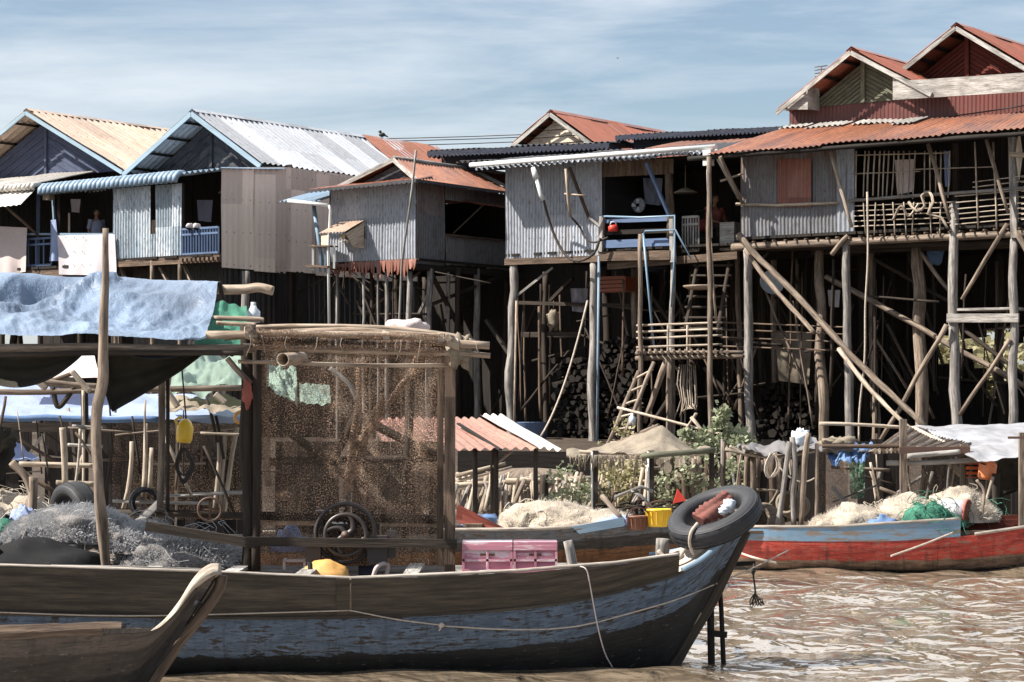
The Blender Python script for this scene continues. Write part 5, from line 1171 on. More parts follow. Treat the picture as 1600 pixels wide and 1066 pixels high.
def far_boats():
    yc = 26.6; b = thing('wooden_boat', 'long dark brown boat in mid distance behind the pink crates, nets piled inside', 'boat', V(1, yc, 0), 'wooden boats')
    st = [(330, 835, 330, 905, .5), (520, 830, 520, 905, .55), (715, 829, 715, 905, .6), (850, 827, 850, 905, .6), (950, 818, 950, 902, .55), (1040, 808, 1035, 900, .42), (1105, 802, 1085, 894, .25), (1170, 800, 1135, 885, .06)]
    near, far, T, K, H = hull(b, st, yc, HB3, 8, 50)
    put('gunwale', MB().tube([p+V(0, -.01, .01) for p in near], .02, 6), M['edge'], b)
    put('splash_board', MB().prism([W(893, 823, 25.95), W(975, 808, 25.95), W(975, 822, 25.95), W(905, 834, 25.95)], V(0, -.03, 0)), M['plankgreen'] and M['light_blue_paint'], b)
    put('thwart', MB().beam(W(740, 822, 26), W(740, 818, 27.2), .2, .04), M['plank'], b)
    put('hatch', MB().prism([W(715, 788, 26.5), W(790, 826, 26.3), W(740, 832, 26.3), W(712, 812, 26.5)], V(0, .04, 0)), M['plankred'], b)
    # blue and red boat
    yc = 29.6; b = thing('wooden_boat', 'blue and red striped wooden boat moored on the right, heaped with nets', 'boat', V(5, yc, 0), 'wooden boats')
    st = [(1120, 842, 1135, 905, .10), (1150, 843, 1155, 915, .28), (1200, 845, 1200, 920, .48), (1300, 846, 1300, 922, .6), (1400, 845, 1400, 924, .65), (1500, 838, 1500, 926, .65), (1560, 830, 1560, 926, .65), (1640, 818, 1640, 926, .6), (1760, 800, 1760, 924, .5), (1900, 776, 1860, 920, .3)]
    near, far, T, K, H = hull(b, st, yc, HB4, 9, 60, 2.1)
    s1 = [p for p in near if 800+F*p.x/p.y < 1512]
    def up(p):
        px = 800+F*p.x/p.y; g = 824 if px < 1300 else 824-(px-1300)*.062; return max(.03, HC+(HY-g)/F*p.y-p.z)
    strake(b, [p-V(0, .006, 0) for p in s1], [up(p) for p in s1], -.02, .035, M['strakeblue'], 'blue_strake', .006)
    f1 = [p for p in far if 800+F*p.x/p.y < 1540]; strake(b, f1, [up(p) for p in f1], .02, .035, M['strakeblue'], 'blue_strake', .006)
    put('gunwale', MB().tube([p+V(0, -.02, up(p)+.01) for p in s1], .018, 6), M['edge'], b)
    put('gunwale', MB().tube([p+V(0, -.02, .01) for p in near if 1520 < 800+F*p.x/p.y], .02, 6), M['edge'], b)
    put('cabin_board', MB().beam(W(1495, 812, 29.6), W(1590, 808, 29.6), .05, .06).beam(W(1500, 822, 29.55), W(1590, 818, 29.55), .04, .12), M['plankred'], b)
    put('deck', MB().beam(W(1130, 829, 29.6), W(1530, 829, 29.6), 1.0, .04), M['plank'], b)
    b = thing('wooden_boat', 'grey blue boat end with brown rim, half hidden at the far left', 'boat', V(-5, 21.5, 0), 'wooden boats')
    st = [(-300, 838, -300, 990, .5), (-150, 836, -150, 990, .5), (-60, 835, -60, 985, .4), (0, 834, -10, 975, .2), (24, 832, 10, 965, .05)]
    near, far, T, K, H = hull(b, st, 21.5, HB4 and M['plankblue'], 8, 30)
    put('gunwale', MB().tube([p+V(0, -.01, .01) for p in near], .022, 6), M['log'], b)
far_boats()

# ================================================================ nets, sacks, cargo
def net_heap(name, label, blobs, strands=300, fuzz=2500, mp='net_pile', ms='net_strand', cat='fishing net', cut=.0, loopr=.11, group='heaps of fishing net'):
    c0 = blobs[0][0]; t = thing(name, label, cat, c0, group); m = MB()
    for c, a, b_, h, rz in blobs: m.blob(c, a, b_, h, 40, 22, .22, 2.2, True, rz)
    put('heap', m, M[mp], t); s = MB(); fz = MB()
    for i in range(strands):
        c, a, b_, h, rz = RND.choice(blobs); u = RND.uniform(0, 2*pi); ph = math.acos(RND.uniform(.05, .98)); d = V(cos(u)*sin(ph), sin(u)*sin(ph), cos(ph))
        p = c+V(d.x*a, d.y*b_, d.z*h)*1.02; n = V(d.x/a, d.y/b_, d.z/h).normalized(); tt = n.cross(V(RND.uniform(-1, 1), RND.uniform(-1, 1), RND.uniform(-1, 1))).normalized(); bb = n.cross(tt)
        r = loopr*RND.uniform(.4, 1.6); ln = RND.uniform(1.5, 5); pts = []
        for k in range(8):
            q = k/7*ln; pts.append(p+(tt*cos(q)+bb*sin(q)*RND.uniform(.7, 1.1)-tt)*r+n*RND.uniform(.0, .03))
        s.tube(pts, (.0022+.0015*RND.random())*c.y/19, 3, cap=False)
    for i in range(fuzz):
        c, a, b_, h, rz = RND.choice(blobs); u = RND.uniform(0, 2*pi); ph = math.acos(RND.uniform(-.02, .99)); d = V(cos(u)*sin(ph), sin(u)*sin(ph), cos(ph))
        p = c+V(d.x*a, d.y*b_, d.z*h)*RND.uniform(.96, 1.06); n = V(d.x/a, d.y/b_, d.z/h).normalized()
        e = (n+V(RND.uniform(-1, 1), RND.uniform(-1, 1), RND.uniform(-.6, 1))*1.3).normalized()*RND.uniform(.02, .075); w = e.cross(V(0, 1, 0)).normalized()*.0022*(c.y/19)
        fz.add([p-w, p+w, p+e*.6+w+V(0, 0, .005), p+e], [(0, 1, 2, 3)], [(0, 0)]*4)
    if s.v: put('strand', s, M[ms], t, kind=None)['kind'] = 'stuff'
    if fz.v: put('loose_fibre', fz, M[ms], t)['kind'] = 'stuff'
    return t
M['wheel'] = plastic('greasy dark iron', (.045, .032, .027), .45, .5, .6)
def cargo():
    net_heap('net_heap', 'large fluffy grey net heap on the near boat, over black sheeting at left', [(W(120, 842, 18.8), .46, .32, .25, .1), (W(60, 845, 18.8), .25, .28, .18, 0), (W(200, 858, 18.8), .22, .3, .19, 0)], 60, 22000, 'net_pile_grey', 'net_strand_grey')
    net_heap('net_heap', 'tangled brownish grey net heap right of the crooked pole on the near boat', [(W(280, 882, 18.7), .50, .30, .24, 0), (W(340, 884, 18.7), .22, .25, .18, 0), (W(228, 862, 18.9), .22, .2, .22, 0)], 130, 12000, 'net_pile_grey', 'net_strand_grey')
    put('black_sheet', MB().blob(W(60, 905, 18.4), .66, .28, .30, 40, 20, .14, 2, True).blob(W(-60, 905, 18.4), .5, .3, .36, 24, 14, .2, 2, True), M['black'], label='black plastic sheeting bulging under the grey net heap', cat='plastic sheet')
    net_heap('net_heap', 'bright white net heap at the far left edge behind the tyre', [(W(-10, 836, 20.6), .5, .35, .36, 0), (W(40, 830, 20.9), .24, .3, .30, 0)], 80, 600)
    put('plastic_bag', MB().blob(W(36, 824, 20.2), .13, .1, .17, 20, 14, .35, 2.5, False), M['tarp_blue2'], label='pale blue plastic bag against the white net heap at left', cat='plastic bag')
    p = W(-2, 838, 20.1); t = thing('green_jug', 'dark green plastic jug cut by the left edge', 'jug', p)
    put('body', MB().lathe(p-V(0, 0, .05), V(.35, 0, 1), [(0, 0), (.11, 0), (.12, .08), (.11, .16), (.03, .22), (0, .22)], 18), M['net_pile_green'], t); put('cap', MB().lathe(p+V(.06, 0, .16), V(.35, 0, 1), [(.03, 0), (.03, .03), (0, .03)], 10), M['black'], t)
    # middle boat nets
    net_heap('net_heap', 'long cream net heap with brown patches in the middle boat', [(W(862, 825, 26.6), .52, .35, .30, 0), (W(815, 824, 26.6), .26, .3, .24, 0), (W(905, 824, 26.6), .30, .3, .20, 0)], 12, 3200)
    net_heap('net_heap', 'whiter low net heap beside blue rags near the yellow bucket', [(W(945, 823, 26.4), .36, .3, .17, 0), (W(895, 828, 26.3), .3, .25, .12, 0)], 8, 2000)
    put('rag', MB().blob(W(752, 820, 26.8), .22, .12, .12, 18, 10, .35, 2), M['cloth_blue'], label='blue rag lying before the cream net heap in the middle boat', cat='rag')
    put('rag', MB().blob(W(962, 819, 26.1), .2, .12, .09, 18, 10, .35, 2), M['tarp_blue2'], label='light blue rag at the right foot of the whiter net heap', cat='rag')
    # red blue boat nets
    Yb = 29.5
    net_heap('net_heap', 'leftmost smooth cream net heap on the blue and red boat', [(W(1335, 828, Yb), .46, .35, .30, 0), (W(1295, 829, Yb), .26, .3, .18, 0)], 12, 3200)
    net_heap('net_heap', 'middle cream net heap on the blue and red boat behind the green net', [(W(1415, 815, Yb+.1), .40, .35, .32, 0), (W(1440, 822, Yb), .35, .3, .22, 0)], 12, 3200)
    net_heap('net_heap', 'tallest cream net heap on the blue and red boat above the round basket', [(W(1500, 810, Yb+.2), .42, .35, .36, 0), (W(1525, 812, Yb+.2), .3, .3, .22, 0)], 12, 3200)
    net_heap('net_heap', 'green net draped over the cream heaps of the blue and red boat', [(W(1450, 822, Yb-.3), .30, .2, .30, 0), (W(1478, 822, Yb-.25), .22, .18, .14, 0)], 90, 200, 'net_pile_green', 'net_pile_green')
    net_heap('net_heap', 'small green net bundle at the right end of the red boat cargo', [(W(1545, 812, Yb+.2), .16, .16, .16, 0)], 20, 80, 'net_pile_green', 'net_pile_green')
    put('rag', MB().blob(W(1383, 823, Yb-.35), .20, .1, .12, 18, 10, .4, 2), M['cloth_blue'], label='dark blue rag between cream heap and green net', cat='rag')
    p = W(1512, 803, Yb-.2); ax = V(-.85, .45, .05).normalized(); t = thing('fish_basket', 'white round basket lying on its side with red rim on the red boat', 'basket', p)
    put('wall', MB().lathe(p, ax, [(.16, 0), (.172, .0), (.17, .2), (.15, .38), (.0, .39)], 26), M['cloth_white'], t)
    put('rim', MB().lathe(p, ax, [(.17, -.01), (.185, -.01), (.185, .02), (.17, .02)], 26, True), M['cloth_rust'], t)
    m = MB(); x = ax.cross(V(0, 0, 1)).normalized(); y = x.cross(ax)
    for k in range(-5, 6):
        o = k*.03; w = math.sqrt(max(0, .165**2-o*o)); m.tube([p+x*o+y*w, p+x*o-y*w], .005, 4); m.tube([p+y*o+x*w, p+y*o-x*w], .005, 4)
    put('grille', m, M['brownp'], t)
    # crates
    def crate(px0, px1, label):
        Yc = 18.3; a = W(px0, 896, Yc); b_ = W(px1, 896, Yc); w = (b_-a).length; h = .225; d = .30; t = thing('plastic_crate', label, 'crate', (a+b_)/2, 'pink crates on the near boat'); m = MB()
        m.prism([a, b_, b_+V(0, 0, h), a+V(0, 0, h)], V(0, d, 0)); put('body', m, M['pink'], t)
        m = MB(); z = h
        for q, e in ((a, b_),): m.beam(q+V(-.006, -.012, z-.02), e+V(.006, -.012, z-.02), .022, .04).beam(q+V(-.006, -.012, .02), e+V(.006, -.012, .02), .022, .03).beam(q+V(-.006, -.010, .105), e+V(.006, -.01, .105), .02, .02)
        put('rim', m.prism([a+V(-.008, -.02, h), b_+V(.008, -.02, h), b_+V(.008, d+.01, h+.0), a+V(-.008, d+.01, h)], V(0, 0, .025)), M['pink'], t)
        m = MB(); nr = 2
        for k in range(nr+1): m.beam(a.lerp(b_, k/nr)+V(0, -.010, 0), a.lerp(b_, k/nr)+V(0, -.010, h), .02, .02)
        put('rib', m, M['pink'], t)
        put('handle_slot', MB().beam(a.lerp(b_, .35)+V(0, -.004, h*.66), a.lerp(b_, .65)+V(0, -.004, h*.66), .012, .018), M['brownp'], t)
    crate(724, 799, 'pink faded crate on the near boat, left of two, beside the net frame'); crate(804, 869, 'pink faded crate on the near boat, right of two, beside the short post')
    # buckets
    def bucket(px, py, Y, r, h, mat, label, ribs=True):
        p = W(px, py, Y); t = thing('bucket', label, 'bucket', p, 'buckets on the middle boat'); put('body', MB().lathe(p, V(0, 0, 1), [(0, 0), (r*.8, 0), (r, h), (r*1.06, h), (r*1.06, h-.02), (r*.97, h-.02), (r*.78, .03), (0, .03)], 22), mat, t)
        m = MB()
        for k in range(14):
            a = 2*pi*k/14; q = V(cos(a), sin(a), 0); m.beam(p+q*r*.82+V(0, 0, .02), p+q*r*1.01+V(0, 0, h-.03), .012, .012)
        put('rib', m, mat, t)
        put('handle', MB().tube([p+V(r*1.05*cos(a), r*1.05*sin(a)-.02, h-.02-.12*sin(a*1)) for a in [pi*k/10+pi for k in range(11)]], .008, 5), M['iron'], t)
    bucket(1029, 823, 26.0, .145, .20, M['yellow'], 'bright yellow bucket on the middle boat beside the bow tyre')
    bucket(996, 828, 26.0, .12, .16, M['brownp'], 'small brown bucket left of the yellow one')
    # orange float, frames, hose
    p = W(508, 905, 18.25); t = thing('float', 'orange yellow plastic float with dark strap lying behind the gunwale', 'float', p)
    put('body', MB().blob(p, .20, .14, .155, 26, 14, .10, 2.0), plastic('scuffed orange plastic', (.62, .33, .10), .5, .3), t); put('strap', MB().tube(curve([p+V(-.15, -.1, .02), p+V(-.11, -.14, .06), p+V(-.12, -.02, .125)], 8), .02, 6), M['black'], t)
    for x0, x1, lb in ((444, 476, 'left'), (482, 512, 'right')):
        a, b_ = W(x0, 890, 18.5), W(x1, 890, 18.5); h = .07; t = put('box_frame', MB().beam(a, a+V(0, 0, h), .02, .02).beam(b_, b_+V(0, 0, h), .02, .02).beam(a+V(0, 0, h), b_+V(0, 0, h), .02, .02).beam(a+V(0, .2, h), b_+V(0, .2, h), .02, .02)
            .beam(a+V(0, 0, h), a+V(0, .2, h), .02, .02).beam(b_+V(0, 0, h), b_+V(0, .2, h), .02, .02), M['cloth_pink'], label='small pale open box frame behind the gunwale, %s one by the orange float' % lb, cat='frame', group='small box frames')
    put('hose', MB().tube(curve([W(583, 903, 18.3), W(588, 888, 18.3), W(598, 881, 18.35), W(606, 884, 18.4), W(604, 900, 18.4)]), .018, 8), M['cloth_pink'], label='short pale curved hose rising behind the gunwale near the orange float', cat='hose')
    put('plastic_bag', MB().blob(W(452, 858, 18.9), .16, .1, .16, 20, 12, .3, 2), M['tarp_blue2'], label='pale blue sack behind the lower beam, left of the engine wheel', cat='sack')
    # engine with curved-spoke wheel
    c = W(540, 836, 18.35); t = thing('boat_engine', 'rusty boat engine with curved spoke flywheel behind the net frame', 'engine', W(540, 880, 18.6))
    w = put('flywheel', MB().lathe(c, V(0, -1, 0), [(.150, -.03), (.178, -.03), (.178, .03), (.150, .03)], 40, True), M['wheel'], t)
    m = MB()
    for k in range(4):
        a = k*pi/2+.4; m.tube(curve([c+V(cos(a+q)*r, -.01, sin(a+q)*r) for r, q in ((.02, 0), (.07, .25), (.12, .7), (.16, 1.0))], 9), .022, 6)
    put('spoke', m, M['wheel'], w); put('hub', MB().lathe(c, V(0, -1, 0), [(.035, -.03), (.035, .04), (.0, .05)], 14), M['iron'], w)
    put('guard', MB().lathe(c+V(-.01, .1, .01), V(0, -1, 0), [(.222, -.035), (.25, -.035), (.25, .035), (.222, .035)], 44, True), M['wheel'], t)
    put('block', MB().box(W(545, 850, 18.75), .35, .3, .34).box(W(575, 830, 18.8), .2, .2, .2).box(W(505, 815, 18.7), .12, .15, .18), M['wheel'], t)
    put('radiator', MB().box(W(590, 858, 18.42), .16, .12, .22), M['wheel'], t); put('filter_box', MB().box(W(490, 862, 18.42), .12, .12, .16), M['wheel'], t); put('engine_mount', MB().box(W(612, 850, 18.45), .07, .1, .22), M['wheel'], t)
    put('exhaust_pipe', MB().tube([W(543, 800, 18.6), W(546, 770, 18.6)], .022, 8), M['plankgrey'], t); put('exhaust_pipe', MB().tube([W(576, 790, 18.6), W(574, 775, 18.6), W(560, 765, 18.6)], .016, 8), M['iron'], t)
    m = MB()
    for k in range(12):
        a = W(RND.uniform(515, 575), RND.uniform(815, 850), 18.62+RND.uniform(-.05, .05)); m.tube(curve([a, a+V(RND.uniform(-.15, .15), 0, RND.uniform(-.15, .15)), a+V(RND.uniform(-.2, .2), 0, RND.uniform(-.2, .2))], 8), .008, 5)
    put('wiring', m, M['black'], t)
    # debris heap on the middle boat
    m = MB()
    for k in range(40):
        a = W(RND.uniform(935, 1040), RND.uniform(785, 812), 27+RND.uniform(-.3, .4)); d = V(RND.uniform(-1, 1), RND.uniform(-.5, .5), RND.uniform(-.3, .5))*.28; m.tube([a, a+d, a+d*1.6+V(.05, 0, -.06)], .014, 5)
    put('gear_heap', m, M['logdark'], label='dark tangle of rods and gear behind the two buckets', cat='gear', kind=None)
    put('red_pennant', MB().prism([W(1052, 787, 26.3), W(1072, 782, 26.3), W(1059, 764, 26.3)], V(0, .05, 0)), M['red'], label='red triangular board peeking over the left of the bow tyre', cat='board')
    put('oar', MB().log(W(940, 775, 26.2), W(972, 812, 26.0), .03, .2), M['log'], label='short brown oar handle leaning by the whiter net heap', cat='oar')
    # yellow jug, coil, clear bottle, sack on the canopy
    p = W(287, 692, 19.2); t = thing('yellow_jug', 'bright yellow plastic jug hanging under the blue tarp', 'jug', p)
    put('body', MB().lathe(p, V(.1, 0, 1), [(0, 0), (.055, 0), (.068, .03), (.07, .13), (.045, .18), (.02, .20), (0, .20)], 18), M['yellow'], t)
    put('handle', MB().tube(curve([p+V(-.045, -.02, .15), p+V(-.065, -.02, .19), p+V(-.01, -.02, .215)], 8), .01, 6), M['yellow'], t); put('cord', MB().tube([p+V(.02, 0, .2), W(283, 560, 19.2)], .007, 5), M['rope_dark'], t)
    m = MB()
    for k in range(7): m.tube(curve([W(285+RND.uniform(-2, 4), 700, 19.2), W(276+RND.uniform(-4, 3), 725, 19.2), W(286, 752+RND.uniform(-12, 5), 19.2), W(300+RND.uniform(-3, 4), 728, 19.2), W(290, 700, 19.2)], 16), .01, 5)
    put('rope_coil', m, M['rope_dark'], label='black rope coil hanging below the yellow jug', cat='rope')
    p = W(396, 504, 19.3); t = thing('plastic_bottle', 'pale blue square bottle standing on the net frame beside the tarp', 'bottle', p); put('body', MB().lathe(p, V(0, 0, 1), [(0, 0), (.055, 0), (.058, .09), (.03, .12), (.025, .14), (0, .14)], 14), M['clear'], t); put('cap', MB().lathe(p+V(0, 0, .14), V(0, 0, 1), [(.022, 0), (.022, .03), (0, .03)], 10), M['cloth_white'], t)
    put('sack', MB().blob(W(632, 520, 19.3), .20, .16, .115, 24, 14, .25, 2), M['cloth_pink'], label='crumpled pinkish sack lying on top of the net frame', cat='sack')
    p = W(375, 653, 19.1); put('float_ring', MB().lathe(p, V(.3, -.9, 0), [(.032, -.012), (.055, -.012), (.055, .012), (.032, .012)], 22, True), M['orange'], label='small orange and white ring hanging by the left net post', cat='ring')
    put('rag', MB().blob(W(386, 615, 18.35), .04, .04, .11, 14, 12, .3, 2, False), M['cloth_rust'], label='dark red rag tied to the left net post', cat='rag')
cargo()

# ================================================================ canopy over the near boat
def canopy():
    t = thing('boat_canopy', 'bamboo and plank canopy frame standing on the near boat with brown net side', 'canopy', W(400, 880, 18.6))
    def pole(pts, r, mat='bamboo', nm='pole', Y=18.4, par=t, wob=.15): return put(nm, MB().tube(curve(wl(pts, Y), 16), r, 9, wob), M[mat], par)
    pole([(385, 508), (388, 600), (384, 700), (390, 800), (388, 892)], .055, 'logdark', 'corner_post', 18.5); pole([(400, 512), (402, 650), (400, 892)], .035, 'logdark', 'corner_post', 18.45)
    put('corner_post', MB().beam(W(703, 545, 18.4), W(703, 895, 18.4), .085, .07, up=V(0, 1, 0)), M['plank'], t)
    put('corner_post', MB().beam(W(688, 560, 18.5), W(688, 885, 18.5), .05, .05, up=V(0, 1, 0)), M['plank'], t)
    pole([(252, 540), (253, 640), (253, 700), (250, 800)], .030, 'log', 'inner_post', 19.1); pole([(262, 540), (262, 660), (262, 800)], .016, 'logdark', 'inner_post', 19.0)
    pole([(-60, 545), (150, 543), (270, 545), (400, 545)], .035, 'log', 'lower_rail', 18.25); pole([(-60, 556), (160, 552), (380, 552)], .02, 'logdark', 'lower_rail', 18.2)
    pole([(322, 524), (420, 523), (560, 524), (640, 528), (700, 536), (765, 540)], .032, 'bamboo', 'top_pole', 18.2); pole([(350, 527), (520, 517), (620, 522), (700, 528)], .028, 'bamboo', 'top_pole', 18.5)
    pole([(390, 512), (470, 510), (600, 513), (700, 524), (740, 535)], .022, 'bamboo', 'top_pole', 18.8); pole([(380, 541), (520, 548), (700, 552), (766, 556)], .022, 'bamboo', 'top_pole', 18.25)
    pole([(372, 565), (440, 567), (560, 571), (700, 571)], .016, 'bamboo', 'top_pole', 18.3); pole([(334, 497), (400, 499), (412, 501)], .02, 'bamboo', 'top_pole', 18.8); pole([(338, 505), (400, 508)], .018, 'bamboo', 'top_pole', 18.5)
    pole([(330, 453), (378, 453), (404, 450), (427, 455)], [.034]*6+[.042]*8+[.02]*4 if False else .04, 'bamboo', 'ridge_pole', 19.6); pole([(342, 440), (350, 470), (366, 490)], .02, 'logdark', 'ridge_prop', 19.5)
    for a, b_ in (((388, 505), (392, 530)), ((700, 520), (712, 540))):
        for Yq in (18.3, 18.7): put('pole_end', MB().tube([W(a[0], a[1]+8, Yq-.3), W(b_[0]+3, a[1]+10, Yq+.5)], .03, 8), M['log'], t)
    for px, py in ((388, 520), (398, 524), (702, 532), (712, 536), (604, 526), (690, 530)):
        m = MB()
        for k in range(5): m.lathe(W(px+k*2-4, py+k*.6, 18.2), V(1, 0, .1), [(.045, -.006), (.052, 0), (.045, .006)], 14)
        put('lashing', m, M['rope'], t)
    put('lashing_bundle', MB().blob(W(718, 548, 18.3), .10, .08, .12, 18, 12, .5, 3, False), M['cloth_rust'] and M['sack'], t)
    pole([(355, 560), (372, 580), (392, 600)], .022, 'log', 'brace'); 
    put('deck_beam', MB().beam(W(384, 846, 18.3), W(714, 850, 18.3), .05, .07), M['logdark'], t); put('deck_beam', MB().beam(W(228, 822, 18.35), W(400, 850, 18.3), .05, .075), M['logdark'], t)
    put('deck_beam', MB().beam(W(405, 806, 18.6), W(700, 812, 18.6), .05, .07), M['logdark'], t)
    A, B, C, D = W(398, 535, 18.55), W(694, 545, 18.5), W(694, 884, 18.5), W(398, 884, 18.55)
    put('net_side', MB().grid(A, B, C, D, 60, 50, lambda a, s: .04*noise.noise(V(a*7, s*2, 0))+.03*sin(a*26+2*s)*(.3+.7*noise.noise(V(a*3, s, 5)))+.03*noise.noise(V(a*20, s*6, 1))), M['net_brown'], t)
    # thicker gathered folds of the same net
    m = MB()
    for pts in (((565, 560), (560, 640), (548, 700), (543, 780)), ((600, 620), (570, 680), (552, 740)), ((420, 540), (412, 620), (420, 760)), ((470, 545), (560, 552), (690, 556)), ((640, 590), (600, 640), (560, 700))): m.tube(curve(wl(pts, 18.52), 14), .03, 7, .8, oval=.5)
    put('net_fold', m, M['net_brown'], t)
    for y0, rr in ((531, .028), (541, .022), (520, .02)):
        put('rolled_net', MB().tube([W(396+k*10, y0+3*noise.noise(V(k*.35, y0, 0))+(k*10/300)*6, 18.16) for k in range(31)], [rr*(1+.5*noise.noise(V(k*.6, y0, 3))) for k in range(31)], 8, .8), M['net_brown'], t)
    for k in range(9):
        x = RND.uniform(330, 750); y = 528+(x-330)*.03; p = W(x, y, 18.12)
        put('tie_cord', MB().tube(curve([p+V(0, 0, .03), p+V(RND.uniform(-.02, .02), -.02, -.04), p+V(RND.uniform(-.06, .06), 0, -RND.uniform(.06, .16))], 6), .0035, 4), M['sack'], t)
    put('drain_tube', MB().lathe(W(442, 562, 17.95), V(.28, 1, .05), [(.045, 0), (.052, 0), (.052, .42), (.045, .42)], 20, True).lathe(W(442, 562, 18.2), V(.28, 1, .05), [(.046, 0), (.0, .001)], 16), M['bamboo'], t)
    # top tarp
    A, B, C, D = W(-70, 424, 19.7), W(343, 443, 19.6), W(322, 532, 18.15), W(-70, 522, 18.1)
    def fn(a, s):
        def rdg(x, y, z): return 1-abs(noise.noise(V(x, y, z)))*2.4
        e = .08*noise.noise(V(a*3.5, s*1.6, 0))+.075*rdg(a*3+s*1.8, s*1.0-a*1.5, 4)+.020*rdg(a*10+s*2, s*3-a*3, 6)+.012*noise.noise(V(a*22+s*9, s*9, 6))+.012*rdg(a*26-s*4, s*2.5, 9)*s*s+.07*math.exp(-((s-.62+.9*a)/.06)**2)*(a < .62)*min(1, a*5)-.05*math.exp(-((s-.50+.9*a)/.07)**2)*(a < .62)
        e += .018*rdg(a*40+s*30, s*9-a*22, 2)*(.5+noise.noise(V(a*6, s*3, 8))); e -= .09*sin(pi*s); k = min(1, s*6+.15)*min(1, (1-s)*5+.25)
        return (B-A).cross(D-A).normalized()*-e*k+V(0, 0, -.012*sin(a*9)*(s > .95))
    put('tarpaulin', MB().grid(A, B, C, D, 150, 60, fn), M['tarp_blue'], label='large wrinkled blue tarpaulin spread over the near boat canopy', cat='tarpaulin')
    A, B, C, D = W(320, 470, 19.0), W(348, 462, 19.4), W(372, 548, 18.6), W(300, 545, 18.2)
    put('tarpaulin', MB().grid(W(325, 470, 19.2), W(385, 478, 19.3), W(385, 552, 18.6), W(300, 548, 18.3), 20, 20, lambda a, s: .04*noise.noise(V(a*4, s*4, 0))), M['net_pile_green'], label='scrap of dark green tarpaulin under the right end of the blue one', cat='tarpaulin')
    # hanging drapes
    def drape(a, b_, dip, px_dip, label, Y, mat='tarp_olive', dep=.35):
        n = 40; mm = MB(); nv = 12
        for j in range(nv+1):
            for i in range(n+1):
                q = i/n; s = j/nv; x = a[0]+(b_[0]-a[0])*q; top = a[1]+(b_[1]-a[1])*q; lobe = (sin(pi*q)**.8 if px_dip is None else max(0, 1-abs((x-px_dip)/(b_[0]-px_dip if x > px_dip else px_dip-a[0])))**.85)
                y = top+dip*lobe*s; p = W(x, y, Y+dep*s*(1-s)*4*.5-.1*s); p.y += .03*sin(s*18)*lobe+.03*noise.noise(V(q*6, s*3, 0)); mm.v.append(p); mm.t.append((q*2, s))
        for j in range(nv):
            for i in range(n): c = j*(n+1)+i; mm.f.append([c, c+n+1, c+n+2, c+1]); mm.s.append(True)
        put('hanging_drape', mm, M[mat], label=label, cat='drape')
    drape((-90, 540), (134, 548), 62, None, 'sagging dark olive drape under the canopy at the far left', 18.5)
    drape((146, 549), (322, 549), 96, 175, 'dark triangular drape hanging right of the crooked pole', 18.7)
    drape((182, 548), (300, 550), 12, None, 'thin pale strip hanging before the dark triangular drape', 18.6, 'tarp_grey')
    put('crooked_pole', MB().tube(curve([W(165, 357, 18.0), W(164, 430, 18.0), W(162, 500, 18.0), W(161, 560, 18.0), W(160, 600, 18.0), W(152, 640, 18.0), W(150, 700, 18.0), W(154, 760, 18.0), W(160, 820, 18.1), W(168, 905, 18.2)], 40), [.024+.019*min(1, i/18) for i in range(37)], 10, .3), M['log'],
        label='tall crooked bare pole standing in the near boat before the blue tarp', cat='pole')
    for k, (x0, x1, lb) in enumerate(((-10, 42, 'slack cord looping under the tarp at left'),)): pass
canopy()

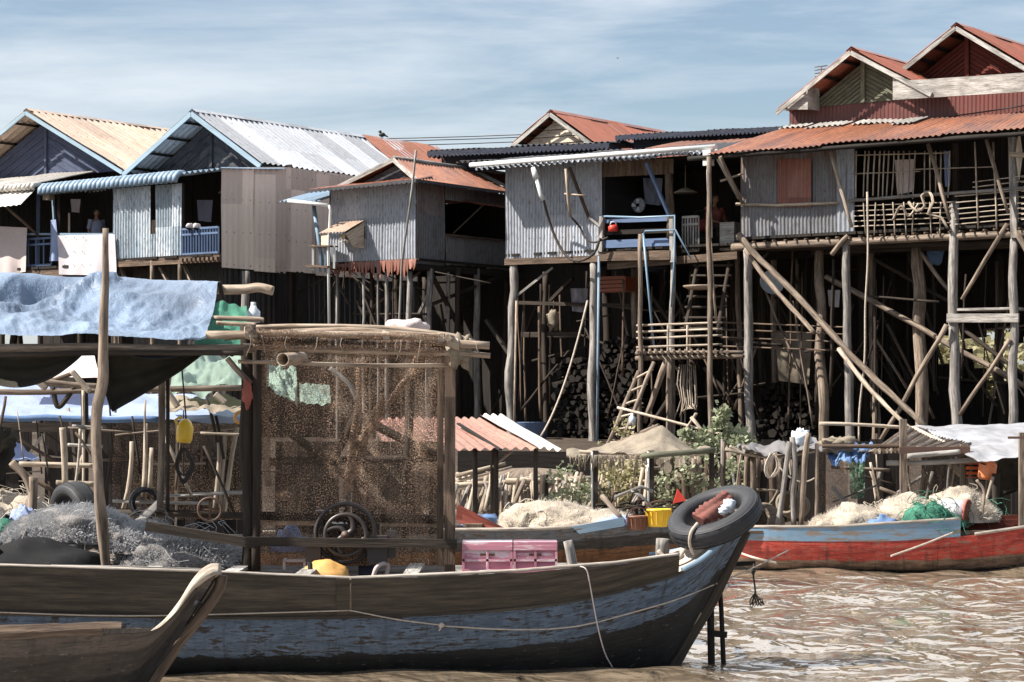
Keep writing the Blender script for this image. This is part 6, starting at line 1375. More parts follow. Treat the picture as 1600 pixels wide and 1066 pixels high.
# ================================================================ second canopy and gear behind, left
def left_gear():
    t = thing('boat_canopy', 'second pole canopy frame behind the near boat at left, under pale blue tarps', 'canopy', W(130, 790, 22))
    def pole(pts, r, mat='log', nm='pole', Y=21.6, wob=.15): return put(nm, MB().tube(curve(wl(pts, Y), 14), r, 8, wob), M[mat], t)
    pole([(-40, 612), (60, 613), (155, 610), (380, 606)], .028, 'log', 'cross_pole'); pole([(55, 594), (100, 600), (155, 604)], .026, 'log', 'cross_pole', 21.4)
    pole([(132, 610), (133, 700), (132, 800)], .035, 'logdark', 'post'); pole([(130, 610), (131, 760)], .014, 'stick', 'post', 21.5)
    pole([(82, 604), (92, 636), (120, 600)], .025, 'logdark', 'brace'); pole([(112, 580), (140, 612)], .028, 'stick', 'brace', 21.2); pole([(56, 592), (72, 608)], .03, 'stick', 'brace', 21.2); pole([(70, 600), (112, 584)], .022, 'plank', 'brace', 21.5)
    pole([(146, 668), (128, 720), (122, 740)], .022, 'stick', 'prop'); pole([(260, 610), (278, 636)], .028, 'stick', 'brace', 20.9); pole([(336, 616), (352, 630)], .03, 'stick', 'brace', 20.9)
    pole([(98, 668), (100, 700), (102, 758)], .03, 'stick', 'fork_post', 21.2)
    for y, x0, x1, mt in ((669, 113, 160, 'clear'), (698, 106, 160, 'clear'), (728, 30, 152, 'stick'), (757, 88, 150, 'stick')): pole([(x0, y-3), (x1, y)], .016 if mt == 'clear' else .024, mt if mt != 'clear' else 'plankgrey', 'rack_rail', 21.3)
    pole([(-20, 708), (30, 735), (84, 768)], .022, 'plank', 'prop', 20.8); pole([(26, 683), (60, 705), (92, 724)], .018, 'plank', 'prop', 22.4)
    pole([(52, 745), (50, 800), (48, 820)], .045, 'log', 'stump', 20.4); pole([(18, 722), (40, 745), (50, 775)], .035, 'log', 'stump', 20.4)
    pole([(105, 790), (118, 755), (124, 700), (125, 670)], .012, 'rope', 'line', 21.1)
    def sheet(pts, label, mat, nu=60, nv=24, amp=.05, cat='tarpaulin', nm='tarpaulin', f=5, sag=.0):
        A, B, C, D = [W(*p) for p in pts]; r = RND.random()*20
        return put(nm, MB().grid(A, B, C, D, nu, nv, lambda a, s: amp*(noise.noise(V(a*f+r, s*3, 0))+.6*noise.noise(V(a*f*2+s*6, s*6-a*4, r))+.25*noise.noise(V(a*f*6, s*14, r)))+V(0, 0, -sag*sin(pi*a)).z*0), M[mat], label=label, cat=cat)
    sheet(((-120, 585, 24.4), (392, 628, 23.6), (392, 660, 22.2), (-120, 652, 22.2)), 'long pale blue tarpaulin sloping over the second boat at left', 'tarp_blue2', 110, 34, .05)
    put('tarp_hem', MB().tube([W(x, 653+noise.noise(V(x*.02, 0, 0))*3+(x > 0)*x*.012, 22.15) for x in range(-120, 260, 16)], .03, 6), M['cloth_blue'], label='dark blue rolled hem hanging below the long pale blue tarpaulin', cat='hem')
    sheet(((60, 553, 24.8), (158, 555, 24.6), (160, 586, 23.4), (40, 582, 23.4)), 'brilliant white sheet above the pale blue tarpaulin at left', 'cloth_white', 20, 10, .03)
    sheet(((30, 580, 23.4), (160, 582, 23.4), (160, 590, 23.1), (20, 590, 23.1)), 'brown board edge below the brilliant white sheet', 'cloth_pink', 12, 4, .01, 'board', 'board')
    sheet(((286, 550, 23.8), (400, 556, 23.4), (400, 612, 21.6), (262, 608, 21.8)), 'crumpled green tarpaulin left of the brown net side', 'tarp_green', 50, 34, .11, f=3)
    sheet(((412, 566, 23.4), (462, 578, 23.2), (466, 628, 21.6), (420, 604, 21.8)), 'green tarpaulin corner glimpsed through the brown net', 'tarp_green', 30, 24, .09, f=3)
    sheet(((468, 598, 22.4), (515, 602, 22.4), (517, 630, 21.6), (468, 632, 21.6)), 'small green tarpaulin flap furthest right behind the brown net', 'tarp_green', 16, 12, .05, f=3)
    sheet(((245, 618, 22.4), (385, 622, 22.4), (385, 644, 21.4), (262, 640, 21.4)), 'brown sacking strip sagging beneath the crumpled green tarpaulin', 'sack', 30, 10, .06)
    sheet(((176, 662, 22.8), (376, 662, 22.8), (376, 812, 22.8), (176, 812, 22.8)), 'dark brown netting curtain hanging behind the yellow jug', 'net_dark', 50, 30, .10, 'net curtain', 'net_curtain')
    sheet(((-40, 660, 20.4), (32, 672, 20.8), (10, 740, 20.6), (-40, 800, 20.4)), 'dark olive cloth hanging at the left edge below the blue hem', 'tarp_olive', 14, 14, .08, 'cloth', 'hanging_cloth')
    sheet(((22, 690, 22.8), (30, 694, 22.8), (64, 718, 22.2), (10, 720, 22.2)), 'small lilac grey tarp scrap behind the left cloth', 'tarp_blue2', 12, 8, .03, 'tarpaulin')
    sheet(((395, 540, 23.6), (700, 552, 23.6), (706, 880, 22.8), (395, 880, 22.8)), 'second brown netting curtain hung behind the net side of the near boat', 'net_dark', 60, 40, .14, 'net curtain', 'net_curtain')
    for a, b_ in (((405, 640), (560, 760)), ((560, 650), (700, 720)), ((420, 722), (690, 716)), ((470, 830), (560, 640)), ((640, 560), (630, 860))): put('rear_frame_pole', MB().log(W(*a, 22.6), W(*b_, 22.6), .045, .5), M['logdark'], t)
    put('rear_frame_pole', MB().tube(curve(wl(((515, 575), (545, 600), (558, 625)), 21.4)), .022, 6), M['plankgrey'], t)
    put('side_rail_board', MB().beam(W(400, 812, 21.5), W(700, 815, 21.5), .06, .1), M['plank'], t)
    for k in range(46):
        x = RND.uniform(-10, 380); y = RND.uniform(612, 700); q = RND.random(); Yq = RND.uniform(20.6, 24.3); mt = RND.choice(['stick', 'log', 'logdark', 'logdark', 'plank'])
        if q < .55: a, b_ = (x, y), (x+RND.uniform(-18, 18), y+RND.uniform(60, 150))
        elif q < .8: a, b_ = (x, y+50), (x+RND.uniform(40, 110), y+50+RND.uniform(-14, 14))
        else: a, b_ = (x, y), (x+RND.choice([-1, 1])*RND.uniform(30, 70), y+RND.uniform(40, 110))
        put('rod', MB().log(W(*b_, Yq), W(*a, Yq), RND.uniform(.006, .018), 1.2, n=5), M[mt], t)
    w = thing('plank_screen', 'dark upright board screen behind the second canopy', 'screen', W(150, 800, 25)); m = MB()
    for i, x in enumerate(range(-60, 720, 20)):
        if RND.random() < .12: continue
        a = W(x, 650 if x < 400 else 690, 25+.1*(i % 2)); b_ = W(x, 835, 25+.1*(i % 2)); m.beam(b_, a, .135, .03, up=V(0, 1, 0))
    put('boards', m, M['plankdark'], w); put('rail', MB().beam(W(-60, 668, 24.9), W(400, 668, 24.9), .05, .1), M['logdark'], w)
    g = thing('boat_hoist', 'jumble of rods, hoses and a small wheel under the netting curtain', 'machinery', W(290, 820, 21.8))
    for a, b_, r in (((176, 783), (330, 787), .016), ((240, 776), (380, 770), .014), ((180, 800), (380, 806), .035), ((300, 772), (380, 768), .012)): put('rod', MB().tube([W(*a, 21.8), W(*b_, 21.8)], r, 6), M['plankgrey' if r < .03 else 'logdark'], g)
    put('wheel', MB().lathe(W(328, 796, 21.7), V(0, -1, 0), [(.10, 0), (.12, 0), (.12, .03), (.10, .03)], 24, True).tube([W(314, 796, 21.7), W(342, 796, 21.7)], .012, 5).tube([W(328, 782, 21.7), W(328, 810, 21.7)], .012, 5), M['iron'], g)
    m = MB()
    for k in range(6): m.lathe(W(226+RND.uniform(-3, 3), 785+RND.uniform(-3, 3), 21.7), V(RND.uniform(-.3, .3), -.9, RND.uniform(0, .4)), [(.12+RND.uniform(-.03, .03), -.012), (.135, 0), (.12, .012)], 22)
    put('hose_coil', m, M['rubber'], g); put('lever', MB().beam(W(206, 826, 20.8), W(254, 780, 20.8), .05, .06), M['plankgrey'], g)
    for px, y0, y1, px1, lb in ((205, 690, 796, 192, 'thin bent stick leaning behind the netting, leftmost'), (228, 662, 776, 224, 'tall straight stick behind the netting, second from the left'), (237, 700, 770, 234, 'short pale stick behind the netting left of the dark post'),
            (342, 690, 800, 335, 'thin stick behind the netting right of the rope coil'), (352, 672, 808, 344, 'slender stick near the left net post'), (371, 668, 806, 350, 'pale bent stick beside the left net post')):
        put('stick', MB().log(W(px1, y1, 21.9), W(px, y0, 21.9), .024, 1.2), M['stick'], label=lb, cat='stick', group='sticks behind the netting curtain')
left_gear()

# ================================================================ waterside on the right
def leaves(m, c, r, n, size, flat=1.):
    for i in range(n):
        d = V(RND.gauss(0, 1), RND.gauss(0, 1), RND.gauss(0, 1)*flat)*.5; p = c+d*r; a = V(RND.uniform(-1, 1), RND.uniform(-1, .3), RND.uniform(-.6, .9)).normalized(); b_ = a.cross(V(RND.uniform(-1, 1), RND.uniform(-1, 1), .5)).normalized()*.38; s = size*RND.uniform(.6, 1.3)
        m.add([p, p+(a*.5+b_)*s, p+a*s, p+(a*.5-b_)*s], [(0, 1, 2, 3)], [(0, 0), (1, 0), (1, 1), (0, 1)])
def bush(label, clumps, base, n, size, mat='leaf', name='bush', grp='bushes on the bank'):
    t = thing(name, label, 'bush', base, grp); m = MB(); s = MB()
    for c, r in clumps:
        k = max(3, int(r*14)); s.log(base, c, .022, 1, .008, n=5)
        for i in range(k): leaves(m, c+V(RND.gauss(0, .5), RND.gauss(0, .4), RND.gauss(0, .5))*r, r*.42, int(n/k), size)
    put('foliage', m, M[mat], t); put('stem', s, M['log'], t)
def waterside():
    bush('light leafy bush growing taller behind the thin slanting pole', [(W(1140, 668, 33), .26), (W(1152, 690, 33), .28), (W(1098, 690, 33), .26), (W(1132, 650, 33), .14), (W(1088, 672, 33), .14)], W(1120, 780, 33.2), 260, .075)
    bush('lower scrubby bush between the middle posts', [(W(1070, 735, 32.6), .45), (W(1110, 740, 32.6), .42), (W(1040, 760, 32.4), .35), (W(1140, 760, 32.5), .3)], W(1080, 800, 32.6), 260, .065)
    bush('small green bush by the stick fence', [(W(895, 770, 31.6), .30), (W(915, 758, 31.8), .28), (W(875, 785, 31.6), .2)], W(895, 812, 31.6), 130, .065)
    bush('dry yellowish scrub under the peaked sackcloth canopy', [(W(960, 735, 33), .4), (W(985, 760, 32.6), .4), (W(950, 775, 32.4), .3)], W(965, 810, 32.6), 260, .07, 'leafdry')
    bush('sunlit scrub seen through the gap behind the red house stilts', [(W(1470, 615, 72), 1.6), (W(1490, 590, 74), 1.6), (W(1420, 600, 74), 1.2), (W(1560, 610, 73), 1.6)], W(1480, 690, 72), 900, .3, 'leafdry')
    bush('green tree beyond the red house, seen between its stilts', [(W(1545, 530, 80), 1.6), (W(1475, 560, 82), 1.2)], W(1500, 680, 80), 420, .35, 'leafdry')
    # far low building glimpsed through the stilts
    t = thing('far_hut', 'distant hut with orange roof seen between the right stilts', 'hut', V(14, 88, 1.4))
    put('roof', MB().corr(W(1340, 520, 92), W(1500, 518, 92), W(1510, 560, 88), W(1330, 562, 88), .3, .04), M['roof_orange'], t); put('wall', MB().prism([W(1345, 562, 88.5), W(1495, 562, 88.5), W(1495, 620, 88.5), W(1345, 620, 88.5)], V(0, .2, 0)), M['plankpale'], t)
    # stick fence
    t = thing('stick_fence', 'rough fence of leaning pale stakes on the muddy bank', 'fence', W(820, 800, 33)); k = 0
    for i in range(96):
        x = 700+236*(i+RND.random())/96; y1 = 800+RND.uniform(-8, 12); y0 = RND.uniform(738, 762); sl = RND.uniform(-9, 22); Yq = 32.6+RND.uniform(-.4, .6)
        put('stake', MB().log(W(x, y1, Yq-.3), W(x+sl, y0, Yq), RND.uniform(.018, .042), .6, n=5), M[RND.choice(['stick', 'stick', 'log', 'loggrey'])], t)
    for a, b_, r in (((706, 757), (935, 750), .035), ((706, 765), (860, 742), .028), ((712, 744), (790, 724), .03), ((714, 752), (800, 730), .025), ((790, 752), (935, 747), .04)): put('rail', MB().log(W(*a, 32.4), W(*b_, 32.5), r, .4), M['stick'], t)
    put('stake', MB().log(W(852, 800, 32), W(850, 742, 32), .07, .3), M['logdark'], t); put('board', MB().beam(W(790, 788, 31.4), W(832, 790, 31.4), .2, .05), M['plankgrey'], t)
    put('upturned_boat', MB().blob(W(825, 748, 34), .72, .3, .16, 26, 12, .06, 1), M['log'], label='brown upturned hull lying behind the stick fence', cat='boat')
    t = thing('mud_retaining_board', 'long dark board holding the bank above the stick fence', 'board', W(850, 745, 35)); put('plank', MB().beam(W(715, 722, 35.5), W(945, 725, 35.5), .06, .36), M['plankgrey'] and M['plankdark'], t)
    # rust lean-to roof
    t = thing('lean_to', 'small rusty sheet roof with one bleached strip on thin posts', 'shelter', W(790, 800, 30))
    A, B, C, D = W(600, 652, 31.6), W(752, 653, 31.6), W(842, 702, 29.4), W(712, 702, 29.4)
    A2 = W(690, 655, 31.6)
    put('roof', MB().corr(A2-V(1.0, 0, 0), B, C, D-V(.9, 0, 0), .11, .018, 3, .05), M['roof_dusty'], t)
    put('roof_strip', MB().corr(B+V(-.02, 0, .03), W(786, 652, 31.6)+V(0, 0, .02), W(880, 706, 29.4), C+V(-.02, 0, .03), .1, .02, 3, .05), M['roof_white'], t)
    put('seam', MB().beam(W(716, 662, 30.9), W(782, 703, 29.35), .05, .02), M['plankdark'], t)
    for px, y0, Yq in ((838, 700, 29.6), (775, 702, 29.6), (742, 700, 29.6), (770, 668, 31.2)): put('post', MB().log(W(px, 810, Yq), W(px, y0, Yq), .035, .3), M['logdark'], t)
    put('brace', MB().log(W(770, 730, 29.7), W(800, 705, 29.7), .02), M['stick'], t)
    # peaked sackcloth canopy
    t = thing('bank_canopy', 'peaked sackcloth canopy on dark green posts in the middle', 'canopy', W(1010, 800, 30))
    for px, y0, y1, r in ((930, 704, 812, .045), (1017, 704, 805, .05), (1112, 700, 780, .04)): put('post', MB().beam(W(px, y1, 30), W(px, y0, 30), r*1.6, r*1.6), M['plankgreen'] and M['logdark'], t)
    for px, Yq in ((925, 29.9), (1013, 29.9)): put('pipe', MB().tube([W(px, 806, Yq), W(px, 706, Yq)], .014, 6), M['white_pipe'], t)
    put('top_pole', MB().log(W(1002, 713, 29.8), W(1118, 703, 29.8), .04, .2), M['plankgreen'], t); put('top_pole', MB().log(W(905, 706, 30), W(1010, 712, 30), .025, .4), M['stick'], t)
    P = [W(888, 706, 30.2), W(1000, 714, 29.8), W(1095, 702, 30), W(1120, 700, 31.5)]; pk = W(1034, 666, 31.2)
    def cf(a, s):
        x = 885+a*225; b_ = 712-6*a+3*sin(a*30); top = 702-max(0, 38*(1-abs((x-1034)/(120 if x < 1034 else 55)))**1.3)if abs((x-1034)/(120 if x < 1034 else 55)) < 1 else 702-4*a
        return x, top+(b_-top)*s
    m = MB(); nu, nv = 60, 16
    for j in range(nv+1):
        for i in range(nu+1):
            a, s = i/nu, j/nv; x, y = cf(a, s); p = W(x, y, 31.4-1.5*s); p += V(0, 0, .035*noise.noise(V(a*12, s*3, 0))-.05*sin(pi*s)); m.v.append(p); m.t.append((a*4, s*2))
    for j in range(nv):
        for i in range(nu): c = j*(nu+1)+i; m.f.append([c, c+nu+1, c+nu+2, c+1]); m.s.append(True)
    put('sackcloth', m, M['sack'], t)
    fr = MB()
    for k in range(70):
        p = W(RND.uniform(890, 1010), 711, 29.85); fr.tube([p, p+V(RND.uniform(-.05, .05), 0, -RND.uniform(.05, .22))], .008, 4)
    put('fringe', fr, M['sack'], t)['kind'] = 'stuff'
    # log palisade behind it
    t = thing('log_palisade', 'upright log palisade behind the peaked canopy, overgrown with scrub', 'palisade', W(1060, 800, 34))
    for i in range(34):
        x = 938+i*9+RND.uniform(-3, 3); put('log', MB().log(W(x, 815, 34+.1*(i % 3)), W(x+RND.uniform(-4, 4), 712+RND.uniform(-8, 14), 34), .075, .3, n=6), M['log' if i % 3 else 'plank'], t)
    for a, b_ in (((938, 738), (1035, 731)), ((940, 758), (1030, 750)), ((935, 722), (1000, 720))): put('rail', MB().log(W(*a, 33.5), W(*b_, 33.5), .028, .8), M['stick'], t)
    for x, sl in ((962, 14), (975, 20), (990, 16), (1006, 4)): put('prop', MB().log(W(x, 800, 32.8), W(x+sl, 722, 33.2), .03, .8), M['stick'], t)
    t = thing('log_pile', 'sawn logs showing round pale ends below the right part of the peaked canopy', 'log pile', W(1060, 760, 32.8))
    for x, y, r in ((1042, 712, .07), (1041, 731, .085), (1062, 722, .08), (1078, 734, .06), (1058, 745, .07), (1030, 722, .05)): put('log', MB().tube([W(x, y, 32.3), W(x, y, 33.1)], r, 12, .1), M['stick'] if r > .065 else M['log'], t)
    # bent white frame
    put('bent_frame', MB().tube([W(958, 778, 29), W(1002, 760, 29), W(1020, 768, 29)], .02, 6).tube([W(1002, 760, 29), W(980, 800, 29)], .015, 6).tube([W(985, 766, 29), W(1002, 775, 29), W(1030, 806, 29)], .02, 6), M['plankgrey'], label='bent whitish pole frame lying above the two buckets', cat='frame')
    # right canopy
    t = thing('bank_canopy', 'long right canopy of posts and beams with netting, above the red boat', 'canopy', W(1400, 810, 31))
    def pole(pts, r, mat='log', nm='pole', Y=30.6): return put(nm, MB().tube(curve(wl(pts, Y), 12), r, 7, .2), M[mat], t)
    put('post', MB().beam(W(1412, 784, 30.4), W(1411, 655, 30.4), .09, .09), M['log'], t); put('post', MB().beam(W(1506, 800, 30.6), W(1506, 694, 30.6), .09, .09), M['log'], t); put('post', MB().beam(W(1598, 830, 29.2), W(1598, 676, 29.2), .09, .09), M['log'], t)
    for px, y0, y1, r in ((1130, 690, 760, .03), (1128, 686, 760, .02), (1167, 710, 770, .035), (1176, 712, 780, .05), (1276, 695, 826, .03)): put('post', MB().log(W(px, y1, 30.8), W(px, y0, 30.8), r, .4), M['loggrey' if r < .03 else 'log'], t)
    pole([(1133, 702), (1180, 712), (1220, 714), (1290, 702)], .026, 'stick', 'rail'); pole([(1140, 697), (1170, 714)], .02, 'stick', 'rail'); pole([(1160, 698), (1185, 716)], .02, 'stick', 'rail')
    put('beam', MB().beam(W(1405, 704, 30.2), W(1515, 703, 30.2), .08, .09), M['iron'], t); pole([(1418, 713), (1500, 706)], .035, 'plankgrey', 'pale_pole', 30.1); pole([(1385, 724), (1455, 723), (1560, 717)], .035, 'plankgrey', 'pale_pole', 30.5)
    pole([(1280, 662), (1350, 664), (1410, 668)], .025, 'stick', 'rail', 31.5); pole([(1275, 697), (1350, 698), (1412, 697)], .03, 'plank', 'rail', 30.5); pole([(1485, 725), (1520, 760), (1545, 800)], .05, 'stick', 'brace', 31.5)
    pole([(1532, 812), (1538, 770), (1526, 750)], .02, 'log', 'prop', 29.4); pole([(1540, 785), (1552, 745)], .022, 'stick', 'prop', 29.9); pole([(1556, 740), (1556, 800)], .05, 'logdark', 'post', 30)
    put('outrigger', MB().beam(W(1575, 684, 29.0), W(1600, 684, 29.0), .03, .03), M['iron'], t)
    def sheet(pts, label, mat, nu=40, nv=20, amp=.06, cat='tarpaulin', nm='tarpaulin', f=4):
        A, B, C, D = [W(*p) for p in pts]; r = RND.random()*20
        return put(nm, MB().grid(A, B, C, D, nu, nv, lambda a, s: amp*(noise.noise(V(a*f+r, s*3, 0))+.6*noise.noise(V(a*f*2+s*6, s*6-a*4, r))+.3*noise.noise(V(a*f*5, s*12, r)))), M[mat], label=label, cat=cat)
    sheet(((1428, 664, 33.4), (1720, 664, 33.4), (1720, 700, 29.3), (1528, 722, 29.4)), 'greyish white tarpaulin with dark creases roofing the right canopy', 'tarp_white', 80, 40, .05)
    sheet(((1150, 694, 32.5), (1275, 692, 32.5), (1285, 706, 30.3), (1165, 708, 30.3)), 'grey sagging tarpaulin over the thin middle poles', 'tarp_grey', 40, 16, .10)
    sheet(((1283, 696, 31.2), (1365, 694, 31.2), (1352, 722, 30.3), (1300, 722, 30.3)), 'crumpled dark blue cloth bunched on the middle rail', 'cloth_blue', 30, 16, .13, 'cloth', 'hanging_cloth')
    sheet(((1360, 698, 31.8), (1412, 697, 31.8), (1412, 706, 30.4), (1340, 706, 30.4)), 'brown sacking flap beside the dark blue cloth', 'sack', 20, 8, .06, 'cloth')
    sheet(((1280, 702, 31.6), (1325, 702, 31.6), (1325, 792, 31.6), (1280, 792, 31.6)), 'brown netting panel between the thin poles, left of the green one', 'net_dark', 20, 24, .08, 'net curtain', 'net_curtain')
    sheet(((1325, 712, 31.5), (1352, 712, 31.5), (1350, 778, 31.5), (1330, 780, 31.5)), 'narrow green netting strip hanging under the blue cloth', 'net_green', 14, 20, .08, 'net curtain', 'net_curtain')
    sheet(((1416, 716, 31.8), (1500, 712, 31.8), (1500, 790, 31.8), (1416, 790, 31.8)), 'brown netting panel between the two right posts', 'net_dark', 24, 24, .08, 'net curtain', 'net_curtain')
    sheet(((1560, 712, 31), (1640, 704, 31), (1640, 760, 31), (1562, 768, 31)), 'very dark netting hanging inside the right canopy', 'tarp_olive', 24, 20, .09, 'net curtain', 'net_curtain')
    for k in range(40):
        x = RND.uniform(1130, 1600); q = RND.random(); Yq = RND.uniform(30.9, 33.6); mt = RND.choice(['stick', 'log', 'logdark', 'loggrey'])
        if q < .6: a, b_ = (x, RND.uniform(705, 740)), (x+RND.uniform(-18, 18), RND.uniform(770, 812))
        else: a, b_ = (x, RND.uniform(712, 790)), (x+RND.uniform(40, 100), RND.uniform(712, 795))
        put('rod', MB().log(W(*b_, Yq), W(*a, Yq), RND.uniform(.010, .030), 1.2, n=5), M[mt], t)
    # thatch of slats
    t2 = thing('slat_roof', 'old roof of split bamboo slats left of the white tarpaulin', 'roof', W(1450, 700, 31.4))
    for i in range(22):
        x = 1372+i*6.2; put('slat', MB().log(W(x-6, 706-.2*i, 30.4), W(x+46, 668+1.0*i, 32.6), .035, .5, n=5), M[('log', 'stick', 'plank')[i % 3]], t2)
    put('edge_board', MB().beam(W(1425, 668, 32.6), W(1532, 720, 30.2), .06, .04), M['cloth_white'] and M['prow'], t2)
    # orange container, striped cloth
    p = W(1541, 750, 30.2); t = thing('orange_container', 'orange plastic container hanging upside down in the right canopy', 'container', p)
    put('body', MB().lathe(p, V(.12, 0, 1), [(0, 0), (.09, .0), (.115, .04), (.12, .2), (.09, .24), (0, .25)], 18), M['orange'] and plastic('orange tub', (.80, .25, .10), .45), t); put('flap', MB().prism([W(1536, 722, 30.15), W(1548, 710, 30.15), W(1554, 716, 30.15), W(1552, 727, 30.15)], V(0, .05, 0)), M['cloth_orange'], t); put('cord', MB().tube([W(1532, 724, 30.1), W(1553, 729, 30.1)], .01, 5), M['black'], t)
    t = thing('striped_cloth', 'red and black striped cloth hanging beside the orange container', 'cloth', W(1521, 748, 30.5))
    put('cloth', MB().grid(W(1509, 718, 30.5), W(1534, 718, 30.5), W(1530, 746, 30.5), W(1510, 747, 30.5), 12, 10, lambda a, s: .03*noise.noise(V(a*5, s*3, 0))), M['cloth_orange'], t)
    m = MB()
    for y in (726, 734, 742): m.grid(W(1509, y, 30.44), W(1534, y, 30.44), W(1534, y+3.5, 30.44), W(1509, y+3, 30.44), 8, 1, lambda a, s: .02*sin(a*12))
    put('stripe', m, M['black'], t)
    # sticks standing at the boat's bow
    for pts, r, lb in ((((1215, 822), (1222, 780), (1234, 690)), .035, 'slanting crooked stick, leftmost of the group at the bow of the red boat'), (((1241, 822), (1238, 770), (1242, 730), (1238, 683)), .035, 'straight thin stick, second of the group at the bow of the red boat'),
                   (((1251, 824), (1255, 760), (1258, 710), (1263, 677)), .042, 'bent thick stick, third of the group at the bow of the red boat'), (((1275, 822), (1276, 760), (1276, 693)), .026, 'very thin upright stick nearest the brown netting')):
        put('mooring_stick', MB().tube(curve(wl(pts, 30), 12), r, 7, .3), M['log'] if r != .035 else M['loggrey'], label=lb, cat='stick', group='sticks at the bow of the red boat')
    put('pole', MB().tube(curve([W(1160, 790, 31), W(1200, 790, 31), W(1225, 745, 31)], 8), .015, 5), M['stick'], label='thin bent twig near the clay jars', cat='twig')
    put('plank_leaning', MB().beam(W(1300, 762, 31), W(1322, 786, 30.8), .05, .04), M['plankgrey'], label='short whitish plank leaning under the brown netting panel', cat='plank')
    m = MB()
    for k in range(8): m.tube(curve([W(1210+RND.uniform(-6, 6), 708, 30.2), W(1198+RND.uniform(-3, 4), 728, 30.2), W(1204+RND.uniform(-5, 5), 747, 30.2), W(1218+RND.uniform(-5, 3), 730, 30.2), W(1210, 708, 30.2)], 14), .010, 4)
    put('rope_coil', m, M['rope'], label='pale tangled rope coil hanging from the thin middle poles', cat='rope')
    put('rope', MB().tube(sagline(W(1218, 730, 30.2), W(1275, 746, 30.2), .12), .012, 5), M['rope'], label='slack cord between the rope coil and thin upright stick', cat='rope')
    for c, r, lb in ((W(1238, 788, 31.5), .20, 'brown clay jar lying with its mouth forward behind the sticks'), (W(1192, 815, 31), .26, 'larger brown jar half hidden behind the bow tyre')):
        put('clay_jar', MB().lathe(c, V(-.5, -.8, .15), [(0, -.3), (r*.8, -.25), (r, 0), (r*.75, .18), (r*.8, .2), (r*.6, .19), (r*.7, 0), (0, -.1)], 20), M['sack'] if r < .22 else M['log'], label=lb, cat='jar')
    t = thing('plastic_bag', 'clear blue plastic bag on the grey tarpaulin', 'plastic bag', W(1251, 690, 31.5)); put('bag', MB().blob(W(1251, 686, 31.5), .15, .12, .13, 18, 12, .35, 3, False), M['clear'], t)
    put('cloth_bundle', MB().blob(W(1307, 697, 30.7), .22, .15, .11, 20, 12, .5, 3, False), M['sack'], label='cream and orange bundle on the middle rail above the blue cloth', cat='bundle')
    for x0, x1, lb in ((1120, 1285, 'added dark boards standing for shadow and clutter behind the thin middle poles'), (1330, 1640, 'added dark boards standing for shadow and clutter at the back of the right canopy')):  # added dark boards stand in for shadow, netting and debris back there
        t = thing('plank_screen', lb, 'screen', W((x0+x1)/2, 800, 34)); m = MB(); x = x0
        while x < x1:
            if RND.random() > .06: m.beam(W(x, 815, 34+RND.uniform(-.05, .05)), W(x, 690+RND.uniform(-4, 8), 34), .19, .03, up=V(0, 1, 0))
            x += 20
        put('boards', m, M['plankdark'], t)
    m = MB(); lf = MB()
    for k in range(1500):
        x = RND.choice([RND.uniform(1120, 1290), RND.uniform(1300, 1620), RND.uniform(930, 1150), RND.uniform(715, 940)]); Yq = RND.uniform(31.2, 33.4); p = W(x, 0, Yq); p.z = gz(p.x, p.y)+.02+RND.random()*.25
        m.tube([p, p+V(RND.uniform(-1, 1), RND.uniform(-.5, .5), RND.uniform(-.2, .5))*RND.uniform(.15, .5)], RND.uniform(.006, .022), 4)
        if k % 3 == 0: leaves(lf, p, .22, 8, .07)
    put('brushwood', m, M['log'], label='brushwood and twigs littering the muddy bank', cat='brushwood', kind='stuff')
    put('undergrowth', lf, M['leafdry'], label='dry undergrowth leaves between the brushwood on the bank', cat='undergrowth', kind='stuff')
    # clutter planks lying on the bank
    for k in range(46):
        x = RND.choice([RND.uniform(1420, 1500), RND.uniform(1120, 1280), RND.uniform(1540, 1640), RND.uniform(720, 1100)]); y = RND.uniform(752, 800); Yq = 33.5-(y-750)*.03; a = W(x, y, Yq); d = V(RND.uniform(-1, 1), RND.uniform(-.4, .4), RND.uniform(-.12, .18))*RND.uniform(.3, .9)
        g = gz(a.x, a.y); a.z = g+.05+.22*RND.random(); s_ = MB().log(a, a+d, .035, .5, n=5); o = put('driftwood', s_, M[RND.choice(['stick', 'log', 'loggrey'])], label='loose weathered stick lying in the clutter on the muddy bank', cat='driftwood', group='driftwood scattered on the bank')
waterside()

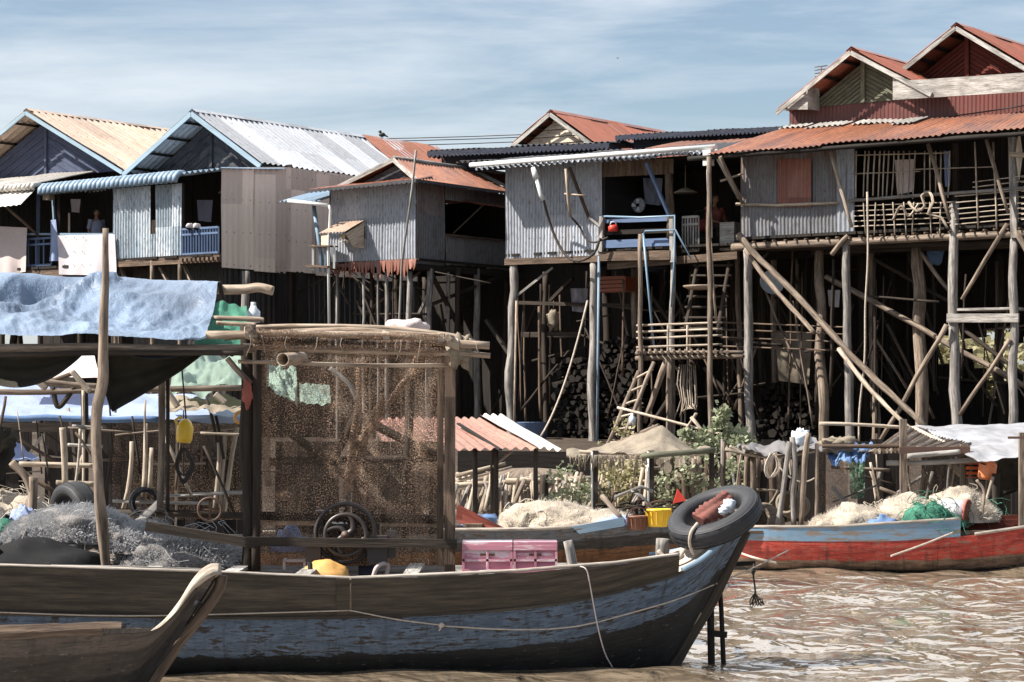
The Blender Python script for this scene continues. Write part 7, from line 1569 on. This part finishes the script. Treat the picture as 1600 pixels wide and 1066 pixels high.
# ================================================================ ropes, wires, people, bird
def extras():
    for pts, r, mt, lb in (
        ([(x, y, hy(x, .06)) for x, y in ((0, 957), (160, 962), (300, 961), (548, 954))], .005, 'rope', 'thin tan cord stretched along the left half of the near hull'),
        ([(x, y, hy(x, .06)) for x, y in ((548, 954), (620, 968), (690, 977))], .005, 'rope', 'tan cord sloping down the hull to a small knot'),
        ([(x, y, hy(x, .05)) for x, y in ((690, 978), (800, 984), (900, 979), (1000, 954), (1060, 936))]+[(1110, 916, 18.2), (1180, 886, 18.6), (1232, 860, 18.9)], .0055, 'rope', 'pale mooring line curving along the blue bow and out over the water'),
        (((902, 884, hy(902, .1)), (916, 890, hy(916, .16)), (922, 915, hy(922, .12)), (933, 975, hy(933, .06)), (945, 1020, 17.85), (960, 1048, 17.95)), .005, 'cloth_pink', 'pinkish cord hanging down the near hull right of the crates'),
        (((1150, 862, 28.5), (1180, 872, 28), (1214, 880, 28)), .014, 'rope', 'short white line crossing the mooring line near the red boat'),
        (((1392, 869, 28.7), (1440, 852, 28.8), (1490, 832, 28.9)), .013, 'rope', 'straight pale line slanting across the red stripe of the far boat'),
        ([(x, y, hy(x, -.05)) for x, y in ((80, 884), (200, 886), (330, 890))], .008, 'plankgrey', 'thin white stick lying along the near gunwale at left')):
        put('rope', MB().tube(curve([W(*p) for p in pts], 26), r, 6), M[mt], label=lb, cat='rope')
    put('rope_knot', MB().blob(W(690, 977, hy(690, .06)), .022, .02, .02, 10, 8, .3, 3, False).tube([W(690, 978, hy(690, .07)), W(686, 986, hy(690, .07))], .006, 4), M['rope'], label='small tan knot on the blue side of the near boat', cat='knot')
    m = MB().tube(curve([W(1178, 881, 18.6), W(1177, 900, 18.6), W(1180, 925, 18.6), W(1174, 945, 18.6)], 10), .008, 5).blob(W(1177, 893, 18.6), .02, .02, .03, 8, 6, .3, 3, False)
    for k in range(5): m.tube(curve([W(1180, 927, 18.6), W(1172+k*4, 938, 18.6), W(1174+k*5, 950-k, 18.6), W(1182+k*2, 935, 18.6)], 8), .005, 4)
    put('knotted_cord', m, M['rope_dark'], label='dark knotted cord dangling from the mooring line over the water', cat='cord')
    put('spar', MB().log(W(1128, 883, 18.7), W(1180, 880, 18.7), .022, .2), M['plankdark'], label='thin dark spar jutting from the bow under the tyre', cat='spar')
    for k, y in enumerate((210, 214, 221)):
        put('power_line', MB().tube(sagline(W(-100, y-6, 95), W(830, y, 100), .3, 10)+sagline(W(830, y, 100), W(1500, y-12, 104), .3, 10)[1:], .018, 4), M['iron'], label='thin overhead power line crossing the sky behind the roofs, %s of three' % ('top', 'middle', 'bottom')[k], cat='power line', group='power lines')
    p = W(597, 213, 61.2); b = thing('bird', 'small dark bird perched on the rust roof ridge', 'bird', p)
    put('body', MB().blob(p+V(0, 0, .04), .09, .05, .06, 12, 8, .05, 1, False).blob(p+V(-.05, 0, .12), .04, .04, .04, 10, 8, 0, 1, False).tube([p+V(-.08, 0, .12), p+V(-.12, 0, .11)], [.012, .002], 5).tube([p+V(.06, 0, .03), p+V(.16, 0, -.02)], [.03, .012], 6).tube([p+V(-.02, 0, 0), p+V(-.02, 0, -.07)], .008, 4).tube([p+V(.02, 0, 0), p+V(.02, 0, -.07)], .008, 4), M['hair'], b)
    put('beak', MB().tube([p+V(-.085, 0, .12), p+V(-.13, 0, .112)], [.012, .002], 5), M['iron'], b)
    p = W(965, 91, 150); put('bird', MB().blob(p, .05, .08, .03, 10, 8, .05, 1, False).prism([p+V(-.03, 0, 0), p+V(-.13, .05, .06), p+V(-.02, .06, .01)], V(0, 0, .01)).prism([p+V(.03, 0, 0), p+V(.13, .05, .06), p+V(.02, .06, .01)], V(0, 0, .01)), M['hair'], label='tiny bird flying high in the middle of the sky', cat='bird')
    # people
    def person(base, rot, label, shirt, seated=False, h=1.62):
        t = thing('person', label, 'person', base); k = h/1.62
        def P(x, y, z): q = V(x*cos(rot)-y*sin(rot), x*sin(rot)+y*cos(rot), z)*k; return base+q
        if not seated:
            J = {'pel': (0, 0, .88), 'bel': (0, .0, 1.0), 'che': (0, 0, 1.2), 'nec': (0, 0, 1.36), 'nk2': (0, -.01, 1.41)}
            legs = [((.09*s, 0, .84), (.10*s, -.01, .46), (.10*s, .02, .08), (.11*s, -.12, .03)) for s in (-1, 1)]
            arms = [((.16*s, 0, 1.31), (.23*s, .03, 1.06), (.24*s, -.10, .86), (.24*s, -.15, .80)) for s in (-1, 1)]; hz = 1.5
        else:
            J = {'pel': (0, 0, .45), 'bel': (0, -.02, .57), 'che': (0, -.06, .77), 'nec': (0, -.08, .93), 'nk2': (0, -.10, .98)}
            legs = [((.09*s, -.04, .44), (.14*s, -.42, .46), (.13*s, -.38, .10), (.13*s, -.50, .03)) for s in (-1, 1)]
            arms = [((.16*s, -.07, .88), (.24*s, -.14, .64), (.14*s, -.36, .56), (.10*s, -.42, .54)) for s in (-1, 1)]; hz = 1.07
        vs = []; es = []; rs = []
        def chain(pts, rr, start=None):
            pr = start
            for q, r in zip(pts, rr):
                vs.append(P(*q)-base); rs.append(r*k); i = len(vs)-1
                if pr is not None: es.append((pr, i))
                pr = i
            return pr
        chain([J['pel'], J['bel'], J['che'], J['nec'], J['nk2'], (J['nk2'][0], J['nk2'][1]-.01, hz-.03)], [.13, .115, .135, .07, .05, .06])
        hands = []
        for l in legs: chain(l, [.085, .058, .038, .03], 0)
        for a in arms: hands.append(chain(a, [.055, .040, .026, .024], 2))
        for hh, a in zip(hands, arms):
            e = Vector(a[3]); d = (e-Vector(a[2])).normalized(); sx = V(1, 0, 0)
            for f_ in range(4): o = e+sx*(-.03+.02*f_); chain([tuple(o+d*.04), tuple(o+d*(.075+.008*(f_ in (1, 2)))), tuple(o+d*.095+V(0, .0, -.02))], [.009, .008, .007], hh)
            chain([tuple(e+sx*.035*(-1 if e.x > 0 else 1)), tuple(e+sx*.055*(-1 if e.x > 0 else 1)+d*.04)], [.010, .008], hh)
        me = bpy.data.meshes.new('body'); me.from_pydata(vs, es, []); o = bpy.data.objects.new('body', me); COL.objects.link(o); o.parent = t; me.materials.append(M['skin'])
        md = o.modifiers.new('skin', 'SKIN'); md.use_smooth_shade = True
        for i, sv_ in enumerate(me.skin_vertices[0].data): sv_.radius = (rs[i], rs[i]); sv_.use_root = (i == 0)
        o.modifiers.new('sub', 'SUBSURF').render_levels = 2
        hc = P(0, J['nk2'][1]-.02, hz+.03)
        put('head', MB().blob(hc, .075*k, .092*k, .108*k, 20, 16, .02, 1, False, rot).blob(P(0, J['nk2'][1]-.115, hz+.02), .014, .02, .018, 8, 6, 0, 1, False).blob(P(.078, J['nk2'][1]-.01, hz+.02), .012, .02, .03, 8, 6, 0, 1, False).blob(P(-.078, J['nk2'][1]-.01, hz+.02), .012, .02, .03, 8, 6, 0, 1, False), M['skin'], t)
        f = MB()
        for s in (-1, 1): f.blob(P(.03*s, J['nk2'][1]-.105, hz+.04), .013, .008, .006, 8, 6, 0, 1, False)
        f.blob(P(0, J['nk2'][1]-.105, hz-.025), .024, .008, .006, 8, 6, 0, 1, False); put('face', f, M['hair'], t)
        put('hair', MB().blob(P(0, J['nk2'][1]+.005, hz+.065), .085*k, .095*k, .09*k, 20, 14, .05, 3, False, rot), M['hair'], t)
        # shirt: torso shell and sleeves
        m = MB(); tor = [P(*J['pel'])-V(0, 0, .06), P(*J['bel']), P(*J['che']), P(*J['che']).lerp(P(*J['nec']), .6), P(*J['nec'])]
        m.tube(curve(tor, 12), [.19*k, .185*k, .18*k, .18*k, .185*k, .195*k, .2*k, .2*k, .18*k, .15*k, .12*k, .10*k, .075*k][:len(curve(tor, 12))], 18, .08, True, .68)
        for a in arms: m.tube(curve([P(*a[0])+V(0, 0, .02), P(*a[0]).lerp(P(*a[1]), .5), P(*a[1])], 8), [.09*k, .085*k, .08*k, .075*k, .07*k, .068*k, .066*k, .064*k, .062*k][:len(curve([P(*a[0]), P(*a[0]), P(*a[1])], 8))], 12, .1)
        put('shirt', m, M[shirt], t)
        m = MB()
        for l in legs: m.tube(curve([P(*l[0])+V(0, 0, .05), P(*l[1]), P(*l[2])], 10), [.115*k]*3+[.095*k]*3+[.08*k]*8, 12) if False else m.tube([P(*l[0])+V(0, 0, .05), P(*l[0]).lerp(P(*l[1]), .5), P(*l[1]), P(*l[2])], [.12*k, .10*k, .085*k, .07*k], 12, .1)
        put('trousers', m, M['tarp_olive'], t)
    u = f2.u(151, .8); zf = f2.z(f2.u(100), 0, 417); person(f2.at(u, .8, zf+.05), .5, 'dark haired person in grey blue shirt standing in the porch behind the bedsheet', 'shirt', False, 1.45)
    u = f3.u(1113, 1.6); person(f3.at(u, 1.6, f3.z(0, 0, 404)+.12), .6, 'dim bare armed person sitting inside the balcony doorway behind the white pipe', 'cloth_rust', True, 1.6)
extras()
